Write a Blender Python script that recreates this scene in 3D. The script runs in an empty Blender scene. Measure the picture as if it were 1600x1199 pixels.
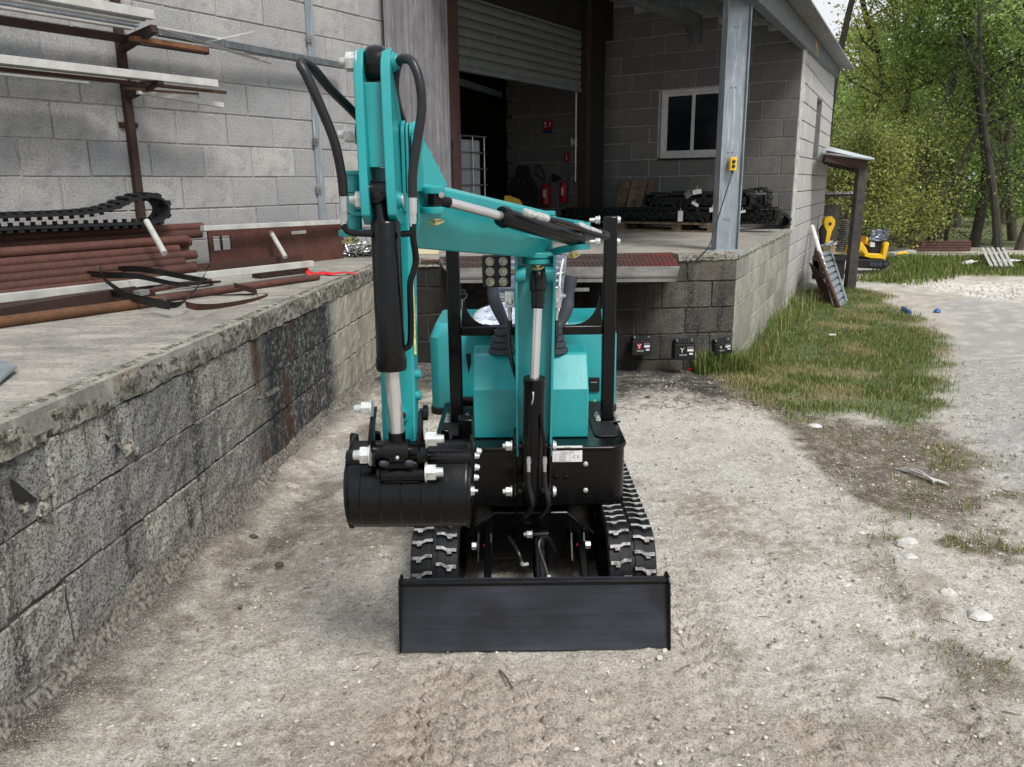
import bpy, math, random
import numpy as np
from mathutils import Vector, Matrix, Quaternion
random.seed(7); rng = np.random.default_rng(11)
SC = bpy.context.scene
COL = SC.collection
R = math.radians
# ------------------------------------------------------------------ camera
CAM_H = 1.6; FPX = 1242.6; PITCH = R(14.095); ROLL = R(-0.6016)
_cp, _sp, _cr, _sr = math.cos(PITCH), math.sin(PITCH), math.cos(ROLL), math.sin(ROLL)
CM = np.array([[_cr, -_sr, 0], [_sr, _cr, 0], [0, 0, 1]]) @ np.array([[1, 0, 0], [0, -_sp, -_cp], [0, _cp, -_sp]])
cam = bpy.data.objects.new('camera', bpy.data.cameras.new('camera')); COL.objects.link(cam)
cx, cy, cz = CM.T @ [1, 0, 0], -(CM.T @ [0, 1, 0]), -(CM.T @ [0, 0, 1])
cam.matrix_world = Matrix(((cx[0], cy[0], cz[0], 0), (cx[1], cy[1], cz[1], 0), (cx[2], cy[2], cz[2], CAM_H), (0, 0, 0, 1)))
cam.data.sensor_width = 36; cam.data.lens = FPX / 1600 * 36
cam.data.clip_start = 0.05; cam.data.clip_end = 1000
SC.camera = cam
# ------------------------------------------------------------------ sky, sun, exposure
SUN_EL, SUN_AZ = R(52), R(150)          # azimuth from +Y towards +X
world = bpy.data.worlds.new('World'); SC.world = world; world.use_nodes = True
wt = world.node_tree; wt.nodes.clear()
def wn(t, **k):
    n = wt.nodes.new(t)
    for a, b in k.items(): setattr(n, a, b)
    return n
sky = wn('ShaderNodeTexSky', sky_type='NISHITA', sun_disc=False, sun_elevation=SUN_EL, sun_rotation=SUN_AZ, dust_density=2.0, air_density=1.0)
geo = wn('ShaderNodeTexCoord'); nz = wn('ShaderNodeTexNoise'); nz.inputs['Scale'].default_value = 2.2; nz.inputs['Detail'].default_value = 6; nz.inputs['Roughness'].default_value = .55
mp = wn('ShaderNodeMapping'); mp.inputs['Scale'].default_value = (1, 1, 2.6); mp.inputs['Location'].default_value = (1.3, .4, .2)
wt.links.new(geo.outputs['Generated'], mp.inputs[0]); wt.links.new(mp.outputs[0], nz.inputs[0])
rmp = wn('ShaderNodeValToRGB'); rmp.color_ramp.elements[0].position = .32; rmp.color_ramp.elements[0].color = (.35, .35, .35, 1); rmp.color_ramp.elements[1].position = .55
wt.links.new(nz.outputs[0], rmp.inputs[0])
cl = wn('ShaderNodeMix', data_type='RGBA'); cl.inputs[7].default_value = (8.0, 8.3, 8.7, 1)
wt.links.new(rmp.outputs[0], cl.inputs[0]); wt.links.new(sky.outputs[0], cl.inputs[6])
bg = wn('ShaderNodeBackground'); bg.inputs['Strength'].default_value = 0.078
wo = wn('ShaderNodeOutputWorld')
wt.links.new(cl.outputs[2], bg.inputs[0]); wt.links.new(bg.outputs[0], wo.inputs[0])
sun = bpy.data.objects.new('sun', bpy.data.lights.new('sun', 'SUN')); COL.objects.link(sun)
sun.data.energy = 2.3; sun.data.angle = R(18); sun.data.color = (1, .965, .92)
sd = Vector((math.sin(SUN_AZ) * math.cos(SUN_EL), math.cos(SUN_AZ) * math.cos(SUN_EL), math.sin(SUN_EL)))
sun.rotation_euler = sd.to_track_quat('Z', 'Y').to_euler()
SC.view_settings.view_transform = 'Standard'; SC.view_settings.look = 'None'
SC.view_settings.exposure = 0.50; SC.view_settings.gamma = 1; SC.view_settings.use_curve_mapping = False

# ------------------------------------------------------------------ measuring helpers (photo pixel -> point of the place)
CP = np.array([0, 0, CAM_H])
def _ray(x, y): return CM.T @ np.array([x - 800, y - 599.5, FPX])
def atY(x, y, Y): d = _ray(x, y); return Vector(CP + d * Y / d[1])
def atZ(x, y, z): d = _ray(x, y); return Vector(CP + d * (z - CAM_H) / d[2])
DZ = 0.94                                # loading dock height
class Frame:                             # a vertical wall plane: x along it, y into the wall, z up
    def __init__(s, p, az):
        a = R(az); s.o = Vector((p[0], p[1], 0)); s.u = Vector((math.sin(a), math.cos(a), 0)); s.n = Vector((-math.cos(a), math.sin(a), 0)); s.rot = math.pi / 2 - a
    def w(s, u, d, z): return s.o + s.u * u - s.n * d + Vector((0, 0, z))    # d = distance out of the wall towards the viewer
    def px(s, x, y, d=0):
        r = Vector(_ray(x, y)); c = Vector(CP); o = s.o - s.n * d
        p = c + r * ((o - c).dot(s.n) / r.dot(s.n)); q = p - s.o
        return q.dot(s.u), p.z
# ------------------------------------------------------------------ numpy noise
def _h(ix, iy, s): 
    v = (ix.astype(np.int64) * 374761393 + iy.astype(np.int64) * 668265263 + s * 974711) & 0xffffffff
    v = ((v ^ (v >> 13)) * 1274126177) & 0xffffffff
    return ((v ^ (v >> 16)) & 0xffff) / 65535.0
def vnoise(x, y, s=0):
    x = np.asarray(x, float); y = np.asarray(y, float)
    ix, iy = np.floor(x), np.floor(y); fx, fy = x - ix, y - iy
    fx = fx * fx * (3 - 2 * fx); fy = fy * fy * (3 - 2 * fy)
    a, b, c, d = _h(ix, iy, s), _h(ix + 1, iy, s), _h(ix, iy + 1, s), _h(ix + 1, iy + 1, s)
    return (a + (b - a) * fx) * (1 - fy) + (c + (d - c) * fx) * fy
def fbm(x, y, s=0, o=4):
    t = 0; a = .5; f = 1
    for k in range(o): t = t + a * vnoise(np.asarray(x) * f, np.asarray(y) * f, s + k); a *= .5; f *= 2.03
    return t / (1 - .5 ** o)
def sst(a, b, x): t = np.clip((np.asarray(x, float) - a) / (b - a), 0, 1); return t * t * (3 - 2 * t)
def gz(x, y):                            # height of the ground
    x = np.asarray(x, float); y = np.asarray(y, float)
    return -.2 * sst(5.2, 8.2, y) * sst(-1.5, 1.2, x) - .12 * sst(2.0, 4.5, x) * sst(2.5, 6, y) * (1 - sst(5.2, 8.2, y))
def atG(x, y):
    z = 0.
    for _ in range(25):
        p = atZ(x, y, z); z = .5 * z + .5 * float(gz(p.x, p.y))
    return atZ(x, y, float(gz(p.x, p.y)))
# ------------------------------------------------------------------ object helpers
def tag(o, label=None, cat=None, group=None, kind=None):
    if label: o['label'] = label
    if cat: o['category'] = cat
    if group: o['group'] = group
    if kind: o['kind'] = kind
    return o
OFF = {}
def thing(name, label, cat, loc=(0, 0, 0), rotz=0, group=None, local=False):
    o = bpy.data.objects.new(name, None); COL.objects.link(o); o.empty_display_size = .1
    o.location = loc; o.rotation_euler = (0, 0, rotz); tag(o, label, cat, group)
    OFF[o.name] = Vector((0, 0, 0)) if local else Vector(loc)
    return o
def catmull(P, n=8, closed=False):
    P = [Vector(p) for p in P]
    if len(P) < 3: return P
    Q = ([P[-1]] + P + [P[0], P[1]]) if closed else ([P[0] * 2 - P[1]] + P + [P[-1] * 2 - P[-2]])
    out = []
    for i in range(1, len(Q) - 2):
        a, b, c, d = Q[i - 1:i + 3]
        for k in range(n):
            t = k / n
            out.append(.5 * ((2 * b) + (c - a) * t + (2 * a - 5 * b + 4 * c - d) * t * t + (3 * b - a - 3 * c + d) * t ** 3))
    if not closed: out.append(P[-1])
    return out
class MB:
    def __init__(s): s.v = []; s.f = []; s.col = []
    def add(s, vs, fs):
        k = len(s.v); s.v += [Vector(v) for v in vs]; s.f += [tuple(i + k for i in f) for f in fs]; return s
    def box(s, c, size, M=None):
        x, y, z = [q / 2 for q in size]; c = Vector(c)
        vs = [Vector((a * x, b * y, d * z)) for d in (-1, 1) for b in (-1, 1) for a in (-1, 1)]
        if M is not None: vs = [M @ v for v in vs]
        return s.add([c + v for v in vs], [(0, 2, 3, 1), (4, 5, 7, 6), (0, 1, 5, 4), (2, 6, 7, 3), (0, 4, 6, 2), (1, 3, 7, 5)])
    def bx(s, x0, x1, y0, y1, z0, z1): return s.box(((x0 + x1) / 2, (y0 + y1) / 2, (z0 + z1) / 2), (abs(x1 - x0), abs(y1 - y0), abs(z1 - z0)))
    def bar(s, p0, p1, w, h, up=(0, 0, 1)):
        p0, p1 = Vector(p0), Vector(p1); d = (p1 - p0); L = d.length; d.normalize(); up = Vector(up)
        x = d.cross(up)
        if x.length < 1e-4: x = d.cross(Vector((0, 1, 0)))
        x.normalize(); y = x.cross(d).normalized()
        M = Matrix((x, d, y)).transposed()
        return s.box((p0 + p1) / 2, (w, L, h), M)
    def cyl(s, p0, p1, r0, r1=None, n=16, caps=True, ph=0):
        r1 = r0 if r1 is None else r1; p0, p1 = Vector(p0), Vector(p1); d = (p1 - p0).normalized()
        x = d.orthogonal().normalized(); y = d.cross(x)
        vs = [p + (x * math.cos(2 * math.pi * (i + ph) / n) + y * math.sin(2 * math.pi * (i + ph) / n)) * r for p, r in ((p0, r0), (p1, r1)) for i in range(n)]
        fs = [(i, (i + 1) % n, n + (i + 1) % n, n + i) for i in range(n)]
        if caps: fs += [tuple(range(n - 1, -1, -1)), tuple(range(n, 2 * n))]
        return s.add(vs, fs)
    def rings(s, path, radii, n=10, caps=True):
        P = [Vector(p) for p in path]; vs = []; fs = []
        t = (P[1] - P[0]).normalized(); x = t.orthogonal().normalized()
        for i, p in enumerate(P):
            t = (P[min(i + 1, len(P) - 1)] - P[max(i - 1, 0)]).normalized()
            x = (x - t * x.dot(t)).normalized(); y = t.cross(x); r = radii[i] if hasattr(radii, '__len__') else radii
            vs += [p + (x * math.cos(2 * math.pi * k / n) + y * math.sin(2 * math.pi * k / n)) * r for k in range(n)]
        for i in range(len(P) - 1):
            fs += [(i * n + k, i * n + (k + 1) % n, (i + 1) * n + (k + 1) % n, (i + 1) * n + k) for k in range(n)]
        if caps: fs += [tuple(range(n - 1, -1, -1)), tuple((len(P) - 1) * n + k for k in range(n))]
        return s.add(vs, fs)
    def tube(s, pts, r, n=10, seg=8): return s.rings(catmull(pts, seg), r, n)
    def lathe(s, p, ax, prof, n=20):     # prof: list of (distance along axis, radius)
        p = Vector(p); ax = Vector(ax).normalized()
        return s.rings_ax([p + ax * a for a, _ in prof], ax, [b for _, b in prof], n)
    def rings_ax(s, P, ax, rad, n):
        x = ax.orthogonal().normalized(); y = ax.cross(x); vs = []; fs = []
        for p, r in zip(P, rad): vs += [p + (x * math.cos(2 * math.pi * k / n) + y * math.sin(2 * math.pi * k / n)) * r for k in range(n)]
        for i in range(len(P) - 1): fs += [(i * n + k, i * n + (k + 1) % n, (i + 1) * n + (k + 1) % n, (i + 1) * n + k) for k in range(n)]
        fs += [tuple(range(n - 1, -1, -1)), tuple((len(P) - 1) * n + k for k in range(n))]
        return s.add(vs, fs)
    def prism(s, poly, thick):           # poly: list of 3-D points in one plane, thick: vector
        P = [Vector(p) for p in poly]; T = Vector(thick); n = len(P)
        nn = Vector((0, 0, 0))
        for i in range(n): nn += P[i].cross(P[(i + 1) % n])
        if nn.dot(T) > 0: P.reverse()
        return s.add(P + [p + T for p in P], [tuple(range(n)), tuple(range(2 * n - 1, n - 1, -1))] + [(i, n + i, n + (i + 1) % n, (i + 1) % n) for i in range(n)])
    def nut(s, p, ax, r=.018, h=.02, bolt=.02, br=.010):  # hexagon nut with bolt end sticking out along ax
        p = Vector(p); ax = Vector(ax).normalized()
        s.cyl(p, p + ax * .004, r * 1.18, n=16)
        s.cyl(p + ax * .004, p + ax * (.004 + h), r, n=6)
        if bolt: s.cyl(p + ax * (.003 + h), p + ax * (h + bolt), br, br * .85, n=12)
        return s
    def grid(s, fn, nu, nv):
        return s.add([fn(i / nu, j / nv) for j in range(nv + 1) for i in range(nu + 1)],
                     [(j * (nu + 1) + i, j * (nu + 1) + i + 1, (j + 1) * (nu + 1) + i + 1, (j + 1) * (nu + 1) + i) for j in range(nv) for i in range(nu)])
    def mesh(s, name, off=Vector((0, 0, 0)), ang=35):
        m = bpy.data.meshes.new(name); m.from_pydata([v - off for v in s.v], [], s.f)
        m.polygons.foreach_set('use_smooth', [ang > 0] * len(m.polygons))
        if ang > 0: m.set_sharp_from_angle(angle=R(ang))
        return m
    def groups(s, tol=.003):
        n = len(s.v); par = list(range(n))
        def find(a):
            while par[a] != a: par[a] = par[par[a]]; a = par[a]
            return a
        for f in s.f:
            a = find(f[0])
            for b in f[1:]: par[find(b)] = a
        comp = {}
        for i in range(n): comp.setdefault(find(i), []).append(i)
        bb = []
        for k, L in comp.items():
            c = np.array([s.v[i] for i in L]); bb.append([c.min(0) - tol, c.max(0) + tol, [k]])
        ch = True
        while ch:
            ch = False; out = []
            for b in bb:
                for o in out:
                    if (b[0] <= o[1]).all() and (o[0] <= b[1]).all():
                        o[0] = np.minimum(o[0], b[0]); o[1] = np.maximum(o[1], b[1]); o[2] += b[2]; ch = True; break
                else: out.append(b)
            bb = out
        if len(bb) < 2: return [s]
        gid = {k: g for g, b in enumerate(bb) for k in b[2]}; res = [MB() for _ in bb]; mp = {}
        for i in range(n):
            r_ = res[gid[find(i)]]; mp[i] = len(r_.v); r_.v.append(s.v[i])
        for f in s.f: res[gid[find(f[0])]].f.append(tuple(mp[i] for i in f))
        return res
    def build(s, name, mat, parent=None, ang=35, bev=0, local=False, split=True, **kw):
        if parent is not None and split and 8 < len(s.v) < 3000 and kw.get('kind') != 'stuff':
            g = s.groups()
            if len(g) > 1:
                obs = [q.build(name, mat, parent, ang, bev, local, False, **kw) for q in g]; return obs[0]
        off = Vector((0, 0, 0))
        if parent is not None:
            root = parent
            while root.parent: root = root.parent
            off = OFF.get(root.name, Vector((0, 0, 0)))
        o = bpy.data.objects.new(name, s.mesh(name, off, ang)); COL.objects.link(o)
        if mat: o.data.materials.append(mat)
        if parent is not None: o.parent = parent
        if bev:
            b = o.modifiers.new('bevel', 'BEVEL'); b.width = bev; b.segments = 2; b.limit_method = 'ANGLE'; b.angle_limit = R(40); b.harden_normals = False
        tag(o, **kw)
        return o
def solo(mb, name, mat, label, cat, group=None, base=None, ang=35, bev=0, kind=None):
    o = mb.build(name, mat, None, ang, bev)
    if base is not None:
        b = Vector(base); o.data.transform(Matrix.Translation(-b)); o.location = b
    return tag(o, label, cat, group, kind)
def copy_tree(o, parent=None):
    c = o.copy(); COL.objects.link(c)
    if parent is not None: c.parent = parent
    for ch in list(o.children): copy_tree(ch, c)
    return c
# ------------------------------------------------------------------ materials
class NT:
    def __init__(s, name):
        s.m = bpy.data.materials.new(name); s.m.use_nodes = True; s.t = s.m.node_tree
        s.b = s.t.nodes['Principled BSDF']; s.out = s.t.nodes['Material Output']
        s.tc = s.n('ShaderNodeTexCoord'); s.g = s.n('ShaderNodeNewGeometry')
    def n(s, t, **k):
        n = s.t.nodes.new(t)
        for a, b in k.items(): setattr(n, a, b)
        return n
    def l(s, a, b): s.t.links.new(a, b)
    def pos(s, scale=(1, 1, 1), src='Object', loc=(0, 0, 0)):
        mp = s.n('ShaderNodeMapping'); mp.inputs['Scale'].default_value = scale; mp.inputs['Location'].default_value = loc
        s.l(s.g.outputs['Position'] if src == 'World' else s.tc.outputs[src], mp.inputs[0]); return mp.outputs[0]
    def noise(s, scale, detail=4, rough=.6, vec=None, dist=0):
        n = s.n('ShaderNodeTexNoise'); n.inputs['Scale'].default_value = scale; n.inputs['Detail'].default_value = detail; n.inputs['Roughness'].default_value = rough; n.inputs['Distortion'].default_value = dist
        if vec is not None: s.l(vec, n.inputs[0])
        return n.outputs[0]
    def voro(s, scale, vec=None, feature='F1', out='Distance'):
        n = s.n('ShaderNodeTexVoronoi', feature=feature); n.inputs['Scale'].default_value = scale
        if vec is not None: s.l(vec, n.inputs[0])
        return n.outputs[out]
    def ramp(s, x, a, b, ca=(0, 0, 0), cb=(1, 1, 1)):
        r = s.n('ShaderNodeValToRGB'); e = r.color_ramp.elements
        e[0].position = a; e[1].position = b; e[0].color = (*ca, 1); e[1].color = (*cb, 1)
        s.l(x, r.inputs[0]); return r.outputs[0]
    def val(s, x, ins=None):
        return x
    def math(s, op, a, b=None, c=None):
        n = s.n('ShaderNodeMath', operation=op)
        for i, q in enumerate((a, b, c)):
            if q is None: continue
            if isinstance(q, (int, float)): n.inputs[i].default_value = q
            else: s.l(q, n.inputs[i])
        return n.outputs[0]
    def mix(s, f, a, b, mode='MIX'):
        n = s.n('ShaderNodeMix', data_type='RGBA', blend_type=mode)
        for i, q in ((0, f), (6, a), (7, b)):
            if isinstance(q, (int, float)): n.inputs[i].default_value = q
            elif isinstance(q, tuple): n.inputs[i].default_value = (*q, 1)
            else: s.l(q, n.inputs[i])
        return n.outputs[2]
    def rand(s):
        n = s.n('ShaderNodeObjectInfo'); return n.outputs['Random']
    def attr(s, name):
        n = s.n('ShaderNodeAttribute'); n.attribute_name = name; return n.outputs['Color']
    def bump(s, h, strength=.3, dist=.01):
        n = s.n('ShaderNodeBump'); n.inputs['Strength'].default_value = strength; n.inputs['Distance'].default_value = dist
        s.l(h, n.inputs['Height']); s.l(n.outputs[0], s.b.inputs['Normal']); return n
    def col(s, x): 
        if isinstance(x, tuple): s.b.inputs['Base Color'].default_value = (*x, 1)
        else: s.l(x, s.b.inputs['Base Color'])
    def set(s, rough=None, metal=None, spec=None, coat=None):
        if rough is not None:
            if isinstance(rough, (int, float)): s.b.inputs['Roughness'].default_value = rough
            else: s.l(rough, s.b.inputs['Roughness'])
        if metal is not None: s.b.inputs['Metallic'].default_value = metal
        if spec is not None: s.b.inputs['Specular IOR Level'].default_value = spec
        if coat is not None: s.b.inputs['Coat Weight'].default_value = coat; s.b.inputs['Coat Roughness'].default_value = .12
def simple(name, c, rough=.5, metal=0, var=.15, scale=8, bump=0, bscale=60, c2=None, coat=None, spec=None, src='Object', rv=0):
    t = NT(name); v = t.pos(src=src)
    n = t.noise(scale, 5, .6, v)
    c2 = c2 or tuple(q * (1 - var) for q in c); c1 = tuple(min(1, q * (1 + var)) for q in c)
    cc = t.mix(t.ramp(n, .35, .65), c2, c1)
    if rv:
        k = t.ramp(t.rand(), 0, 1, (1 - rv,) * 3, (1 + rv,) * 3); cc = t.mix(1.0, cc, k, 'MULTIPLY')
    t.col(cc)
    rr = t.ramp(t.noise(scale * 3, 4, .6, v), .3, .7, (max(0, rough - .08),) * 3, (min(1, rough + .1),) * 3)
    t.set(rr, metal, spec, coat)
    if bump: t.bump(t.noise(bscale, 4, .7, v), bump, .004)
    return t.m
M = {}
M['teal'] = simple('teal_paint', (.014, .295, .305), .34, 0, .12, 3, .08, 60, coat=.25)
M['black'] = simple('black_paint', (.0022, .0022, .0026), .24, 0, .3, 6, .10, 45, spec=.32)
M['black_matt'] = simple('black_matt', (.005, .005, .0055), .6, 0, .3, 9, .1, 50)
M['blade'] = simple('blade_steel', (.017, .018, .022), .42, .3, .35, 4, .12, 35)
M['rubber'] = simple('rubber', (.011, .0115, .013), .6, 0, .25, 14, .25, 70, spec=.35)
M['hose'] = simple('hose', (.008, .008, .010), .42, 0, .2, 20, .1, 120)
M['boot'] = simple('boot_plastic', (.035, .042, .055), .55, 0, .15, 20, .1, 80)
M['chrome'] = simple('chrome', (.72, .72, .73), .16, 1, .05, 6)
M['rod'] = simple('piston_rod', (.62, .61, .60), .22, .75, .04, 5)
M['zinc'] = simple('zinc_nut', (.58, .60, .58), .36, .55, .22, 60, .12, 120)
M['brass'] = simple('brass_zinc', (.55, .47, .22), .35, .8, .3, 40)
M['white'] = simple('white_paint', (.74, .75, .74), .45, 0, .08, 12, .05)
M['yellow'] = simple('yellow_paint', (.80, .50, .01), .35, 0, .12, 6)
M['red'] = simple('red_paint', (.45, .015, .02), .35, 0, .2, 10)
M['redcloth'] = simple('red_strap', (.62, .015, .02), .7, 0, .2, 20, .2)
M['label'] = simple('label_paper', (.74, .74, .72), .5, 0, .04, 14)
M['ink'] = simple('ink', (.02, .02, .02), .5)
M['greenlabel'] = simple('green_yellow_label', (.25, .55, .15), .5, 0, .2, 20)
M['cream'] = simple('cream_plastic', (.66, .62, .42), .5, 0, .06, 6)
M['wood'] = simple('grey_wood', (.17, .125, .08), .8, 0, .4, 10, .3, 40, rv=.25)
M['post_wood'] = simple('post_wood', (.050, .044, .040), .85, 0, .35, 9, .4, 40)
M['lens'] = simple('lamp_lens', (.42, .38, .27), .12, 0, .35, 30, coat=1.0)
M['darkglass'] = simple('dark_glass', (.012, .014, .017), .12, 0, .2, 3)
M['pvc'] = simple('pvc_frame', (.62, .62, .61), .4, 0, .1, 9)
M['plastic_bag'] = simple('plastic_wrap', (.52, .57, .66), .22, 0, .25, 12, .9, 26, c2=(.30, .34, .42), coat=.6)
M['pants'] = simple('clear_cover', (.17, .19, .24), .3, 0, .35, 14, .7, 22, coat=.5)
M['dirtysteel'] = simple('dull_steel', (.20, .19, .18), .6, .4, .3, 5, .1)
M['silver'] = simple('silver', (.55, .56, .57), .35, .8, .15, 8)
M['chair_red'] = simple('dark_fabric', (.010, .010, .012), .9)
def rust(name, a, b, rough=.8, sc=7):
    t = NT(name); v = t.pos()
    n = t.noise(sc, 7, .7, v); m = t.noise(sc * 9, 4, .7, v)
    c = t.mix(t.ramp(n, .35, .68), a, b); c = t.mix(t.ramp(m, .45, .8), c, tuple(q * .45 for q in a)); c = t.mix(1.0, c, t.ramp(t.rand(), 0, 1, (.65, .65, .65), (1.35, 1.25, 1.2)), 'MULTIPLY')
    t.col(c); t.set(rough); t.bump(m, .3, .003); return t.m
M['rust'] = rust('rusty_brown_steel', (.060, .024, .018), (.105, .042, .028))
M['rust_dark'] = rust('dark_rust', (.028, .014, .011), (.055, .026, .019))
M['rust_orange'] = rust('orange_rust', (.13, .055, .025), (.22, .095, .035))
def galv(name, base=(.32, .36, .39), dark=(.22, .25, .28), rough=.42, metal=.35, streak=True):
    t = NT(name); v = t.pos(); n = t.noise(6, 6, .65, v); s = t.noise(5, 5, .6, t.pos((9, 9, .7)))
    c = t.mix(t.ramp(n, .3, .7), dark, base)
    if streak: c = t.mix(t.ramp(s, .52, .75), c, tuple(min(1, q * 1.55) for q in base))
    c = t.mix(t.ramp(t.noise(30, 3, .5, v), .72, .8), c, (.12, .07, .04))
    t.col(c); t.set(rough, metal); t.bump(n, .1, .003); return t.m
M['galv'] = galv('galvanised_steel')
M['galv_dark'] = galv('weathered_beam', (.13, .15, .16), (.08, .09, .10), .6, .2)
M['alu'] = galv('dirty_white_profile', (.60, .60, .57), (.36, .36, .34), .55, .1, False)
M['roofsheet'] = galv('roof_sheet', (.30, .29, .28), (.20, .20, .20), .55, .2)
M['cladding'] = galv('grey_cladding', (.20, .195, .205), (.14, .136, .145), .55, .1)
M['shutter'] = galv('shutter_slats', (.115, .125, .125), (.085, .095, .095), .6, .2)
def block_mat(name, base, dark, warm, speck=.35, grime=0, bump=.5):
    t = NT(name); v = t.pos(); w = t.pos(src='World')
    big = t.noise(2.1, 4, .6, w); fine = t.noise(75, 3, .75, v); por = t.voro(110, v)
    c = t.mix(t.ramp(big, .35, .65), base, warm)
    r = t.rand(); c = t.mix(1.0, c, t.ramp(r, 0, 1, ((.66, .67, .69) if grime else (.80, .81, .84)), ((1.2, 1.18, 1.12) if grime else (1.10, 1.08, 1.04))), 'MULTIPLY')
    c = t.mix(t.ramp(t.noise(9, 4, .6, v), .42, .7), c, tuple(q * .82 for q in base))
    c = t.mix(t.math('MULTIPLY', t.ramp(fine, .50, .58), speck), c, dark)
    c = t.mix(t.math('MULTIPLY', t.ramp(t.noise(55, 3, .7, v), .6, .68), speck * .6), c, tuple(min(1, q * 1.5) for q in base))
    if grime:
        st = t.noise(1.0, 6, .65, t.pos((7, 7, .8), 'World')); m = t.ramp(st, .49, .60)
        sp = t.ramp(t.noise(48, 4, .8, w), .44, .52)
        c = t.mix(t.math('MULTIPLY', t.math('MULTIPLY', m, sp), grime), c, (.025, .026, .025))
        c = t.mix(t.math('MULTIPLY', t.ramp(t.noise(1.3, 5, .7, w), .5, .66), grime * .55), c, (.055, .053, .046))
        # rust and soot that ran down the far part of the wall, clean yellowish blocks beyond
        sx = t.n('ShaderNodeSeparateXYZ'); t.l(t.g.outputs['Position'], sx.inputs[0]); Y = sx.outputs['Y']; X = sx.outputs['X']
        left = t.math('LESS_THAN', X, -1.0)
        wob = t.math('ADD', Y, t.math('MULTIPLY', t.math('SUBTRACT', t.noise(1.6, 4, .6, w), .5), 1.0))
        soot = t.math('MULTIPLY', t.math('MULTIPLY', t.ramp(t.math('DIVIDE', wob, 10), .40, .425), t.ramp(t.math('DIVIDE', Y, 10), .535, .55, (1, 1, 1), (0, 0, 0))), left)
        c = t.mix(t.math('MULTIPLY', t.math('MULTIPLY', soot, t.ramp(t.noise(26, 5, .8, w), .36, .52)), .92), c, (.014, .016, .020))
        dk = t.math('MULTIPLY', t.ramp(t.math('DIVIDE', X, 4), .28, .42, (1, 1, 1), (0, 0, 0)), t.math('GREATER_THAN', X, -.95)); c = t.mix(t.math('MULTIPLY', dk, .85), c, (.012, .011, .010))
        rs = t.noise(1.0, 4, .6, t.pos((5.5, 5.5, .9), 'World', (3.1, 0, 0)))
        rb = t.math('MULTIPLY', t.math('MULTIPLY', t.ramp(t.math('DIVIDE', Y, 10), .395, .41), t.ramp(t.math('DIVIDE', Y, 10), .50, .51, (1, 1, 1), (0, 0, 0))), left)
        c = t.mix(t.math('MULTIPLY', t.math('MULTIPLY', rb, t.ramp(rs, .52, .60)), .9), c, (.060, .026, .012))
        pale = t.math('MULTIPLY', t.ramp(t.math('DIVIDE', Y, 10), .545, .56), left)
        c = t.mix(t.math('MULTIPLY', pale, t.ramp(t.noise(2.2, 5, .7, t.pos((3, 3, 1.2), 'World')), .3, .6, (.95,) * 3, (.35,) * 3)), c, (.40, .375, .28))
    t.col(c); t.set(.93, 0, .25); t.bump(t.mix(.5, fine, por), bump, .004); return t.m
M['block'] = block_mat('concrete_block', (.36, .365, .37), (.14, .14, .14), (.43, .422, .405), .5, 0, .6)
M['block_dark'] = block_mat('shaded_concrete_block', (.185, .185, .182), (.07, .07, .07), (.205, .196, .18), .25, 0, .35)  # darker copy of the block, with the canopy's shade put into its colour
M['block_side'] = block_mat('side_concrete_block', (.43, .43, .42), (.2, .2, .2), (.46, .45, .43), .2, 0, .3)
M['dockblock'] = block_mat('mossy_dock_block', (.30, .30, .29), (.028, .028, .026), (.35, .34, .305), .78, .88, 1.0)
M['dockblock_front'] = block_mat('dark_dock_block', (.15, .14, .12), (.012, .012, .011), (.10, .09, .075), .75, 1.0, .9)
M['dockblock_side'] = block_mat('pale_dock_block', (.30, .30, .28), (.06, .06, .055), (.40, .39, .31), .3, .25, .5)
M['mortar'] = simple('mortar', (.42, .41, .39), .95, 0, .3, 14, .5, 50)
M['mortar_dark'] = simple('dark_mortar', (.06, .055, .048), .95, 0, .4, 14, .5, 50)
M['mortar_pale'] = simple('pale_mortar', (.17, .17, .165), .95, 0, .2, 14, .4, 50)
def concrete_floor():
    t = NT('dock_concrete'); w = t.pos(src='World'); a = t.noise(1.6, 7, .7, w, .6); s = t.noise(2.2, 6, .7, t.pos((1, 3.2, 1), 'World'))
    f = t.noise(60, 4, .7, w)
    c = t.mix(t.ramp(a, .35, .65), (.20, .19, .17), (.38, .36, .32)); c = t.mix(t.math('MULTIPLY', t.ramp(s, .50, .60), .55), c, (.47, .445, .39))
    c = t.mix(t.math('MULTIPLY', t.ramp(t.noise(3.5, 7, .75, w), .56, .68), .6), c, (.12, .115, .105))
    c = t.mix(t.math('MULTIPLY', t.ramp(f, .52, .60), .5), c, (.10, .10, .095))
    c = t.mix(t.math('MULTIPLY', t.ramp(t.noise(1.3, 5, .7, t.pos(src='World', loc=(4, 7, 0))), .63, .72), .5), c, (.28, .17, .08))
    t.col(c); t.set(.9, 0, .3); t.bump(t.mix(.5, a, f), .5, .008); return t.m
M['dockfloor'] = concrete_floor()
def slabedge():
    t = NT('mossy_slab_edge'); w = t.pos(src='World'); f = t.noise(28, 5, .8, w); b = t.noise(4, 5, .7, w)
    c = t.mix(t.ramp(f, .42, .55), (.045, .042, .032), (.34, .325, .28)); c = t.mix(t.math('MULTIPLY', t.ramp(b, .45, .6), .7), c, (.10, .095, .075))
    t.col(c); t.set(.95, 0, .2); t.bump(f, .9, .01); return t.m
M['slabedge'] = slabedge(); M['footing'] = simple('dirty_footing', (.20, .185, .16), .95, 0, .5, 60, .9, 90, c2=(.04, .037, .03), src='World')
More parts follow.
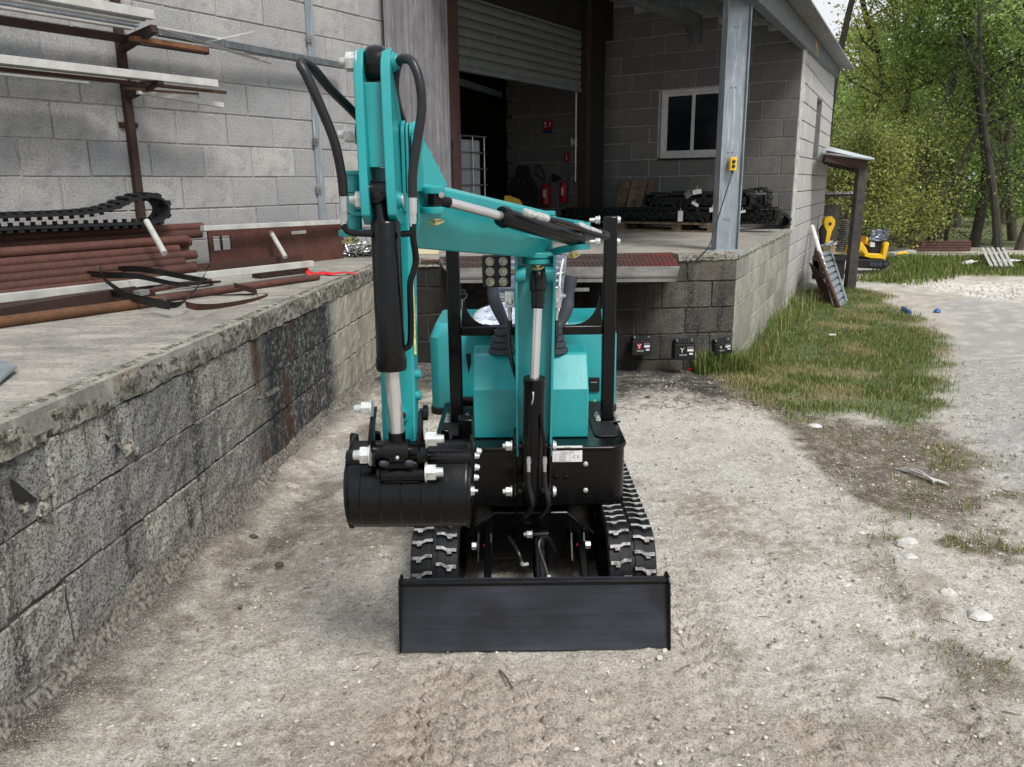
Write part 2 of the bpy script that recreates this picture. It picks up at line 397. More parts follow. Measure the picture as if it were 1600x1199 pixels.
# ================================================================== GROUND
def seg_axis(parts):
    out = []
    for a, b, st in parts: out += list(np.arange(a, b, st))
    out.append(parts[-1][1]); return np.array(out)
def inpoly(x, y, P):
    ins = np.zeros(x.shape, bool); n = len(P)
    for i in range(n):
        x0, y0 = P[i]; x1, y1 = P[(i + 1) % n]
        c = ((y0 > y) != (y1 > y)) & (x < (x1 - x0) * (y - y0) / (y1 - y0 + 1e-12) + x0); ins ^= c
    return ins
def sdist(x, y, P):
    d = np.full(x.shape, 1e9); n = len(P)
    for i in range(n):
        x0, y0 = P[i]; x1, y1 = P[(i + 1) % n]; dx, dy = x1 - x0, y1 - y0
        t = np.clip(((x - x0) * dx + (y - y0) * dy) / (dx * dx + dy * dy + 1e-12), 0, 1)
        d = np.minimum(d, np.hypot(x - x0 - t * dx, y - y0 - t * dy))
    return np.where(inpoly(x, y, P), d, -d)
def gpoly(*q): return [tuple(atG(*p)[:2]) for p in q]
P_grass = gpoly((1120, 590), (1180, 628), (1240, 652), (1330, 640), (1420, 665), (1462, 640), (1478, 590), (1466, 535), (1440, 500), (1395, 475), (1380, 462), (1330, 450), (1290, 440), (1235, 480), (1150, 540))
P_grass2 = gpoly((1335, 440), (1420, 444), (1500, 430), (1640, 432), (1640, 402), (1380, 402), (1384, 425))
P_white = gpoly((1335, 433), (1385, 436), (1450, 452), (1560, 470), (1640, 462), (1640, 440), (1500, 445), (1400, 428), (1345, 425))
P_gravel = gpoly((1470, 470), (1500, 560), (1470, 650), (1520, 720), (1640, 800), (1800, 640), (1700, 500), (1560, 465))
P_dirt = gpoly((1000, 560), (1110, 585), (1180, 640), (1215, 660), (1290, 745), (1350, 790), (1500, 830), (1540, 760), (1470, 660), (1380, 660), (1240, 650), (1150, 590))
P_dark = gpoly((900, 560), (1120, 560), (1180, 612), (1110, 622), (1030, 612), (960, 625), (900, 640))
P_slab = gpoly((860, 660), (1000, 640), (1130, 648), (1200, 660), (1290, 755), (1240, 800), (1060, 760), (940, 740))
P_weed = [gpoly((1350, 830), (1440, 790), (1600, 760), (1700, 1000), (1600, 1070), (1470, 1010), (1400, 900)), gpoly((1480, 970), (1680, 980), (1680, 1080), (1540, 1070)), gpoly((1400, 700), (1520, 690), (1560, 770), (1440, 780))]
P_mud = gpoly((380, 1230), (470, 1080), (580, 1020), (1080, 1030), (1250, 1120), (1380, 1230))
P_side = gpoly((300, 935), (560, 700), (600, 610), (640, 560), (700, 560), (700, 640), (560, 760), (360, 960), (120, 1150), (0, 1240), (-40, 1180))
def build_ground():
    xs = seg_axis([(-90, -8, 3.5), (-8, -1.8, .2), (-1.8, 2.9, .016), (2.9, 4.6, .04), (4.6, 12, .13), (12, 110, 3.5)])
    ys = seg_axis([(-20, 1.8, .6), (1.8, 4.5, .0145), (4.5, 8.5, .035), (8.5, 24, .16), (24, 170, 4)])
    X, Y = np.meshgrid(xs, ys); Z = gz(X, Y)
    near = sst(14, 9, np.hypot(X, Y))
    n1 = fbm(X * .8, Y * .8, 3); n2 = fbm(X * 3.1, Y * 3.1, 9); n3 = fbm(X * 11, Y * 11, 21); n4 = fbm(X * 34, Y * 34, 33, 3)
    slab = np.clip(sdist(X, Y, P_slab) * 14 + .5, 0, 1)
    rough = 1 - .6 * slab
    Z = Z + (n1 - .5) * .05 * near * sst(1.0, 3, np.hypot(X, Y)) + ((n2 - .5) * .026 + (n3 - .5) * .018 + (n4 - .5) * .010) * near * rough
    # rubber-track prints pressed in the soft dirt in front of the machine
    for cxx, w, y0, y1, ang, st in ((-.34, .09, 1.5, 2.62, .10, 1.), (-.12, .09, 1.5, 2.45, .02, .8), (.12, .09, 1.5, 2.5, -.03, .9), (.36, .09, 1.5, 2.48, -.02, 1.), (.60, .09, 1.5, 2.9, .06, .9), (.80, .09, 1.5, 3.3, .16, .7), (1.05, .09, 1.5, 3.0, .30, .6), (1.30, .09, 1.5, 3.4, .10, .5), (1.5, .1, 1.8, 4.2, .45, .45), (.62, .09, 2.6, 4.6, .02, .35)):
        c = cxx + (Y - 1.2) * ang; u = (X - c) / w; m = sst(1.12, .95, np.abs(u)) * sst(y0, y0 + .2, Y) * sst(y1, y1 - .25, Y) * (.45 + .55 * sst(.40, .58, n2))
        ph = (Y + np.abs(u) * .035 + .02 * np.sign(u)) / .075; lug = sst(.32, .5, np.abs((ph % 1) - .5)) 
        Z = Z + m * st * (.042 * lug - .020)
    wd = X - (-1.50 + (Y - 2.1) * .0745)                      # heap of crumbs along the foot of the dock wall
    Z = Z + .05 * sst(.26, -.02, wd) * sst(7.2, 6.9, Y) * (.5 + fbm(X * 6, Y * 6, 77))
    # colours of the ground
    def L(a, b, t): return a + (b - a) * t[..., None]
    c = np.zeros(X.shape + (3,)); c[:] = (.49, .455, .40)
    c = L(c, np.array((.60, .575, .52)), sst(.38, .62, n1)); c = L(c, np.array((.36, .31, .25)), sst(.50, .64, n2) * .75); c = L(c, np.array((.30, .26, .20)), sst(.56, .66, n3) * .55)
    c = L(c, np.array((.70, .67, .61)), sst(.52, .64, fbm(X * 1.7 + 9, Y * 1.7, 55)) * .6); c = L(c, np.array((.74, .71, .66)), sst(.58, .68, n4) * .5)
    sm = np.clip(sdist(X, Y, P_mud) * 3 + .5 + (n2 - .5) * 2, 0, 1); c = L(c, np.array((.46, .38, .295)), sm * .55)
    c = L(c, np.array((.66, .645, .60)), np.clip(slab * (.35 + .6 * sst(.4, .6, n2)), 0, 1))
    edge = np.clip(sdist(X, Y, P_dirt) * 9 + .5 + (n3 - .5) * 1.6, 0, 1); c = L(c, np.array((.15, .118, .085)), edge * (1 - slab * .9) * (.75 + .25 * sst(.35, .6, n3)))
    c = L(c, np.array((.34, .31, .27)), edge * sst(.60, .68, n4) * .7 * (1 - slab))
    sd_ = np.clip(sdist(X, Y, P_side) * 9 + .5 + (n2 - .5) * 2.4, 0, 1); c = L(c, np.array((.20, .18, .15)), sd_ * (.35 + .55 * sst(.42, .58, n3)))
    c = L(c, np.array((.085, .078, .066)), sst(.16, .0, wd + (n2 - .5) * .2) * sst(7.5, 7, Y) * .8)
    gr = np.clip(sdist(X, Y, P_gravel) * 3.5 + .5 + (n2 - .5) * 2, 0, 1); c = L(c, np.array((.42, .42, .415)), gr * .85); c = L(c, np.array((.65, .64, .62)), gr * sst(.56, .66, n4) * .5)
    for P in P_weed:
        m = np.clip(sdist(X, Y, P) * 3 + .5, 0, 1) * sst(.42, .52, fbm(X * 3.4, Y * 3.4, 91)); c = L(c, np.array((.115, .10, .045)), m * (.65 + .35 * sst(.4, .6, n3)))
    far = sst(3.2, 4.0, X) * (1 - gr) * sst(1, 2, Y); c = L(c, np.array((.66, .63, .56)), far * sst(.45, .6, n2) * .4)
    wh = np.clip(sdist(X, Y, P_white) * 3 + .6 + (n2 - .5) * 2.5, 0, 1); c = L(c, np.array((.85, .83, .77)), wh * sst(.36, .52, n3) * .95)
    g = np.clip(np.maximum(sdist(X, Y, P_grass) * 4 + .5, sdist(X, Y, P_grass2) * 2 + .6) + (n2 - .5) * 1.6, 0, 1)
    g = np.maximum(g, sst(21, 23, Y + (n1 - .5) * 3)); gc = L(np.zeros(c.shape) + np.array((.105, .150, .035)), np.array((.27, .235, .115)), sst(.46, .62, fbm(X * 1.9, Y * 1.9, 63)))
    gc = L(gc, np.array((.03, .04, .015)), sst(.5, .7, n3) * .5)
    c = c * (1 - g[..., None]) + gc * g[..., None]
    dark_gnd = np.clip(sdist(X, Y, P_dark) * 2.2 + .7 + (n2 - .5) * 1.6, 0, 1); dark_gnd = np.maximum(dark_gnd, sst(5.9, 6.6, Y) * sst(1.9, 1.4, X) * sst(8, 7.5, Y)) * (1 - g); c = L(c, np.array((.026, .021, .017)), dark_gnd * (.8 + .2 * sst(.4, .6, n3)))  # darkens the ground in front of the dock and its recess
    c *= (.86 + .28 * n4)[..., None]
    ny, nx = X.shape; me = bpy.data.meshes.new('ground')
    V = np.stack([X, Y, Z], -1).reshape(-1, 3); idx = np.arange(nx * ny).reshape(ny, nx)
    F = np.stack([idx[:-1, :-1], idx[:-1, 1:], idx[1:, 1:], idx[1:, :-1]], -1).reshape(-1, 4)
    me.vertices.add(len(V)); me.vertices.foreach_set('co', V.ravel()); me.loops.add(F.size); me.loops.foreach_set('vertex_index', F.ravel().astype(np.int32))
    me.polygons.add(len(F)); me.polygons.foreach_set('loop_start', np.arange(0, F.size, 4, dtype=np.int32)); me.update(calc_edges=True)
    me.polygons.foreach_set('use_smooth', np.ones(len(F), bool))
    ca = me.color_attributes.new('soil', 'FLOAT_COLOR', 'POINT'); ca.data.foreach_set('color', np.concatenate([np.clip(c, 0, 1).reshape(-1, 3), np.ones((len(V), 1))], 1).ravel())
    o = bpy.data.objects.new('ground', me); COL.objects.link(o); tag(o, 'dusty pale dirt and worn concrete yard with gravel track and grass verge', kind='structure')
    t = NT('yard_ground'); w = t.pos(src='World'); cc = t.attr('soil')
    f = t.noise(120, 4, .8, w); f2 = t.noise(38, 5, .8, w, .4); sp = t.noise(170, 2, .6, w); vo = t.voro(55, w)
    cc = t.mix(1.0, cc, t.ramp(t.noise(70, 5, .85, w), .34, .66, (.62, .60, .57), (1.28, 1.28, 1.28)), 'MULTIPLY')
    cc = t.mix(t.math('MULTIPLY', t.ramp(f, .53, .60), .70), cc, t.mix(1.0, cc, (.36, .34, .31), 'MULTIPLY'))
    cc = t.mix(t.math('MULTIPLY', t.ramp(sp, .56, .62), .45), cc, (.80, .77, .71))
    cc = t.mix(t.math('MULTIPLY', t.ramp(f2, .54, .62), .60), cc, t.mix(1.0, cc, (.50, .46, .41), 'MULTIPLY'))
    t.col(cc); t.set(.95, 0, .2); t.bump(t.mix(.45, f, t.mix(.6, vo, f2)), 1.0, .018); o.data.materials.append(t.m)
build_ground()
# ---- loose stones, twigs, grass (things nobody could count)
def tint_mat(name, attr='tint', rough=.9, trans=0, bump=0):
    t = NT(name); c = t.attr(attr)
    t.col(t.mix(t.ramp(t.noise(40, 3, .6, t.pos(src='World')), .35, .7), t.mix(1.0, c, (.7, .7, .7), 'MULTIPLY'), c)); t.set(rough, 0, .3)
    if trans:
        td = t.n('ShaderNodeBsdfTranslucent'); t.l(c, td.inputs[0]); mx = t.n('ShaderNodeMixShader'); mx.inputs[0].default_value = trans
        t.l(t.b.outputs[0], mx.inputs[1]); t.l(td.outputs[0], mx.inputs[2]); t.l(mx.outputs[0], t.out.inputs[0])
    return t.m
M['stone_tint'] = tint_mat('loose_stone'); M['grass_tint'] = tint_mat('grass_blade', rough=.7, trans=.3); M['leaf_tint'] = tint_mat('leaf', rough=.55, trans=.5)
def raw(name, V, F, tint, mat, smooth=False):
    me = bpy.data.meshes.new(name); V = np.asarray(V, np.float32).reshape(-1, 3); F = np.asarray(F, np.int32); k = F.shape[1]
    me.vertices.add(len(V)); me.vertices.foreach_set('co', V.ravel()); me.loops.add(F.size); me.loops.foreach_set('vertex_index', F.ravel())
    me.polygons.add(len(F)); me.polygons.foreach_set('loop_start', np.arange(0, F.size, k, dtype=np.int32)); me.update(calc_edges=True)
    if smooth: me.polygons.foreach_set('use_smooth', np.ones(len(F), bool))
    ca = me.color_attributes.new('tint', 'FLOAT_COLOR', 'POINT'); t = np.asarray(tint, np.float32); ca.data.foreach_set('color', np.concatenate([t, np.ones((len(t), 1), np.float32)], 1).ravel())
    me.materials.append(mat); o = bpy.data.objects.new(name, me); COL.objects.link(o); return o
OCT = np.array([(1, 0, 0), (0, 1, 0), (-1, 0, 0), (0, -1, 0), (.6, .6, .7), (-.6, .5, .7), (-.5, -.6, .7), (.6, -.5, .7), (.1, 0, 1)])
OCF = np.array([(0, 4, 7), (0, 1, 4), (1, 5, 4), (1, 2, 5), (2, 6, 5), (2, 3, 6), (3, 7, 6), (3, 0, 7), (4, 5, 8), (5, 6, 8), (6, 7, 8), (7, 4, 8)])
def stones(name, pts, sizes, cols, label):
    n = len(pts); a = rng.uniform(0, 6.28, n); s = sizes[:, None] * rng.uniform(.55, 1.1, (n, 3)); s[:, 2] *= .75
    b = OCT[None] * s[:, None, :] * rng.uniform(.75, 1.2, (n, 9, 1)); ca, sa = np.cos(a)[:, None], np.sin(a)[:, None]
    V = np.stack([b[..., 0] * ca - b[..., 1] * sa, b[..., 0] * sa + b[..., 1] * ca, b[..., 2]], -1) + pts[:, None, :]
    F = (OCF[None] + 9 * np.arange(n)[:, None, None]).reshape(-1, 3)
    tag(raw(name, V, F, np.repeat(cols, 9, 0), M['stone_tint']), label, kind='stuff')
def scatter(n, x0, x1, y0, y1, fn):
    x = rng.uniform(x0, x1, n * 3); y = rng.uniform(y0, y1, n * 3); k = rng.random(n * 3) < fn(x, y); x, y = x[k][:n], y[k][:n]
    return np.stack([x, y, gz(x, y) + (fbm(x * .8, y * .8, 3) - .5) * .05 * sst(14, 9, np.hypot(x, y)) * sst(1, 3, np.hypot(x, y))], -1)
def fn_st(x, y):
    wd = x - (-1.50 + (y - 2.1) * .0745); f = .30 + .6 * sst(.5, .7, fbm(x * 2, y * 2, 44)) + .9 * sst(.35, .02, wd)
    f = f + .5 * (sdist(x, y, P_gravel) > 0) + .3 * (sdist(x, y, P_dirt) > 0)
    return f * (wd > .01) * (sdist(x, y, P_grass) < .05) * np.clip(4.5 / (np.hypot(x, y) + .1), 0, 1)
p = scatter(42000, -1.6, 5.2, 1.2, 8, fn_st); s = .0022 + .010 * rng.random(len(p)) ** 6
c = np.array((.48, .45, .39)) * rng.uniform(.35, 1.6, (len(p), 1)) * rng.uniform(.94, 1.06, (len(p), 3))
stones('gravel', p, s, c, 'loose small stones and crumbs scattered over the dirt yard')
p = scatter(3500, 3.5, 13, 11, 19, lambda x, y: 1. * (sdist(x, y, P_white) > -.1)); stones('white_gravel', p, .012 + .03 * rng.random(len(p)) ** 2, np.array((.68, .66, .60)) * rng.uniform(.7, 1.1, (len(p), 1)), 'band of white crushed limestone across the track')
def blades(name, pts, h, w, cols, label, bend=.5):
    n = len(pts); a = rng.uniform(0, 6.28, n); d = np.stack([np.cos(a), np.sin(a), np.zeros(n)], -1); q = np.stack([-np.sin(a), np.cos(a), np.zeros(n)], -1)
    up = np.array((0, 0, 1.)); b = (rng.random(n) * bend * h)[:, None]; H = h[:, None]; W = w[:, None] / 2
    V = np.stack([pts - q * W, pts + q * W, pts + up * H * .55 + d * b * .35 - q * W * .8, pts + up * H * .55 + d * b * .35 + q * W * .8, pts + up * H * (.98 - .2 * b / H) + d * b], 1)
    F = (np.array([(0, 1, 3), (0, 3, 2), (2, 3, 4)])[None] + 5 * np.arange(n)[:, None, None]).reshape(-1, 3)
    tag(raw(name, V, F, np.repeat(cols, 5, 0), M['grass_tint']), label, kind='stuff')
def fn_gr(x, y):
    return np.clip(np.maximum(sdist(x, y, P_grass) * 4 + .5, sdist(x, y, P_grass2) * 2 + .5) + (fbm(x * 3.1, y * 3.1, 9) - .5) * 1.6, 0, 1) * (.25 + .75 * sst(.36, .56, fbm(x * 2.2, y * 2.2, 71)))
def gcol(n, dry): 
    g = np.array((.155, .215, .045)) * rng.uniform(.55, 1.45, (n, 1)) * rng.uniform(.85, 1.15, (n, 3)); d = np.array((.46, .40, .21)) * rng.uniform(.7, 1.2, (n, 1))
    return np.where(rng.random((n, 1)) < dry[:, None], d, g)
p = scatter(52000, 1.3, 6.5, 4.6, 13.5, fn_gr); dry = .22 + .6 * sst(.46, .62, fbm(p[:, 0] * 1.9, p[:, 1] * 1.9, 63))
blades('lawn_grass', p, .02 + .045 * rng.random(len(p)), .004 + .004 * rng.random(len(p)), gcol(len(p), dry), 'short green and yellowed grass on the verge beside the side wall')
p = scatter(30000, 5, 18, 13, 23, lambda x, y: np.clip(sdist(x, y, P_grass2) * 2 + .5, 0, 1)); blades('far_grass', p, .05 + .12 * rng.random(len(p)) ** 2, .012 + .012 * rng.random(len(p)), gcol(len(p), np.full(len(p), .12)), 'taller grass beyond the white gravel in front of the trees')
def fn_tall(x, y):
    t = (y - 7.603) / (11.508 - 7.603); xx = 2.153 + t * 1.833; d = x - xx
    return ((d > .02) & (t > -.02)) * sst(.55, .05, d) * sst(.2, .6, fbm(x * 3, y * 3, 17)) * sst(13.5, 10, y)
p = scatter(6500, 2.1, 5.6, 7.5, 13, fn_tall); blades('tall_grass', p, .08 + .27 * rng.random(len(p)), .005 + .006 * rng.random(len(p)), gcol(len(p), np.full(len(p), .22)), 'tall uncut grass growing along the foot of the side wall', .8)
p = scatter(900, 1.75, 2.3, 7.2, 7.62, lambda x, y: 1. + 0 * x); blades('corner_grass', p, .08 + .22 * rng.random(len(p)), .005 + .005 * rng.random(len(p)), gcol(len(p), np.full(len(p), .15)), 'grass tuft growing between two batteries at the dock corner', .8)
def fn_wd(x, y):
    m = 0
    for P in P_weed: m = np.maximum(m, np.clip(sdist(x, y, P) * 3 + .4, 0, 1))
    m = np.maximum(m, .5 * np.clip(sdist(x, y, P_dirt) * 3, 0, 1))
    return m * sst(.42, .54, fbm(x * 3.4, y * 3.4, 91))
p = scatter(22000, .8, 4.5, 1.8, 6.3, fn_wd); blades('sparse_weeds', p, .008 + .04 * rng.random(len(p)) ** 2, .003 + .003 * rng.random(len(p)), gcol(len(p), np.full(len(p), .55)), 'sparse low weeds and dry straw on the stony dirt', 1.5)
# twigs and straw
def twigs(n, x0, x1, y0, y1, fn, name, label, L0=.02, L1=.08):
    p = scatter(n, x0, x1, y0, y1, fn); n = len(p); a = rng.uniform(0, 6.28, n); L = rng.uniform(L0, L1, n)[:, None]; w = rng.uniform(.0006, .0016, n)[:, None]
    d = np.stack([np.cos(a), np.sin(a), 0 * a], -1); q = np.stack([-np.sin(a), np.cos(a), 0 * a], -1); u = np.array((0, 0, 1.))
    V = np.stack([p - q * w, p + q * w, p + u * w * 2.5, p + d * L - q * w + u * .003, p + d * L + q * w + u * .003, p + d * L + u * (w * 2 + .004)], 1) + np.array((0, 0, .004))
    F = (np.array([(0, 1, 4, 3), (1, 2, 5, 4), (2, 0, 3, 5)])[None] + 6 * np.arange(n)[:, None, None]).reshape(-1, 4)
    c = np.array((.11, .085, .06)) * rng.uniform(.3, 2.4, (n, 1)) * (.35 if name == 'leaf_litter' else 1); tag(raw(name, V, F, np.repeat(c, 6, 0), M['stone_tint']), label, kind='stuff')
twigs(380, -1.4, 4.5, 1.3, 7.5, lambda x, y: .08 + .8 * (sdist(x, y, P_dirt) > 0) + .5 * sst(.35, 0, x - (-1.5 + (y - 2.1) * .0745)) + .5 * fn_wd(x, y), 'twigs', 'dry twigs and straw littering the dirt')
twigs(1200, .2, 2.2, 5.5, 7.6, lambda x, y: 1. + 0 * x, 'leaf_litter', 'dark dead leaves and twigs below the dock front', .015, .06)

# ================================================================== WALLS OF CONCRETE BLOCKS
MESHC = {}; MAT = ['']
def block_mesh(w, h, d=.05, seed=0, res=(1, 1), chip=.003, ch=.006):
    key = (round(w, 3), round(h, 3), seed, res, MAT[0])
    if key in MESHC: return MESHC[key]
    r = random.Random(seed * 131 + 7); nx, nz = res; mb = MB()
    xs = [0] + [ch + (w - 2 * ch) * i / nx for i in range(nx + 1)] + [w]; zs = [0] + [ch + (h - 2 * ch) * i / nz for i in range(nz + 1)] + [h]
    vs = []
    for j, z in enumerate(zs):
        for i, x in enumerate(xs):
            e = (i in (0, len(xs) - 1)) or (j in (0, len(zs) - 1))
            vs.append((x + (r.uniform(-1, 1) * chip if not e or nx > 1 else 0), (ch if e else 0) + r.uniform(-1, 1) * chip * (1.3 if nx > 1 else .4), z + (r.uniform(-1, 1) * chip if nx > 1 else 0)))
    W = len(xs); fs = [(j * W + i, j * W + i + 1, (j + 1) * W + i + 1, (j + 1) * W + i) for j in range(len(zs) - 1) for i in range(W - 1)]
    k = len(vs); T = len(zs) - 1; cor = [0, W - 1, T * W + W - 1, T * W]
    rim = [i for i in range(W)] + [j * W + W - 1 for j in range(1, T + 1)] + [T * W + i for i in range(W - 2, -1, -1)] + [j * W for j in range(T - 1, 0, -1)]
    back = []
    for q in rim: vs.append((vs[q][0], d, vs[q][2])); back.append(len(vs) - 1)
    n = len(rim); fs += [(rim[(i + 1) % n], rim[i], back[i], back[(i + 1) % n]) for i in range(n)]
    mb.add(vs, fs); m = mb.mesh('block', ang=0); MESHC[key] = m; return m
BLOCKS = {}
def block_wall(parent, frame, name, u0, u1, z0, z1, mat, mmat, phase=(0, .239), holes=(), course=.25, blk=.478, zbase=.93, top=None, res=(1, 1), gap=.011, chip=.002, maxn=10**6, nvar=6, thick=.2, rnd=None, short=None, label=None, jit=.002, vgap=None):
    """backing of mortar as the wall part; each block a sub-part of it"""
    us = sorted({u0, u1} | {q for h in holes for q in (h[0], h[1]) if u0 < q < u1}); zs = sorted({z0, z1} | {q for h in holes for q in (h[2], h[3]) if z0 < q < z1})
    mb = MB()
    for i in range(len(us) - 1):
        for j in range(len(zs) - 1):
            a, b, c, d = us[i], us[i + 1], zs[j], zs[j + 1]; mu, mz = (a + b) / 2, (c + d) / 2
            if any(h[0] < mu < h[1] and h[2] < mz < h[3] for h in holes): continue
            if top and j == len(zs) - 2:
                mb.prism([(a, .009, c), (b, .009, c), (b, .009, max(c + .01, top(b))), (a, .009, max(c + .01, top(a)))], (0, thick, 0))
            else: mb.bx(a, b, .009, thick, c, d)
    wall = mb.build(name, mmat, None, ang=0); wall.location = frame.o; wall.rotation_euler = (0, 0, frame.rot)
    if parent is not None: wall.parent = parent
    if label: wall['label'] = label
    k0 = math.floor((z0 - zbase) / course + 1e-6); n = 0; rest = []; r = random.Random(5)
    cells = []
    k = k0
    while zbase + k * course < z1 - .02:
        a = max(z0, zbase + k * course); b = min(z1, zbase + (k + 1) * course); ph = phase[k % 2]
        m = math.floor((u0 - ph) / blk); 
        while ph + m * blk < u1 - .02:
            c, d = max(u0, ph + m * blk), min(u1, ph + (m + 1) * blk); m += 1
            segs = [(c, d)]
            for h in holes:
                if min(b, h[3]) - max(a, h[2]) > .05:
                    new = []
                    for s, t in segs:
                        if t <= h[0] or s >= h[1]: new.append((s, t)); continue
                        if s < h[0] - .05: new.append((s, h[0]))
                        if t > h[1] + .05: new.append((h[1], t))
                    segs = new
            for s, t in segs:
                if t - s < .045: continue
                bb = min(b, top(s) - .01, top(t) - .01) if top else b
                if bb - a < .06: continue
                cells.append((s, t, a, bb))
        k += 1
    cells.sort(key=lambda q: q[0]); MAT[0] = mat.name
    for (s, t, a, b) in cells:
        vg = vgap or gap; w, h = t - s - vg, b - a - gap; full = abs(w - (blk - vg)) < .004 and abs(h - (course - gap)) < .004
        me = block_mesh(round(w, 3), round(h, 3), .05, r.randrange(nvar) if full else 90 + int(w * 100) % 3, res, chip, .006)
        loc = (s + vg / 2 + r.uniform(-jit, jit), -r.uniform(0, .006), a + gap / 2 + r.uniform(-jit, jit))
        if n < maxn:
            o = bpy.data.objects.new('block', me); COL.objects.link(o); o.parent = wall; o.location = loc
            o.rotation_euler = (0, r.uniform(-.004, .004), r.uniform(-.004, .004)); n += 1
            if not me.materials: me.materials.append(mat)
        else: rest.append((me, Vector(loc)))
    if rest:
        mb = MB()
        for me, l in rest: mb.add([v.co + l for v in me.vertices], [tuple(p.vertices) for p in me.polygons])
        q = mb.build('block', mat, None, ang=0); q.parent = wall; q['kind'] = 'stuff'
    return wall
FB = Frame(atY(500, 300, 7.75), 33.5)                    # long wall with the racks and the roller door
CN = atZ(1235, 357.6, DZ)                                # corner of window wall and side wall
FF = Vector((2.153, 7.603, 0))                           # front corner of the dock
_a = (CN - FF); FS = Frame(FF, math.degrees(math.atan2(_a.x, _a.y))); LS = (Vector((CN.x, CN.y, 0)) - FF).length
FS2 = Frame(CN, 25.6)
IW = Vector((1.68, 13.006, 0)); _b = Vector((CN.x, CN.y, 0)) - IW; FW = Frame(IW, math.degrees(math.atan2(_b.x, _b.y))); LW = _b.length
# ---- loading dock
dock = thing('loading_dock', 'raised concrete loading dock with mossy block retaining walls along the yard', 'loading dock')
FD = Frame((-1.597, .8, 0), math.degrees(math.atan2(.0745, 1))); LD = math.hypot(6.5, 6.5 * .0745)
FFr = Frame((-1.11, 7.3, 0), math.degrees(math.atan2(3.263, .303))); LF = math.hypot(3.263, .303)
bs = random.Random(3)
block_wall(dock, FD, 'left_wall', 0, LD, -.1, .86, M['dockblock'], M['mortar_dark'], (.12, .33), (), .242, .492, .105, res=(9, 5), gap=.008, chip=.0035, nvar=9, jit=.004, label='stained left retaining wall running towards the camera')
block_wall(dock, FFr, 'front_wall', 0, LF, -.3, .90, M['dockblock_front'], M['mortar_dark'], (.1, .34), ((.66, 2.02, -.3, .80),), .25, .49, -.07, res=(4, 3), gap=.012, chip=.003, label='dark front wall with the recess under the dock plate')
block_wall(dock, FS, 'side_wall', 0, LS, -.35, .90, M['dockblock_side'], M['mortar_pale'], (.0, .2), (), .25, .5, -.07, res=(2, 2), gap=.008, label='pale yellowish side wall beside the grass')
mb = MB(); fx = FFr.w(.30, 0, 0); gx = FFr.w(2.72, 0, 0); h = FFr
P = [(-1.60, .5), (-1.12, 7.3), tuple(h.w(.46, .0, 0)[:2]), tuple(h.w(.46, -.22, 0)[:2]), tuple(h.w(2.70, -.22, 0)[:2]), tuple(h.w(2.70, 0, 0)[:2]), (2.153, 7.603), (CN.x, CN.y), (6.6, 17.2), (3.5, 22), (-14, 22), (-14, .5)]
mb.prism([(x, y, DZ) for x, y in P], (0, 0, -.08)); mb.build('floor', M['dockfloor'], dock, ang=0)
# rough slab edges as displaced strips
def edge_strip(name, fr, u0, u1, z0, z1, out, seed, mat, parent, step=.02, amp=.012):
    n = int((u1 - u0) / step); m = 7; mb = MB()
    def f(a, b):
        u = u0 + (u1 - u0) * a; prof = [(-.10, z1 - .012), (-.05, z1 + .007), (out * .6, z1 - .006), (out, z1 - .03), (out, (z0 + z1) / 2), (out * .9, z0 + .012), (-.03, z0)]
        k = int(round(b * 6)); d, z = prof[k]; e = 0 if k == 0 else (.12 if k == 1 else 1)
        q = float(fbm(u * 9 + seed, z * 20 + k * 1.7, seed)) - .5; q2 = float(fbm(u * 2.2 + seed, k * .3, seed + 3)) - .5
        return fr.w(u, d + e * (q * amp * 2.2 + q2 * amp * 1.5), z + (e * (float(fbm(u * 14, k * 3.3, seed + 8)) - .5) * amp * (1.6 if k > 0 else 0)))
    mb.grid(f, n, 6); return mb.build(name, mat, parent, ang=0)
edge_strip('slab_edge', FD, 0, LD, .822, DZ, .012, 4, M['slabedge'], dock, .015, .014)
edge_strip('slab_edge', FFr, 2.70, LF, .87, DZ, .02, 14, M['slabedge'], dock)
edge_strip('slab_edge', FFr, 0, .46, .86, DZ, .02, 24, M['slabedge'], dock)
edge_strip('slab_edge', FS, 0, LS, .88, DZ, .02, 34, M['dockblock_side'], dock, .05)
# foot of the left wall: rough spilled mortar band
def foot(a, b):
    u = a * LD; k = b; z = .14 - .22 * b + (float(fbm(u * 3, 5.5, 8)) - .5) * .12 * (1 - b); d = .004 + .10 * b ** 1.6 + (float(fbm(u * 7, b * 4, 18)) - .5) * .05 * (b > 0)
    return FD.w(u, d, z)
mb = MB(); mb.grid(foot, 260, 5); mb.build('wall_footing', M['footing'], dock, ang=0)
mb = MB(); q = [FFr.w(u, d, 0) for u, d in ((.66, -.19), (.66, -1.2), (2.02, -1.2), (2.02, -.19))]   # the pit behind the recess
for i in range(3): mb.prism([q[i] + Vector((0, 0, -.4)), q[i + 1] + Vector((0, 0, -.4)), q[i + 1] + Vector((0, 0, .83)), q[i] + Vector((0, 0, .83))], (0, .02, 0))
mb.build('pit_wall', M['mortar_dark'], dock, ang=0)
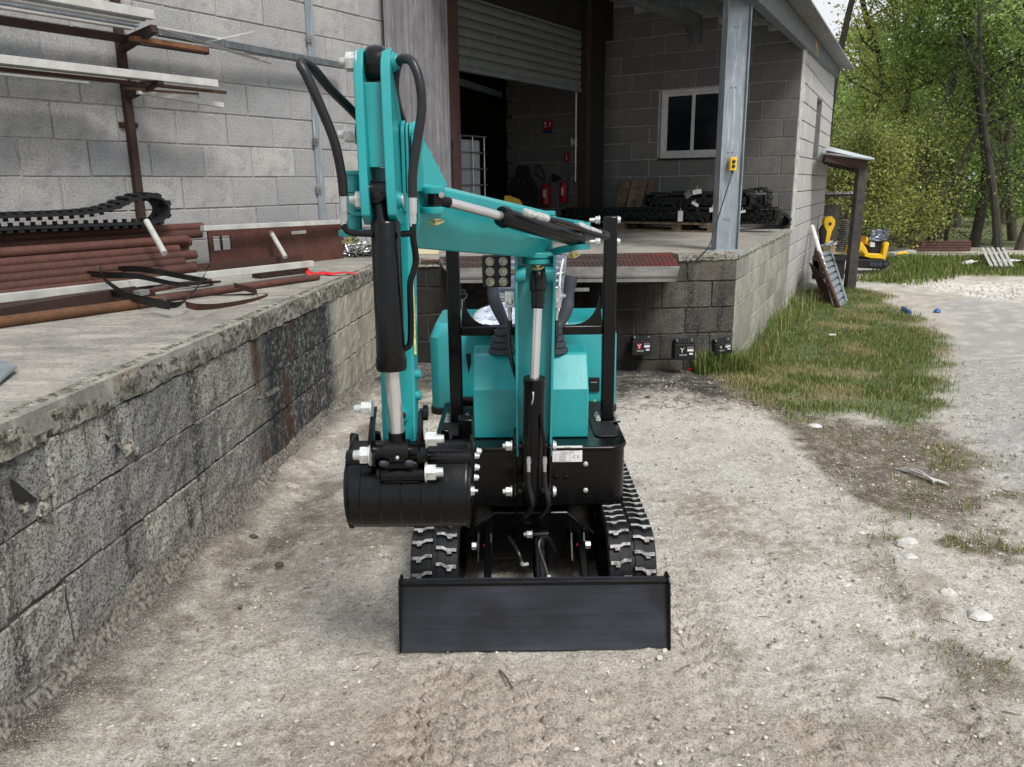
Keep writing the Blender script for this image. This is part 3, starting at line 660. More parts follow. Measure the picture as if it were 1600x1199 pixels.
# dock plate: red mesh ramp and grey steel lip
pl = thing('dock_leveler', 'sloping dock plate with red mesh strip and worn grey lip under the roller door', 'dock plate', FFr.w(1.5, 0, DZ))
A0, A1 = FFr.w(.46, -.2, DZ + .004), FFr.w(2.70, -.2, DZ + .004)
B0, B1 = atY(700, 419, 7.28), atY(1062, 416, 7.36); C0, C1 = atY(709, 433, 7.10), atY(1058, 431, 7.16); E0 = atY(692, 417, 7.28)
mb = MB(); dn = Vector((0, 0, -.008))
for i in range(52):                                                            # cross wires of the mesh
    t0, t1 = i / 52, (i + .45) / 52; a, b = A0.lerp(A1, t0), A0.lerp(A1, t1); c, d = B0.lerp(B1, t0), B0.lerp(B1, t1); mb.prism([a, b, d, c], dn)
for i in range(9):
    t0, t1 = i / 9, (i + .35) / 9; mb.prism([A0.lerp(B0, t0), A1.lerp(B1, t0), A1.lerp(B1, t1), A0.lerp(B0, t1)], dn * .8)
t = NT('red_mesh'); n = t.noise(1.5, 4, .6, t.pos(src='World')); X = t.n('ShaderNodeSeparateXYZ'); t.l(t.g.outputs['Position'], X.inputs[0])
c = t.mix(t.ramp(t.math('ADD', t.math('MULTIPLY', X.outputs['X'], .5), t.math('MULTIPLY', n, .3)), .62, 1.05), (.060, .040, .036), (.17, .032, .028)); t.col(c); t.set(.7, .2); mb.build('mesh_strip', t.m, pl, ang=0)
mb = MB(); mb.prism([v + Vector((0, 0, -.02)) for v in (A0, A1, B1, B0)], dn); mb.build('back_plate', M['rust_dark'], pl, ang=0)
mb = MB(); mb.prism([B0, B1, C1, C0], (0, .004, -.018)); mb.prism([A0 + Vector((0, 0, -.002)), B0 + Vector((.02, 0, -.002)), C0 + Vector((0, 0, -.002)), E0 + Vector((0, 0, -.004))], (0, .004, -.016))
mb.build('lip', M['dirtysteel'], pl, ang=0)
mb = MB(); mb.bar(C0 + Vector((.0, .03, -.04)), C1 + Vector((0, .03, -.04)), .05, .03); mb.bx(.42, .445, 7.0, 7.05, .60, .76); mb.bx(.30, .7, 7.1, 7.12, .66, .69); mb.build('lip_support', M['dirtysteel'], pl, ang=0)
mb = MB(); mb.bar(FFr.w(.30, .02, .925), FFr.w(.47, .02, .925), .03, .02); mb.build('edge_angle', M['rust'], pl, ang=0)

# ================================================================== WAREHOUSE
wh = thing('warehouse', 'grey concrete block warehouse with roller door, canopy and small office window', 'warehouse')
lw = block_wall(wh, FB, 'rack_wall', -6.0, 1.28, DZ - .05, 5.2, M['block'], M['mortar'], (-.51, -.76), (), .25, .478, .93, maxn=10**6, res=(1, 1), gap=.0065, label='pale left wall behind the storage racks')
# count: keep the largest as parts
WX0, WZ0 = FW.px(1029, 248); WX1, WZ1 = FW.px(1136, 137); WZ1 += 0; WIN = (WX0 - .02, WX1 + .02, WZ0 - .0, 2.93)
rooft = lambda u: 4.22 - .222 * u
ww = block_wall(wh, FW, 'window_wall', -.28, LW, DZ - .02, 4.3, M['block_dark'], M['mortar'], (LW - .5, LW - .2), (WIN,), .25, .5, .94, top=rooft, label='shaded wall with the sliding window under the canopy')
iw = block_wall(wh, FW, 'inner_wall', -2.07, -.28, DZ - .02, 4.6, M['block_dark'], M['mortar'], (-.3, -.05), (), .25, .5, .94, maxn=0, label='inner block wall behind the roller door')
LS2 = (Vector((6.34, 16.42, 0)) - Vector((CN.x, CN.y, 0))).length
SL = (2.35, 3.27, 1.95, 2.92)
side_top = lambda u: 3.52 + .035 * u
sw = block_wall(wh, FS2, 'side_wall', .045, LS2, -.45, 3.8, M['block_side'], M['mortar_pale'], (.0, .2), (SL,), .25, .5, .94, top=side_top, gap=.015, vgap=.04, maxn=60, label='pale outer side wall with one narrow opening')
mb = MB(); mb.bx(SL[0], SL[1], .19, .2, SL[2], SL[3]); q = mb.build('opening_panel', M['mortar'], None, ang=0); q.parent = sw
for z in (2.25, 2.6):
    mb = MB(); mb.bx(SL[0], SL[1], .15, .188, z, z + .02); q = mb.build('sill', M['mortar_pale'], None, ang=0); q.parent = sw
# limit of 300: trim the far-left / topmost blocks of the rack wall into one part
allb = [o for w_ in (lw, ww, sw) for o in w_.children if o.name.startswith('block') and o.get('kind') != 'stuff']
def vis_size(o):
    p = o.parent.matrix_basis @ Vector(o.location); d = CM @ (np.array(p) - CP)
    x, y = 800 + FPX * d[0] / d[2], 599.5 + FPX * d[1] / d[2]; return (-1 if (x < -40 or x > 1640 or y < -40 or d[2] < 0) else 1 / d[2])
allb.sort(key=vis_size, reverse=True); join = {}
for o in allb[296:]: join.setdefault(o.parent, []).append(o)
for w_, L in join.items():
    mb = MB(); mt = L[0].data.materials[0]
    for o in L: mb.add([v.co + Vector(o.location) for v in o.data.vertices], [tuple(p.vertices) for p in o.data.polygons]); bpy.data.objects.remove(o)
    q = mb.build('block', mt, None, ang=0); q.parent = w_; q['kind'] = 'stuff'
# window
wf = MB(); z0, z1, u0, u1 = WIN[2], WIN[3], WX0, WX1; fw_ = .055
def wbox(mb, a, b, y0, y1, c, d):
    pts = [FW.w(u, -y, z) for z in (c, d) for y in (y0, y1) for u in (a, b)]; mb.add(pts, [(0, 2, 3, 1), (4, 5, 7, 6), (0, 1, 5, 4), (2, 6, 7, 3), (0, 4, 6, 2), (1, 3, 7, 5)])
win = MB()
for q in ((u0, u1, .04, .12, z1 - .04, z1), (u0, u1, .04, .12, z0, z0 + .06), (u0, u0 + .04, .041, .119, z0 + .06, z1 - .04), (u1 - .04, u1, .041, .119, z0 + .06, z1 - .04)): wbox(win, *q)
win = win.build('window', M['pvc'], wh, ang=0, bev=.004)
um = (u0 + u1) / 2
for nm, a, b, yy in (('left', u0 + .04, um + .05, .075), ('right', um - .03, u1 - .04, .05)):
    mb = MB()
    for q in ((a, b, yy, yy + .03, z1 - .085, z1 - .041), (a, b, yy, yy + .03, z0 + .061, z0 + .11), (a, a + .05, yy + .001, yy + .029, z0 + .11, z1 - .085), (b - .05, b, yy + .001, yy + .029, z0 + .11, z1 - .085)): wbox(mb, *q)
    s_ = mb.build('sash', M['pvc'], win, ang=0, bev=.003); mb = MB(); wbox(mb, a + .04, b - .04, yy + .012, yy + .018, z0 + .10, z1 - .075); mb.build('pane', M['darkglass'], win, ang=0)
mb = MB(); wbox(mb, u0 - .01, u1 + .01, -.02, .1, z0 - .03, z0 - .001); mb.build('window_sill', M['rust_dark'], wh, ang=0)
mb = MB()
for k in range(11): wbox(mb, u0 + .05, um, .125, .13, z0 + .1 + k * .075, z0 + .165 + k * .075)
mb.build('blind', M['black_matt'], wh, ang=0)
# cladding panel left of the door (ribbed sheet)
def fbox(fr, mb, a, b, d0, d1, c, e):
    pts = [fr.w(u, d, z) for z in (c, e) for d in (d1, d0) for u in (a, b)]; mb.add(pts, [(0, 2, 3, 1), (4, 5, 7, 6), (0, 1, 5, 4), (2, 6, 7, 3), (0, 4, 6, 2), (1, 3, 7, 5)]); return mb
ua = FB.px(603, 60, .1)[0]; ub = FB.px(704, 100, .1)[0]; ud = FB.px(709, 100)[0]; ue = FB.px(914, 140)[0]
def ribs(u): 
    t = (u / .115) % 1; return .022 * (sst(.0, .12, t) - sst(.38, .5, t)) + .006 * (abs(t - .75) < .05)
mb = MB(); n = 190
mb.grid(lambda a, b: FB.w(ua + (ub - ua) * a, .08 + ribs(ua + (ub - ua) * a) + .014 * math.sin(a * 17 + b * 1.5) + .008 * math.sin(a * 41 - b * 2), .94 + b * 4.3), n, 6)
mb.build('door_cladding', M['cladding'], wh, ang=0)
mb = MB(); fbox(FB, mb, ub + .0, ud + .02, -.1, .06, .94, 5.2); mb.build('door_jamb', M['rust_dark'], wh, ang=0, bev=.004)
mb = MB(); mb.cyl(FB.w(ub - .01, .10, .96), FB.w(ub - .01, .10, 1.95), .008, n=8); mb.tube([FB.w(ub - .01, .10, 1.95), FB.w(ub - .02, .12, 2.02), FB.w(ub - .01, .10, 2.08), FB.w(ub, .09, 2.0)], .006, 6); mb.build('door_cable', M['hose'], wh)
# roller shutter: each slat a part
zb = 2.92; st = .103
sh = MB(); fbox(FB, sh, ud, ue, -.09, -.075, zb, zb + .02); shut = sh.build('roller_shutter', M['shutter'], wh, ang=0)
for k in range(8):
    mb = MB(); z = zb + .02 + k * st
    prof = [(0, z), (.012, z + .02), (.016, z + st * .5), (.012, z + st - .018), (0, z + st - .004), (-.01, z + st - .004), (-.01, z)]
    mb.prism([FB.w(ud + .01, -.075 + d, q) for d, q in prof], FB.u * (ue - ud - .02)); mb.build('slat', M['shutter'], shut, ang=50)
mb = MB(); fbox(FB, mb, ud, ue, -.12, -.055, zb - .05, zb); mb.build('bottom_rail', M['galv_dark'], shut, ang=0, bev=.004)
mb = MB(); fbox(FB, mb, ud - .02, ue + .9, -.25, -.02, zb + .02 + 7.2 * st, 5.3); mb.build('lintel', M['black_matt'], wh, ang=0)
# dark right column and wall stub
mb = MB(); uc0, uc1 = FB.px(913, 300)[0], FB.px(941, 300)[0]
fbox(FB, mb, uc0, uc0 + .12, -.12, .02, .94, 5.2); mb.build('guide_post', M['rust_dark'], wh, ang=0)
mb = MB(); fbox(FB, mb, uc0 + .12, FB.px(943, 300)[0], -.16, -.01, .94, 5.2); mb.build('dark_pier', M['black_matt'], wh, ang=0)
mb = MB(); mb.cyl(FB.w(uc0 - .06, -.12, 1.62), FB.w(uc0 - .06, -.12, zb), .010, n=8); mb.build('pull_pole', M['alu'], wh)
# main roof, back, inner partition (keep the hall dark)
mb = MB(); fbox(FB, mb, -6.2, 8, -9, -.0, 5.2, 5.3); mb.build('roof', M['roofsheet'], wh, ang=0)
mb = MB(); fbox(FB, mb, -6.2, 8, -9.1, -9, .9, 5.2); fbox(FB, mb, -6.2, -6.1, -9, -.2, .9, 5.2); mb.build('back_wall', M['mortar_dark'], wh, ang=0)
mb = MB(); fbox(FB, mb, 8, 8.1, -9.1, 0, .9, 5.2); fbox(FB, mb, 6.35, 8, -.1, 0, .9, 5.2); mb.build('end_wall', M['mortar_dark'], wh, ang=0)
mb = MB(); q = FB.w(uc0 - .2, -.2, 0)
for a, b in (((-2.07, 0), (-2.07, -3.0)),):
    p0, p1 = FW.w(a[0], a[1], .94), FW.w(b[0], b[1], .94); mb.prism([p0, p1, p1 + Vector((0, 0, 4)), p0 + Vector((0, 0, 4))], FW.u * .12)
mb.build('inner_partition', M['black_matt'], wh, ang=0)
mb = MB(); p0, p1 = FB.w(ud + .1, -.7, 2.95), FB.w(ue + .2, -1.6, 2.95); mb.bar(p0, p1, .06, .08); mb.build('track_rail', M['galv_dark'], wh)
# canopy: roof sheet, rafters, edge beam, column
def roofz(p): 
    q = Vector((p.x, p.y, 0)) - FS2.o; q.z = 0; return 3.60 + .222 * q.dot(FS2.n) + .03 * q.dot(FS2.u)
def rp(t, s, dz=0):                          # t along the beam line from the corner, s out to the left
    p = FS2.o + FS2.u * t + FS2.n * s; p.z = 0; p.z = roofz(p) + dz; return p
def corr(y, p=.075, a=.009): return a * math.cos(2 * math.pi * y / p)
def canopy(a, b):
    t = -4.6 + a * (5.4 + 5.1); s0 = -.32; t2 = t; s1 = 3.3 if t < .2 else 3.3
    return rp(t2, s0 + (s1 - s0) * b, corr(t, .15, .015))
mb = MB(); mb.grid(canopy, 420, 3); ob = mb.build('canopy_roof', M['roofsheet'], wh, ang=0)
sd_ = ob.modifiers.new('solid', 'SOLIDIFY'); sd_.thickness = .004
mb = MB()
mb.prism([rp(-4.5, -.06, -.30), rp(LS2 + .05, -.06, -.22), rp(LS2 + .05, -.06, -.03), rp(-4.5, -.06, -.03)], FS2.n * .10); mb.build('edge_beam', M['galv_dark'], wh, ang=0, bev=.005)
mb = MB()
for t in (-4.2, -2.9, -1.5):                        # purlins below the sheets
    mb.prism([rp(t, .05, -.14), rp(t, 3.2, -.14), rp(t, 3.2, -.025), rp(t, .05, -.025)], FS2.u * .05)
mb.build('purlin', M['galv_dark'], wh, ang=0)
pr0 = FW.px(1088, 48)[0]                            # rafter that ends on the window wall
mb = MB(); ra = FW.w(pr0, .02, 0); rb_ = ra - FW.n * 4.5 - FW.u * .2
def rz(p, dz): return Vector((p.x, p.y, roofz(p) + dz))
d_ = FW.u * .09
mb.prism([rz(ra, -.22), rz(rb_, -.22), rz(rb_, -.03), rz(ra, -.03)], d_); mb.prism([rz(ra, -.22), rz(ra, -.40), rz(ra - FW.n * .06, -.40), rz(ra - FW.n * .12, -.28), rz(ra - FW.n * .4, -.22)], d_)
mb.build('rafter', M['galv_dark'], wh, ang=0)
# galvanised column on the dock corner
c0, c1 = atZ(1119, 392, DZ), atZ(1154, 391, DZ); ux = (c1 - c0).normalized(); uy = Vector((-ux.y, ux.x, 0)); wcol = (c1 - c0).length
mb = MB(); H = roofz(c0) - .05
def cbox(mb, a, b, c, d, z0, z1):
    pts = [c0 + ux * x + uy * y + Vector((0, 0, z)) for z in (z0, z1) for y in (c, d) for x in (a, b)]; mb.add(pts, [(0, 2, 3, 1), (4, 5, 7, 6), (0, 1, 5, 4), (2, 6, 7, 3), (0, 4, 6, 2), (1, 3, 7, 5)])
for a, b, c, d in ((0, .012, 0, .12), (wcol - .012, wcol, 0, .12), (.0118, wcol - .0118, .030, .040)): cbox(mb, a, b, c, d, .006, H - DZ)
colm = mb.build('column', M['galv'], wh, ang=0, bev=.003)
mb = MB(); cbox(mb, -.03, wcol + .03, -.02, .15, -.004, .010); mb.build('base_plate', M['galv'], colm, ang=0, bev=.002)
mb = MB()
for z in (.30, .93, 1.52, 2.05, 2.6):
    for x in (.085, .125): p = c0 + ux * x + uy * .029 + Vector((0, 0, z)); mb.cyl(p, p - uy * .003, .006, n=8)
mb.build('bolt_hole', M['ink'], colm)
# grey conduit strip on the rack wall
gp = MB(); fbox(FB, gp, -.045, .045, 0.005, .022, 1.0, 5.2); gpo = gp.build('wall_strip', M['galv'], wh, ang=0, bev=.003)
for x_, y_ in ((482, 62), (492, 222), (497, 297)):
    u_, z_ = FB.px(x_, y_); mb = MB(); fbox(FB, mb, u_ - .05, u_ + .01, .022, .04, z_ - .03, z_ + .03); mb.cyl(FB.w(u_ - .02, .04, z_), FB.w(u_ - .02, .048, z_), .01, n=8); mb.build('clip', M['dirtysteel'], gpo)
mb = MB(); u_, z_ = FS2.px(1268, 70); 
for k in range(7): mb.lathe(FS2.w(u_ + k * .05, .03, z_ + .02 - k * .018), (0, 0, 1), [(-.04, .01), (-.02, .04), (.02, .045), (.04, .01)], 7)
mb.build('foam_filler', rust('expanding_foam', (.42, .24, .05), (.55, .33, .08)), wh, ang=50)
for k in range(5):
    mb = MB(); u0_ = .95 + k * .62; fbox(FS2, mb, u0_, u0_ + .34, .004, .006, side_top(u0_) - .15, side_top(u0_) - .03); mb.build('gap', M['black_matt'], wh, ang=0)
# ================================================================== THE TEAL MINI EXCAVATOR
XC = .073
ex = thing('mini_excavator', 'teal and black mini excavator with folded arm and black blade parked mid yard', 'mini excavator', (XC, 3.2, 0))
def text(body, size, o, ux, uz, mat, parent, name='lettering', off=.0006, align='LEFT', ext=0):
    cu = bpy.data.curves.new(name, 'FONT'); cu.body = body; cu.size = size; cu.align_x = align; cu.extrude = ext
    tmp = bpy.data.objects.new('tmp', cu); me = bpy.data.meshes.new_from_object(tmp); bpy.data.objects.remove(tmp)
    ux = Vector(ux).normalized(); uz = Vector(uz).normalized(); n = ux.cross(uz)
    root = parent
    while root.parent: root = root.parent
    T = Matrix((ux, uz, n)).transposed().to_4x4(); T.translation = Vector(o) + n * off - OFF.get(root.name, Vector((0, 0, 0)))
    me.transform(T); me.materials.append(mat); q = bpy.data.objects.new(name, me); COL.objects.link(q); q.parent = parent; return q
# ---- rubber tracks
TR, TZ, TY0, TY1 = .148, .166, 2.835, 3.72
def path(s):                              # s = length along the belt -> (y, z, normal y, normal z)
    L = TY1 - TY0; A = math.pi * TR; s = s % (2 * L + 2 * A)
    if s < L: return TY1 - s, TZ + TR, 0, 1
    s -= L
    if s < A: a = s / TR; return TY0 - TR * math.sin(a), TZ + TR * math.cos(a), -math.sin(a), math.cos(a)
    s -= A
    if s < L: return TY0 + s, TZ - TR, 0, -1
    s -= L; a = s / TR; return TY1 + TR * math.sin(a), TZ - TR * math.cos(a), math.sin(a), -math.cos(a)
LT = 2 * (TY1 - TY0) + 2 * math.pi * TR
def lug_mesh(sx):
    P = [(-.037, .013), (-.012, .013), (.002, .004), (.038, .004), (.038, -.009), (.021, -.009), (.020, -.018), (.005, -.018), (.002, -.008), (-.014, .001), (-.037, .001)]
    P = [(x * sx * 1.0, v) for x, v in P]
    if sx < 0: P.reverse()
    n = len(P); me = bpy.data.meshes.new('lug')
    V = [(x * 1.05, v * 1.12, 0) for x, v in P] + [(x, v, .017) for x, v in P]
    me.from_pydata(V, [], [tuple(range(n - 1, -1, -1)), tuple(range(n, 2 * n))] + [(i, (i + 1) % n, n + (i + 1) % n, n + i) for i in range(n)])
    me.materials.append(M['rubber']); t = M.get('lug_top')
    if not t:
        t = M['lug_top'] = simple('dusty_lug_face', (.36, .355, .34), .8, 0, .35, 60, .2, 300, c2=(.10, .10, .10), src='World')
    me.materials.append(t); me.polygons[1].material_index = 1; return me
LUG = {1: lug_mesh(1), -1: lug_mesh(-1)}
for side, x0, x1 in ((-1, -.385, -.205), (1, .350, .530)):
    xm, wd = (x0 + x1) / 2, x1 - x0; mb = MB(); N = 96; prof = [(-wd / 2, 0), (-wd / 2 + .006, .011), (-.012, .011), (-.009, .006), (.009, .006), (.012, .011), (wd / 2 - .006, .011), (wd / 2, 0), (wd / 2, -.012), (-wd / 2, -.012)]
    vs = []
    for i in range(N):
        y, z, ny, nz_ = path(i * LT / N); vs += [(xm + u, y + ny * h_, z + nz_ * h_) for u, h_ in prof]
    k = len(prof); mb.add(vs, [(i * k + j, i * k + (j + 1) % k, ((i + 1) % N) * k + (j + 1) % k, ((i + 1) % N) * k + j) for i in range(N) for j in range(k)])
    tr = mb.build('track', M['rubber'], ex, ang=30)
    nl = 52
    for i in range(nl):
        for c in (-1, 1):
            s = (i + (.0 if c < 0 else .5)) * LT / nl + .01 * side; y, z, ny, nz_ = path(s)
            n = Vector((0, ny, nz_)); T = n.cross(Vector((1, 0, 0))); T = -T
            o = bpy.data.objects.new('lug', LUG[c]); COL.objects.link(o); o.parent = tr
            Mx = Matrix((Vector((1, 0, 0)), n.cross(Vector((1, 0, 0))), n)).transposed().to_4x4(); Mx.translation = Vector((xm + c * .044, y + ny * .010, z + nz_ * .010)) - OFF[ex.name]; o.matrix_local = Mx
    mb = MB(); 
    for y in (TY0, TY1): mb.cyl((xm - .06, y, TZ), (xm + .06, y, TZ), TR - .014, n=28)
    for y in (3.05, 3.28, 3.5): mb.cyl((xm - .05, y, .075), (xm + .05, y, .075), .055, n=18)
    mb.build('roller', M['black'], tr); mb = MB(); mb.bx(xm - .045, xm + .045, TY0, TY1, .09, .24); mb.build('track_frame', M['black'], ex, bev=.01)
    mb = MB(); mb.rings([(xm, path(i * LT / N)[0] * 1 , path(i * LT / N)[1]) for i in range(2)], .001, 3)
# ---- undercarriage
mb = MB(); mb.prism([(-.20, 3.0, .10), (.345, 3.0, .10), (.345, 3.0, .20), (.22, 3.0, .31), (-.08, 3.0, .31), (-.20, 3.0, .20)], (0, .65, 0)); mb.build('chassis', M['black'], ex, bev=.008)
mb = MB(); mb.cyl((XC, 3.38, .28), (XC, 3.38, .345), .20, n=32); mb.build('slew_ring', M['black_matt'], ex)
mb = MB()
for x in (-.115, .255): mb.prism([(x, 2.58, .05), (x, 3.08, .14), (x, 3.08, .22), (x, 2.95, .235), (x, 2.58, .12)], (.028, 0, 0))
mb.build('blade_arm', M['black'], ex, bev=.004)
mb = MB(); mb.bx(-.20, .345, 2.585, 2.615, .02, .15); mb.build('blade_frame', M['black'], ex, bev=.004)
for x0 in (-.145, .225):
    mb = MB()
    for dx in (0, .05): mb.prism([(x0 + dx, 2.86, .16), (x0 + dx, 3.0, .16), (x0 + dx, 3.0, .245), (x0 + dx, 2.93, .25)], (.010, 0, 0))
    q = mb.build('bracket', M['black'], ex, bev=.002); mb = MB(); s = -1 if x0 < 0 else 1; xx = x0 if x0 < 0 else x0 + .06; mb.nut((xx, 2.93, .195), (s, 0, 0), .016, .018, .0); mb.build('bolt', M['zinc'], q)
    mb = MB(); mb.lathe((x0 + .03, 2.91, .20), (0, -.2, 1), [(0, .006), (.008, .007), (.014, .003)], 8); mb.build('grease_cap', M['red'], q)
# ---- blade
bl = MB(); bx0, bx1 = -.400, .543
prof = [(2.545, .262), (2.565, .25), (2.600, .20), (2.612, .14), (2.598, .08), (2.545, .03), (2.500, .006), (2.496, .0), (2.512, .0), (2.560, .024), (2.612, .076), (2.628, .14), (2.614, .21), (2.585, .262)]
pr_ = [(2.552, .238), (2.556, .233), (2.560, .224), (2.553, .19), (2.540, .14), (2.522, .07), (2.500, .006), (2.497, 0), (2.515, 0), (2.545, .07), (2.565, .14), (2.578, .19), (2.584, .238)]
n = len(pr_); nx = 24; vs = []
for i in range(nx + 1):
    x = bx0 + (bx1 - bx0) * i / nx
    vs += [(x, y + .0025 * (float(fbm(x * 4, z * 9, 5)) - .5), z) for y, z in pr_]
bl.add(vs, [(i * n + (j + 1) % n, i * n + j, (i + 1) * n + j, (i + 1) * n + (j + 1) % n) for i in range(nx) for j in range(n)])
t = NT('blade_face'); v = t.pos(src='World'); a = t.noise(3.0, 5, .6, t.pos((1, 1, 3.5), 'World')); b = t.noise(2.0, 5, .7, t.pos((.6, 1, 26), 'World')); sm = t.noise(2.2, 3, .5, t.pos((1, 1, 1.2), 'World', (.5, 0, .4)))
c = t.mix(t.ramp(a, .35, .7), (.014, .015, .020), (.034, .038, .052)); c = t.mix(t.math('MULTIPLY', t.ramp(b, .5, .7), .30), c, (.060, .066, .085)); c = t.mix(t.math('MULTIPLY', t.ramp(sm, .52, .6), .7), c, (.010, .009, .012))
t.col(c); t.set(t.ramp(t.noise(9, 5, .7, v), .3, .7, (.28,) * 3, (.48,) * 3), .2); t.bump(b, .08, .003)
blade = bl.build('blade', t.m, ex, ang=30)
mb = MB(); mb.cyl((bx0, 2.562, .230), (bx1, 2.562, .230), .011, n=14); mb.build('top_tube', M['black'], blade)
for x in (bx0 - .007, bx1 - .001):
    mb = MB(); mb.prism([(x, 2.485, 0), (x, 2.60, 0), (x, 2.635, .14), (x, 2.62, .23), (x, 2.60, .248), (x, 2.55, .252), (x, 2.535, .238)], (.008, 0, 0)); mb.build('end_plate', M['black'], blade, bev=.002)
mb = MB(); mb.cyl((.105, 2.80, .085), (.105, 2.965, .205), .030, n=20); mb.cyl((.105, 2.66, .04), (.105, 2.80, .085), .014, n=12); mb.cyl((.07, 2.965, .225), (.14, 2.965, .225), .020, n=16); bc = mb.build('blade_cylinder', M['black'], ex)
mb = MB(); mb.nut((.075, 2.955, .232), (-1, 0, 0), .015, .018, .016, .009); mb.tube([(.055, 2.86, .15), (.035, 2.85, .152), (.03, 2.85, .165)], .007, 8); mb.build('fitting', M['zinc'], bc)
mb = MB(); mb.tube([(.03, 2.85, .165), (.015, 2.87, .20), (-.02, 2.95, .225)], .007, 8); mb.build('hose', M['hose'], ex)
mb = MB(); mb.tube([atY(868, 860, 2.93), atY(858, 842, 2.9), atY(846, 842, 2.86), atY(842, 856, 2.83), atY(850, 880, 2.78), atY(856, 900, 2.74)], .0075, 8); mb.build('hose', M['hose'], ex)
mb = MB(); p = atY(857, 899, 2.74); mb.cyl(p, p + Vector((.0, -.02, -.03)), .009, n=8); mb.build('fitting', M['zinc'], ex)
# ---- lower body: black ring with rounded front corners
def rounded(x0, x1, y0, y1, r, rf=None, k=7):
    P = []
    for cx_, cy_, a0 in ((x1 - r, y0 + r, -90), (x1 - .03, y1 - .03, 0), (x0 + .03, y1 - .03, 90), (x0 + r, y0 + r, 180)):
        rr = r if cy_ < (y0 + y1) / 2 else .03
        P += [(cx_ + rr * math.cos(R(a0 + 90 * i / k)), cy_ + rr * math.sin(R(a0 + 90 * i / k))) for i in range(k + 1)]
    return P
P = rounded(-.315, .452, 2.99, 3.98, .075)
mb = MB(); mb.prism([(x, y, .338) for x, y in P], (0, 0, .247)); body = mb.build('body', M['black'], ex, bev=.008)
P = rounded(-.322, .459, 2.983, 3.99, .08)
mb = MB(); mb.prism([(x, y, .572) for x, y in P], (0, 0, .018)); mb.build('deck', M['black'], ex, bev=.006)
for a, b in ((-.295, -.175), (.335, .435)):
    mb = MB(); mb.prism([(x, y, .591) for x, y in rounded(a, b, 3.10, 3.62, .03)], (0, 0, .006)); mb.build('floor_mat', M['black_matt'], ex, bev=.003)
mb = MB()
for q in ((915, 725), (915, 766)): p = atY(*q, 2.989); mb.lathe(p, (0, -1, 0), [(0, .010), (.004, .010), (.007, .005)], 14)
mb.build('screw', M['zinc'], ex)
mb = MB()
for q in ((868, 745), (884, 745)): p = atY(*q, 2.989); mb.lathe(p, (0, -1, 0), [(0, .010), (.003, .010), (.005, .005)], 14)
mb.build('plug', M['black'], ex)
# data plate
p0 = atY(863, 722.5, 2.984); p1 = atY(910, 697, 2.984); pw, ph = p1.x - p0.x, p1.z - p0.z
mb = MB(); mb.bx(p0.x, p1.x, 2.984, 2.988, p0.z, p1.z); dp = mb.build('data_plate', M['label'], ex, bev=.001)
X, Z, Y_ = (1, 0, 0), (0, 0, 1), 2.984
def T_(s, size, fx_, fz, al='CENTER'): text(s, size, (p0.x + pw * fx_, Y_, p0.z + ph * fz), X, Z, M['ink'], dp, 'lettering', .0006, al)
T_('MACHINE', .0062, .5, .88); T_('FABRIQUE SOUS CONTROLE DE QUALITE', .0048, .5, .79); T_('SUR LE MARCHE CETTE DESIGNATION', .0054, .5, .69); T_('Modele, HT10', .0086, .5, .55); T_('C E', .0170, .79, .24)
for i in range(5): T_('N 000 000 000 kg'[:12 + i % 3], .0046, .34, .42 - i * .085)
mb = MB()
for a, b, c, d in ((.09, .60, .495, .505), (.09, .60, .045, .055), (.09, .098, .045, .505), (.592, .60, .045, .505)): mb.bx(p0.x + pw * a, p0.x + pw * b, 2.9834, 2.9838, p0.z + ph * c, p0.z + ph * d)
mb.build('frame_line', M['dirtysteel'], dp, ang=0)
# ---- teal console, rear housing
def console():
    mb = MB(); x0, x1 = -.157, .309; y0 = 3.10; a = [(y0, .592), (y0, .795), (y0 + .085, .918), (y0 + .100, .925), (3.36, .93), (3.36, .592)]
    mb.prism([(x0, y, z) for y, z in a], (x1 - x0, 0, 0)); return mb
cons = console().build('console', M['teal'], ex, ang=15, bev=.005)
mb = MB(); P = rounded(-.385, .498, 3.66, 4.15, .045)
hz0, hz1 = .585, .965
lo = [(x, y, hz0 - .03) for x, y in P]; mi = [(x, y, hz1 - .06) for x, y in P]; cxm = .056
hi = [(cxm + (x - cxm) * .94, 3.66 + (y - 3.66) * .9 + .04, hz1) for x, y in P]; n = len(P)
mb.add(lo + mi + hi, [tuple(range(n - 1, -1, -1)), tuple(range(2 * n, 3 * n))] + [(k * n + i, k * n + (i + 1) % n, (k + 1) * n + (i + 1) % n, (k + 1) * n + i) for k in (0, 1) for i in range(n)])
hs = mb.build('rear_housing', M['teal'], ex, bev=.008)
mb = MB(); P2 = rounded(-.392, .503, 3.652, 4.15, .05); mb.prism([(x, y, hz0 - .055) for x, y in P2], (0, 0, .035)); mb.build('housing_seal', M['black_matt'], ex, bev=.006)
mb = MB(); q0, q1 = atY(920, 612, 3.655), atY(937, 590, 3.655); mb.bx(q0.x, q1.x, 3.650, 3.66, q0.z, q1.z); lt = mb.build('latch', M['black_matt'], hs, bev=.002)
mb = MB(); mb.bx(q0.x + .008, q1.x - .012, 3.646, 3.650, (q0.z + q1.z) / 2 + .010, (q0.z + q1.z) / 2 + .014); mb.build('latch_slot', M['silver'], lt)
q0 = atY(925, 630, 3.655); mb = MB(); mb.prism([(q0.x, 3.655, q0.z), (q0.x + .026, 3.655, q0.z), (q0.x + .013, 3.655, q0.z + .022)], (0, -.001, 0)); mb.build('warning_sticker', M['greenlabel'], hs, ang=0)
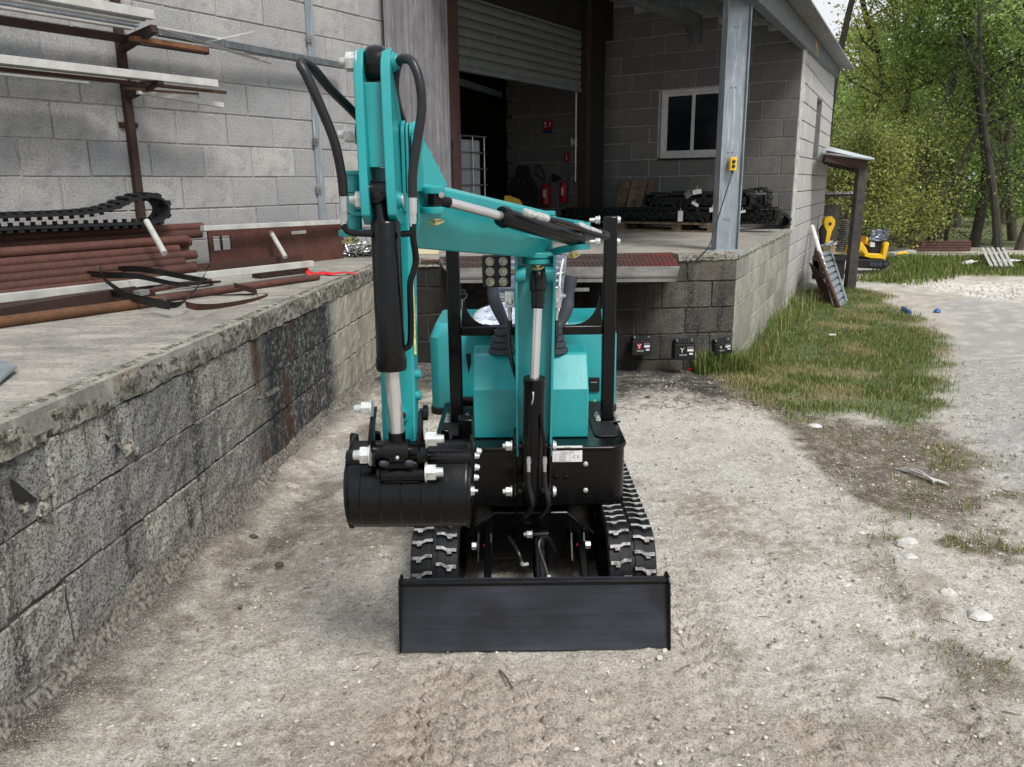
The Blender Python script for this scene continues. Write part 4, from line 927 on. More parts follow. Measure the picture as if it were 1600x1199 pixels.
mb = MB(); q0 = atY(736, 570, 3.40); mb.prism([q0, q0 + Vector((.0, 0, .05)), q0 + Vector((-.022, 0, .045)), q0 + Vector((-.012, 0, -.04))], (0, .02, 0)); mb.build('handle', M['black_matt'], hs, bev=.002)
mb = MB(); a, b = atY(803, 648, 3.5), atY(742, 640, 3.42); mb.cyl((-.25, 3.50, .64), (-.13, 3.50, .64), .022, n=16); mb.cyl((-.262, 3.50, .64), (-.25, 3.50, .64), .013, n=12); mb.build('pedal', M['black'], ex)
# ---- seat under plastic
def crumple(fn, nu, nv, amp, seed, mat, name, parent, ang=60):
    mb = MB()
    def g(a, b):
        p = Vector(fn(a, b)); q = amp * (float(fbm(a * 9 + seed, b * 11, seed, 4)) - .5) * 2; q2 = amp * .6 * abs(math.sin(b * 21 + 3 * a + 4 * float(vnoise(a * 4, b * 5, seed))))
        return p + Vector((q * .6, -(q + q2), q * .7))
    mb.grid(g, nu, nv); return mb.build(name, mat, parent, ang=ang)
sx0, sx1 = atY(757, 450, 3.85).x, atY(886, 450, 3.85).x; sb = atY(760, 470, 3.85).z; stp = atY(760, 392, 3.85).z
mb = MB(); mb.box(((sx0 + sx1) / 2, 3.88, (sb + stp) / 2 - .03), (sx1 - sx0 - .05, .08, stp - sb + .02)); mb.build('seat_back', M['black_matt'], ex, bev=.03)
def sbk(a, b):
    th = (a - .5) * math.pi; x = (sx0 + sx1) / 2 + (sx1 - sx0) / 2 * math.sin(th) * (1 - .10 * (1 - b)); return (x, 3.86 - .055 * math.cos(th), sb - .02 + (stp - sb) * b)
crumple(sbk, 60, 60, .009, 3, M['pants'], 'backrest_cover', ex)
q0, q1 = atY(738, 505, 3.62), atY(884, 470, 3.62)
mb = MB(); mb.box(((q0.x + q1.x) / 2, 3.64, q0.z - .005), (q1.x - q0.x + .01, .26, .05)); mb.build('seat_cushion', M['black_matt'], ex, bev=.02)
def sct(a, b):
    x = q0.x + (q1.x - q0.x) * a; e = math.sin(math.pi * a) ** .45; z = q0.z + .012 + e * (.075 * b ** .7); return (x, 3.50 + .22 * b, z)
crumple(sct, 90, 40, .014, 9, M['plastic_bag'], 'seat_cover', ex)
# ---- canopy frame
cf = MB()
lp, rpx = (-.262, -.215), (.389, .443)
lx, rx = -.2415, .4135; py = 3.34; hw = .0275
cf.bx(lx - hw, lx + hw, py - .022, py + .022, .60, atY(708, 384, py).z); cf.bx(rx - hw, rx + hw, py - .022, py + .022, .60, atY(950, 338, py).z)
canopy_frame = cf.build('canopy_post', M['black'], ex, bev=.006)
zc = atY(830, 516, py).z
mb = MB(); mb.bx(lx + hw, rx - hw, py - .018, py + .018, zc - .020, zc + .020); mb.build('cross_bar', M['black'], ex, bev=.006)
for x, s in ((lx + hw, 1), (rx - hw, -1)):
    mb = MB(); arc = [(x + s * (.012 + .105 * (1 - math.cos(a))), py, zc + .022 + .135 * (1 - math.sin(a))) for a in [math.pi / 2 * k / 8 for k in range(9)]]
    mb.prism([(x, py, zc + .02), (x + s * .125, py, zc + .02)] + arc[::-1], (0, .007, 0)); mb.build('gusset', M['black'], ex, ang=0)
mb = MB()
for x in (lx, rx):
    mb.bx(x - .055, x + .055, py - .045, py + .045, .592, .600)
mb.build('post_foot', M['black'], ex, bev=.002)
mb = MB()
for x in (lx, rx):
    for dx, dy in ((-.042, -.03), (.042, -.03), (-.042, .03), (.042, .03)): mb.nut((x + dx, py + dy, .600), (0, 0, 1), .011, .010, .012, .006)
mb.build('foot_bolt', M['zinc'], ex)
for y_ in (344, 378):                       # bolts at the top of the right post
    p = atY(937, y_, py); mb = MB(); mb.nut((p.x, py - .0, p.z), (-1, 0, 0), .015, .014, .028, .009); mb.lathe((rx + hw, py, p.z), (1, 0, 0), [(0, .016), (.003, .016), (.004, .014), (.012, .013)], 12); mb.build('post_bolt', M['zinc'], ex)
p = atY(706, 384, py); mb = MB(); mb.nut((lx - .006, py - .0, p.z), (0, 0, 1), .011, .008, .006, .006); mb.nut((lx + .02, py, p.z), (0, 0, 1), .011, .006, .0, .006); mb.build('post_bolt', M['zinc'], ex)
# throttle lever beside left post
p = atY(723, 460, 3.5); mb = MB(); mb.lathe(p, (0, 0, 1), [(-.02, .012), (-.012, .020), (.0, .022), (.006, .015), (.018, .014), (.022, .009)], 14); q = mb.build('throttle_knob', M['black'], ex); mb = MB(); mb.cyl(p - Vector((0, 0, .02)), p - Vector((0, 0, .11)), .006, n=8); mb.build('throttle_rod', M['zinc'], q)
# ---- joysticks
for s, (x0_, x1_), yb in ((-1, (757, 812), 545), (1, (866, 890), 545)):
    bx_ = atY(785, 540, 3.22).x if s < 0 else atY(866, 540, 3.22).x; zb_ = .925; mb = MB()
    prof = []
    for k in range(4): prof += [(k * .026, .058 - k * .008), (k * .026 + .016, .058 - k * .008), (k * .026 + .020, .045 - k * .008)]
    prof += [(.11, .022), (.115, .015)]
    mb.lathe((bx_, 3.22, zb_), (0, 0, 1), prof, 24); js = mb.build('joystick_boot', M['boot'], ex, ang=25)
    mb = MB()
    if s < 0: pts = [(bx_ + .012, 3.22, zb_ + .09), atY(788, 505, 3.24), atY(773, 470, 3.26), atY(769, 440, 3.27), atY(766, 415, 3.28)]
    else: pts = [(bx_ + .0, 3.22, zb_ + .09), atY(876, 505, 3.24), atY(886, 480, 3.26), atY(889, 455, 3.27), atY(893, 432, 3.28)]
    pp = catmull(pts, 8); n = len(pp); mb.rings(pp, [.018 + .009 * sst(.1, .5, i / n) - .004 * float(sst(.5, .65, i / n)) + .004 * float(sst(.7, .9, i / n)) - .012 * float(sst(.97, 1, i / n)) for i in range(n)], 16); mb.build('joystick_grip', M['boot'], ex)
# ---- swing-free boom foot: bracket plates on the body front
YB = 2.93
def P3(x, y, Y): return atY(x, y, Y)
bf = MB()
for x in (atY(803, 740, 2.9).x, atY(858, 740, 2.9).x - .004):
    zt, zm, zl = atY(800, 688, 2.9).z, atY(800, 768, 2.88).z, atY(800, 800, 2.88).z
    bf.prism([(x, 3.0, zt + .02), (x, 2.90, zt + .005), (x, 2.865, zt - .02), (x, 2.88, zm + .03), (x, 2.845, zm), (x, 2.86, zl), (x, 2.92, zl - .03), (x, 3.0, zl - .03)], (.010, 0, 0))
foot_ = bf.build('boom_bracket', M['black'], ex, bev=.003)
mb = MB()
for y_, Y in ((697, 2.895), (768, 2.875)):
    p = atY(801, y_, Y); mb.nut((p.x - .002, Y, p.z), (-1, 0, 0), .019, .020, .016, .011); p2 = atY(864, y_, Y); mb.lathe((p2.x, Y, p2.z), (1, 0, 0), [(0, .021), (.006, .021), (.007, .018), (.012, .017)], 16)
mb.build('pivot_nut', M['zinc'], foot_)
mb = MB(); p = atY(830, 768, 2.875); mb.cyl((p.x - .05, 2.875, p.z), (p.x + .06, 2.875, p.z), .017, n=16); p = atY(830, 697, 2.895); mb.cyl((p.x - .05, 2.895, p.z), (p.x + .06, 2.895, p.z), .017, n=16); mb.build('pivot_pin', M['black'], foot_)
# lower boom, standing upright
zt = atY(838, 402, 2.93).z; z0 = atY(838, 700, 2.93).z
lbx0b, lbx1b = atY(806, 660, 2.9).x, atY(862, 660, 2.9).x; lbx0, lbx1 = atY(804, 410, 2.93).x, atY(868, 410, 2.93).x
lb = MB(); th = .011
for xb, xt, dx in ((lbx0b, lbx0, th), (lbx1b - th, lbx1 - th, th)):
    lb.add([(xb, 2.88, z0 - .02), (xb + dx, 2.88, z0 - .02), (xb + dx, 3.02, z0 + .02), (xb, 3.02, z0 + .02), (xt, 2.885, zt + .01), (xt + dx, 2.885, zt + .01), (xt + dx, 3.04, zt + .03), (xt, 3.04, zt + .03)], [(3, 2, 1, 0), (4, 5, 6, 7), (0, 1, 5, 4), (1, 2, 6, 5), (2, 3, 7, 6), (3, 0, 4, 7)])
lower = lb.build('lower_boom', M['teal'], ex, bev=.003)
mb = MB(); mb.add([(lbx0b + th, 2.925, z0), (lbx1b - th, 2.925, z0), (lbx1 - th, 2.94, zt), (lbx0 + th, 2.94, zt), (lbx0b + th, 2.935, z0), (lbx1b - th, 2.935, z0), (lbx1 - th, 2.95, zt), (lbx0 + th, 2.95, zt)], [(0, 1, 2, 3), (7, 6, 5, 4), (0, 4, 5, 1), (2, 6, 7, 3), (1, 5, 6, 2), (0, 3, 7, 4)]); mb.build('boom_web', M['teal'], lower, ang=0)
mb = MB()                                    # pin lugs beside the cylinder head
pz = atY(838, 430, 2.90).z
for xa, xb in ((lbx0 + .002, lbx0 + .040), (lbx1 - .040, lbx1 - .002)): mb.cyl((xa, 2.905, pz), (xb, 2.905, pz), .030, n=24)
mb.build('pin_boss', M['teal'], lower, bev=.002)
mb = MB(); mb.bx(lbx0 + .01, lbx1 - .01, 2.89, 3.02, zt + .005, zt + .016); mb.build('boom_head', M['teal'], lower, bev=.003)
# lift cylinder
def cylinder(name, base, tip, r, rr, split, parent, rodmat, mat, eye=None):
    base, tip = Vector(base), Vector(tip); d = tip - base; L = d.length; d.normalize(); k = base + d * L * split; mb = MB()
    mb.lathe(base, d, [(0, r * .9), (.004, r), (L * split - .03, r), (L * split - .03, r * 1.06), (L * split - .003, r * 1.06), (L * split, r * .98)], 28)
    c = mb.build(name, mat, parent, ang=30); mb = MB(); mb.cyl(k, tip, rr, n=24); mb.build('rod', rodmat, c); return c
bx_, tx_ = atY(830, 782, 2.865), atY(839, 485, 2.84)
cy = cylinder('lift_cylinder', atY(832, 755, 2.862), tx_, .0385, .0135, 0, None, None, None) if False else None
b0 = atY(831, 790, 2.860); b1 = atY(835, 590, 2.815); t1 = atY(840, 482, 2.845); r_ = (atY(851, 600, 2.82) - atY(818, 600, 2.82)).x / 2
mb = MB(); d = (b1 - b0).normalized(); L = (b1 - b0).length
mb.lathe(b0, d, [(.0, r_ * .6), (.01, r_ * .95), (L * .12, r_), (L - .03, r_), (L - .03, r_ * 1.05), (L - .002, r_ * 1.05), (L, r_ * .97)], 30); lc = mb.build('lift_cylinder', M['black'], ex, ang=30)
mb = MB(); mb.cyl(b1 - d * .01, t1, .0175, n=24); mb.build('rod', M['rod'], lc)
mb = MB(); t2 = atY(841, 425, 2.875); mb.lathe(t1, (t2 - t1), [(0, .021), (.002, .0235), ((t2 - t1).length * .45, .0235), ((t2 - t1).length * .5, .030), ((t2 - t1).length - .01, .030), ((t2 - t1).length, .024)], 24); mb.build('rod_eye', M['black'], lc)
mb = MB(); p = atY(833, 622, 2.78); mb.tube([p + Vector((0, .02, .02)), p + Vector((0, 0, .02)), p + Vector((0, -.004, 0)), p + Vector((-.004, .0, -.02)), p + Vector((-.004, .01, -.03))], .0035, 6); mb.build('ring', M['silver'], lc)
for xx, mt in ((826, 0), (851, 0)):
    mb = MB(); p = atY(xx, 725, 2.80); mb.cyl(p, p + Vector((0, 0, .022)), .009, n=6); mb.cyl(p - Vector((0, 0, .034)), p, .0075, n=12); mb.cyl(p + Vector((0, 0, .022)), p + Vector((0, 0, .03)), .007, n=8); mb.build('hose_fitting', M['silver'], ex)
    mb = MB(); mb.tube([p - Vector((0, 0, .03)), atY(xx + 1, 760, 2.80), atY(xx + 6, 790, 2.80), atY(xx - 6, 808, 2.86)], .0095, 10); mb.build('hose', M['hose'], ex)
    mb = MB(); mb.tube([p + Vector((0, 0, .03)), atY(xx, 700, 2.80), atY(xx + (2 if xx < 840 else -6), 650, 2.79)], .006, 8); mb.build('hard_pipe', M['black'], ex)
# knuckle with upright pin
kc = atY(840, 400, 2.93)
def disc(p, r, h, name, mat, parent, n=28):
    mb = MB(); mb.lathe(p, (0, 0, 1), [(0, r * .96), (.003, r), (h - .003, r), (h, r * .96)], n); return mb.build(name, mat, parent, ang=30)
kx, ky = kc.x, 2.97; zk = atY(840, 412, 2.93).z
for dz, r in ((.0, .055), (.022, .060)): disc((kx, ky - .03, zk + dz), r, .020, 'knuckle_plate', M['teal'], ex)
ztop = atY(845, 345, 2.95).z
for dz, r in ((0, .062), (.017, .058)): disc((kx + .01, ky + .01, ztop + dz), r, .016, 'knuckle_plate', M['teal'], ex)
mb = MB(); mb.cyl((kx, ky, zk - .03), (kx, ky, ztop + .03), .028, n=20); mb.build('knuckle_pin', M['black'], ex)
mb = MB(); mb.bx(kx + .005, kx + .06, ky + .02, ky + .05, zk, ztop); mb.build('knuckle_back', M['teal'], ex, bev=.004)
def clip(p, parent=ex):                      # brass coloured pin clip
    mb = MB(); mb.lathe(p, (0, 0, -1), [(0, .016), (.004, .016), (.006, .010), (.014, .010)], 12)
    for k in range(3): a = k * 2.1; mb.tube([p + Vector((-.022, -.004, -.010 - k * .003)), p + Vector((.0, -.02, -.016)), p + Vector((.022, -.010 + .004 * k, -.008))], .0032, 6)
    mb.build('pin_clip', M['brass'], parent)
clip(Vector((kx, ky - .06, zk - .002)))
# ---- upper boom: box beam from the knuckle towards the camera's left
def beam_pt(x, y, Y): return atY(x, y, Y)
L0t, L0b = atY(652, 280, 2.36), atY(652, 387, 2.38); R0t, R0b = atY(860, 330, 2.90), atY(862, 403, 2.94)
ax = (R0t - L0t); axh = Vector((ax.x, ax.y, 0)).normalized(); nb = Vector((-axh.y, axh.x, 0))         # nb points away from the viewer
if nb.y < 0: nb = -nb
def sect(t, b, w):
    h = t.z - b.z; o = t
    return [o + Vector((0, 0, -.0)) + nb * .018, o + Vector((0, 0, -.012)), o + Vector((0, 0, -h * .60)) + nb * 0, o + Vector((0, 0, -h * .72)) + nb * .012, o + Vector((0, 0, -h)) + nb * .040, o + Vector((0, 0, -h)) + nb * (w - .02), o + Vector((0, 0, -h * .7)) + nb * w, o + Vector((0, 0, -.01)) + nb * w, o + nb * (w - .01)]
S0, S1 = sect(L0t, L0b, .125), sect(R0t, R0b, .125); n = len(S0)
mb = MB(); vs = []
K = 12
for i in range(K + 1): vs += [a.lerp(b, i / K) for a, b in zip(S0, S1)]
mb.add(vs, [tuple(range(n)), tuple(K * n + i for i in range(n - 1, -1, -1))] + [(i * n + (j + 1) % n, i * n + j, (i + 1) * n + j, (i + 1) * n + (j + 1) % n) for i in range(K) for j in range(n)])
ub_ = mb.build('upper_boom', M['teal'], ex, ang=30, bev=.003)
# swing cylinder on its lugs
for (x, y), Y in (((677, 297), 2.40), ((678, 328), 2.40)):
    p = atY(x, y, Y); c = Vector((p.x, p.y - .03, p.z)); mb = MB(); mb.lathe(c - Vector((0, 0, .010)), (0, 0, 1), [(0, .034), (.002, .035), (.017, .035), (.019, .033)], 26); mb.box(c + Vector((-.01, .045, 0)), (.06, .08, .018)); mb.build('cylinder_lug', M['teal'], ub_, ang=30)
pe0 = atY(680, 300, 2.37); pe1 = atY(680, 322, 2.37); mb = MB(); mb.cyl(pe1, pe0, .022, n=20); mb.cyl(atY(685, 313, 2.37), atY(702, 317, 2.39), .016, n=16); sc = mb.build('swing_cylinder', M['black'], ex)
clip(atY(681, 342, 2.345), ub_)
mb = MB(); mb.nut(atY(690, 305, 2.345), (0, -1, 0), .007, .008, .0); mb.build('grease_nipple', M['silver'], sc)
a, b, c = atY(702, 317, 2.39), atY(786, 339, 2.53), atY(905, 374, 2.78)
mb = MB(); mb.cyl(a, b, .0145, n=20); mb.build('rod', M['rod'], sc)
mb = MB(); d = (c - b).normalized(); L = (c - b).length; mb.lathe(b - d * .012, d, [(0, .030), (.012, .034), (.022, .034), (.023, .029), (L - .005, .029), (L + .008, .024)], 26); mb.build('barrel', M['black'], sc, ang=30)
for (x, y), Y in (((905, 352), 2.78), ((905, 385), 2.78)):
    p = atY(x, y, Y); mb = MB(); mb.lathe(p - Vector((0, 0, .009)), (0, 0, 1), [(0, .038), (.002, .039), (.016, .039), (.018, .037)], 26); q = Vector((kx + .055, 2.93, p.z - (.03 if y > 370 else -.015)))
    mb.prism([p + Vector((-.02, -.03, -.01)), p + Vector((.02, .035, -.01)), q + Vector((.0, .07, -.015)), q + Vector((0, -.02, -.015))], (0, 0, .022)); mb.build('swing_ear', M['teal'], lower, ang=30)
mb = MB(); mb.cyl(atY(905, 385, 2.78), atY(905, 352, 2.78), .022, n=18); mb.build('ear_pin', M['black'], lower)
clip(atY(896, 394, 2.75), lower)
def fit(a, b, mat=M['zinc']): 
    a, b = Vector(a), Vector(b); mb = MB(); L = (b - a).length; mb.lathe(a, b - a, [(0, .008), (.004, .0125), (L * .4, .0125), (L * .42, .009), (L * .5, .009), (L * .52, .0125), (L - .004, .0125), (L, .010)], 10); return mb
fit(atY(817, 331, 2.53), atY(857, 342, 2.58)).build('hose_fitting', M['zinc'], sc); fit(atY(903, 352, 2.70), atY(938, 366, 2.74)).build('hose_fitting', M['zinc'], sc)
mb = MB(); mb.tube([atY(857, 342, 2.58), atY(890, 351, 2.62), atY(920, 363, 2.66), atY(946, 370, 2.70), atY(948, 366, 2.76), atY(938, 364, 2.78)], .0088, 10)
hs1 = mb.build('hose', M['hose'], sc)
d = (atY(935, 368, 2.65) - atY(866, 347, 2.585)); u = d.normalized(); text('- 2SN  EN 853  5/16  DN08 MPa 35 -', .0062, atY(868, 349.5, 2.574), u, Vector((0, 0, 1)) - u * u.z, M['rust_orange'], hs1, off=.0)
# ---- LED lamp
p0, p1 = atY(754, 449, 2.97), atY(798, 399, 2.97); lm = MB(); lm.bx(p0.x, p1.x, 2.955, 3.0, p0.z, p1.z); lamp = lm.build('work_lamp', M['black_matt'], ex, bev=.006)
for i in range(2):
    for j in range(3):
        c = Vector((p0.x + (p1.x - p0.x) * (.28 + .46 * i), 2.953, p0.z + (p1.z - p0.z) * (.18 + .32 * j))); mb = MB(); mb.lathe(c + Vector((0, .004, 0)), (0, -1, 0), [(0, .0165), (.005, .0165), (.007, .013), (.004, .009), (.005, .004)], 18); mb.build('lens', M['lens'], lamp)
mb = MB(); mb.bx(p0.x + .004, p1.x - .004, 2.9495, 2.954, p0.z + .004, p1.z - .004)
mb = MB(); pr_c = atY(806, 425, 2.97); mb.rings(catmull([pr_c + Vector((0, .02 * math.cos(a), .026 * math.sin(a))) for a in [k * math.pi / 4 for k in range(8)]], 4, True), .004, 6); mb.cyl(pr_c - Vector((.02, 0, 0)), pr_c + Vector((.02, 0, 0)), .010, n=12); mb.build('lamp_bracket', M['brass'], lamp)
# ---- valve blocks and hoses on both sides of the boom
for (x0_, x1_, y0_, y1_, s) in ((789, 804, 481, 455, -1), (862, 877, 481, 452, 1)):
    a, b = atY(x0_, y0_, 2.93), atY(x1_, y1_, 2.93); mb = MB(); mb.bx(a.x, b.x, 2.925, 2.965, a.z, b.z); vb = mb.build('valve_block', M['silver'] if 0 else M['zinc'], ex, bev=.002)
    c = Vector(((a.x + b.x) / 2, 2.925, a.z + (b.z - a.z) * .36)); mb = MB(); mb.lathe(c, (0, -1, 0), [(0, .013), (.003, .013), (.004, .010), (.010, .009), (.011, .005), (.016, .005)], 12); xx = a.x if s < 0 else b.x; mb.lathe((xx, 2.945, a.z + (b.z - a.z) * .6), (s, 0, 0), [(0, .009), (.010, .009), (.012, .006), (.018, .006)], 10)
    xm = (a.x + b.x) / 2; mb.cyl((xm, 2.94, a.z), (xm, 2.94, a.z - .018), .009, n=6); mb.cyl((xm, 2.94, a.z - .018), (xm, 2.94, a.z - .055), .007, n=10); mb.build('bolt', M['silver'], vb)
    mb = MB(); top = Vector((xm, 2.94, a.z - .05)); 
    pts = [top, atY(795, 540, 2.93), atY(801, 570, 2.925), atY(808, 592, 2.95)] if s < 0 else [top, atY(869, 525, 2.93), atY(864, 548, 2.94), atY(859, 575, 2.98)]
    mb.tube(pts, .0092, 10); mb.build('hose', M['hose'], ex)
mb = MB(); q = atY(874, 448, 3.0); mb.tube([q, atY(876, 425, 3.02), atY(880, 405, 3.04)], .004, 6); mb.build('cable', M['white'], ex)

# ---- stick with ears, arm pins and bucket
YS = 2.17
def SX(x, y=200, Y=YS): return atY(x, y, Y).x
def SZ(y, Y=YS, x=600): return atY(x, y, Y).z
stk = MB()
def plate(mb, pts, xw, Yf, Yb):              # outline in (pixel y, depth) handled by caller
    pass
zT, zE = SZ(76), SZ(350)
for xt0, xt1, xe0 in ((562, 576, 572), (602, 617, 612)):
    a0, a1 = SX(xt0), SX(xt1); e0, e1 = SX(xe0 + 0, 340), SX(xe0 + (xt1 - xt0) * .95, 340)
    prof = [(2.185, zT + .004), (2.145, zT - .010), (2.120, zT - .06), (2.105, SZ(200)), (2.095, SZ(300)), (2.10, SZ(335)), (2.135, SZ(350)), (2.19, SZ(352)), (2.28, SZ(330)), (2.34, SZ(230)), (2.32, SZ(190)), (2.25, zT - .06), (2.22, zT - .005)]
    n = len(prof); vs = []
    for dx in (0, 1):
        for y, z in prof:
            f = (zT - z) / (zT - zE); x = (a0 * (1 - f) + e0 * f) if dx == 0 else (a1 * (1 - f) + e1 * f); vs.append((x, y, z))
    stk.add(vs, [tuple(range(n)), tuple(range(2 * n - 1, n - 1, -1))] + [(i, n + i, n + (i + 1) % n, (i + 1) % n) for i in range(n)])
stick = stk.build('stick', M['teal'], ex, bev=.003)
mb = MB(); xa, xb = SX(575), SX(604); mb.add([(xa, 2.150, SZ(130)), (xb, 2.150, SZ(130)), (xb + .004, 2.140, SZ(262)), (xa + .004, 2.140, SZ(262)), (xa, 2.162, SZ(130)), (xb, 2.162, SZ(130)), (xb + .004, 2.152, SZ(262)), (xa + .004, 2.152, SZ(262))], [(0, 3, 2, 1), (4, 5, 6, 7), (0, 1, 5, 4), (3, 7, 6, 2), (0, 4, 7, 3), (1, 2, 6, 5)]); mb.build('stick_web', M['teal'], stick, ang=0, bev=.002)
mb = MB(); mb.bx(SX(578), SX(611), 2.21, 2.225, SZ(345), SZ(262)); mb.build('stick_web', M['teal'], stick, ang=0)
c = atY(589, 100, YS + .01); mb = MB(); mb.lathe(c - Vector((.030, 0, 0)), (1, 0, 0), [(0, .022), (.004, .036), (.012, .0435), (.030, .046), (.048, .0435), (.056, .036), (.060, .022)], 32); mb.cyl(c, c + Vector((0, .25, -.08)), .020, n=18); mb.build('arm_cylinder_eye', M['black'], ex)
# long box of the stick behind the bucket cylinder
lzt, lzb = SZ(300, 2.24), SZ(688, 2.24)
x0t, x1t = atY(588, 340, 2.24).x, atY(643, 340, 2.24).x; x0b, x1b = atY(599, 690, 2.24).x, atY(651, 690, 2.24).x
mb = MB(); ch = .008
def sec(x0, x1, y0, y1, z): return [(x0 + ch, y0, z), (x1 - ch, y0, z), (x1, y0 + ch, z), (x1, y1, z), (x0, y1, z), (x0, y0 + ch, z)]
s0, s1 = sec(x0t, x1t, 2.23, 2.36, lzt), sec(x0b, x1b, 2.22, 2.30, lzb)
mb.add(s1 + s0, [tuple(range(5, -1, -1)), tuple(range(6, 12))] + [(i, (i + 1) % 6, 6 + (i + 1) % 6, 6 + i) for i in range(6)]); mb.build('stick_box', M['teal'], stick, ang=30, bev=.002)
mb = MB()
for y_ in (585, 618): p = atY(654, y_, 2.26); mb.lathe(p, (1, 0, 0), [(-.01, .014), (.006, .014), (.008, .010)], 14)
p = atY(630, 648, 2.215); mb.cyl(p + Vector((0, .004, 0)), p - Vector((0, .012, 0)), .017, n=20); mb.build('boss', M['teal'], stick)
mb = MB(); mb.cyl(p - Vector((0, .0121, 0)), p - Vector((0, .013, 0)), .010, n=16); mb.build('boss_hole', M['ink'], stick)
mb = MB(); q = atY(649, 470, 2.225); mb.bx(q.x - .009, q.x - .003, 2.226, 2.2285, SZ(555, 2.22), SZ(430, 2.22)); mb.build('warning_strip', simple('strip_label', (.60, .66, .22), .5, 0, .3, 60), stick, ang=0)
# right hand pivot ears and boom end bracket
zP = SZ(205, 2.3)
mb = MB()
def ear(mb, x, th, zc_, r, y0, zl, yl, w):
    P = [(x, y0 + r * math.cos(a), zc_ + r * math.sin(a)) for a in [math.pi * (k / 10) for k in range(11)]]; P = P + [(x, y0 - w, zl), (x, yl, zl)]
    mb.prism(P, (th, 0, 0))
ear(mb, atY(627, 210, 2.25).x, .010, zP - .02, .045, 2.27, SZ(330, 2.3), 2.40, .05); ear(mb, atY(634, 210, 2.25).x, .007, zP - .015, .035, 2.27, SZ(300, 2.3), 2.40, .05); ear(mb, atY(643, 210, 2.25).x, .014, zP - .03, .055, 2.29, SZ(300, 2.3), 2.44, .06)
mb.build('boom_end_ear', M['teal'], ub_, ang=30, bev=.002)
mb = MB(); p = atY(660, 215, 2.40); q2 = atY(700, 290, 2.50); q3 = atY(652, 300, 2.36); mb.prism([p, q2, q3 + Vector((0, 0, -.02))], (0, .012, 0)); mb.prism([atY(648, 205, 2.34), atY(662, 205, 2.40), atY(664, 290, 2.42), atY(650, 300, 2.36)], (0, .01, 0)); mb.build('boom_end_plate', M['teal'], ub_, ang=0, bev=.002)
mb = MB()
for (x, y), Y, s, r in (((560, 97), YS - .01, -1, .024), ((557, 210), YS + .02, -1, .022), ((574, 313), YS - .03, -1, .023)):
    p = atY(x, y, Y); mb.nut(p, (s, 0, 0), r, .026, .020, r * .55)
mb.build('pin_nut', M['zinc'], stick)
mb = MB()
for (x, y), Y in (((615, 97), YS + .0, ), ((622, 313), YS - .03), ((648, 207), 2.26)):
    p = atY(x, y, Y); mb.lathe(p, (1, 0, 0), [(-.012, .024), (.004, .024), (.005, .020), (.012, .019)], 16)
mb.build('pin_head', M['teal'], stick)
mb = MB()
for (x, y), Y in (((621, 97), YS), ((627, 313), YS - .03), ((656, 209), 2.27)):
    p = atY(x, y, Y); mb.lathe(p, (1, 0, 0), [(-.004, .016), (.005, .016), (.007, .013)], 14)
mb.build('pin_end', M['zinc'], stick)
# bucket cylinder
e0 = atY(590, 300, 2.145); e1 = atY(596, 348, 2.135); mb = MB(); mb.cyl(e0 - Vector((.030, 0, 0)), e0 + Vector((.030, 0, 0)), .030, n=24); mb.lathe(e1, (e0 - e1), [(-.01, .026), (.01, .022), ((e0 - e1).length - .01, .018)], 20); mb.lathe(e0 + Vector((0, -.012, -.01)), (0, -1, .1), [(0, .026), (.015, .020), (.02, .006)], 16)
bkc = mb.build('bucket_cylinder', M['black'], ex)
b0, b1, b2 = atY(602, 346, 2.13), atY(612, 578, 2.12), atY(621, 690, 2.12); r0 = (atY(627, 460, 2.13).x - atY(580, 460, 2.13).x) / 2
mb = MB(); d = (b1 - b0).normalized(); L = (b1 - b0).length; mb.lathe(b0, d, [(0, r0 * .88), (.006, r0 * .96), (L - .035, r0 * .97), (L - .034, r0 * 1.04), (L - .006, r0 * 1.04), (L, r0 * .98)], 32); mb.build('barrel', M['black'], bkc, ang=30)
mb = MB(); mb.cyl(b1 - d * .01, b2 - d * .02, .0205, n=26); mb.build('rod', M['rod'], bkc)
mb = MB(); mb.cyl(atY(620, 675, 2.12), atY(621, 690, 2.12), .024, n=24); mb.cyl(atY(621, 705, 2.115) - Vector((.034, 0, 0)), atY(621, 705, 2.115) + Vector((.034, 0, 0)), .034, n=28); mb.build('rod_eye', M['black'], bkc)
mb = MB(); p = atY(621, 715, 2.075); mb.lathe(p, (0, -1, 0), [(0, .006), (.006, .005), (.008, .002)], 8); mb.build('grease_nipple', M['silver'], bkc)
mb = MB(); mb.tube([atY(537, 350, 2.10), atY(540, 358, 2.10), atY(550, 364, 2.10), atY(582, 366, 2.11)], .0085, 10); mb.tube([atY(628, 366, 2.11), atY(642, 365, 2.10), atY(645, 367, 2.10)], .0085, 10)
mb.tube([atY(645, 350, 2.10), atY(646, 375, 2.10), atY(650, 405, 2.11), atY(646, 425, 2.11), atY(641, 445, 2.11), atY(642, 500, 2.12), atY(641, 535, 2.12), atY(634, 544, 2.12), atY(618, 547, 2.12)], .0085, 10); mb.build('hard_pipe', M['black'], bkc)
for x in (537, 645):
    o_ = 0 if x < 600 else 3; mb = MB(); a, b, c, d_ = atY(x, 305 + o_, 2.10), atY(x, 331 + o_, 2.10), atY(x, 345 + o_, 2.10), atY(x, 352 + o_, 2.10); mb.cyl(a, b, .0115, n=16); mb.cyl(b, c, .010, n=6); mb.cyl(c, d_, .0085, n=10); mb.build('hose_fitting', M['silver'], bkc)
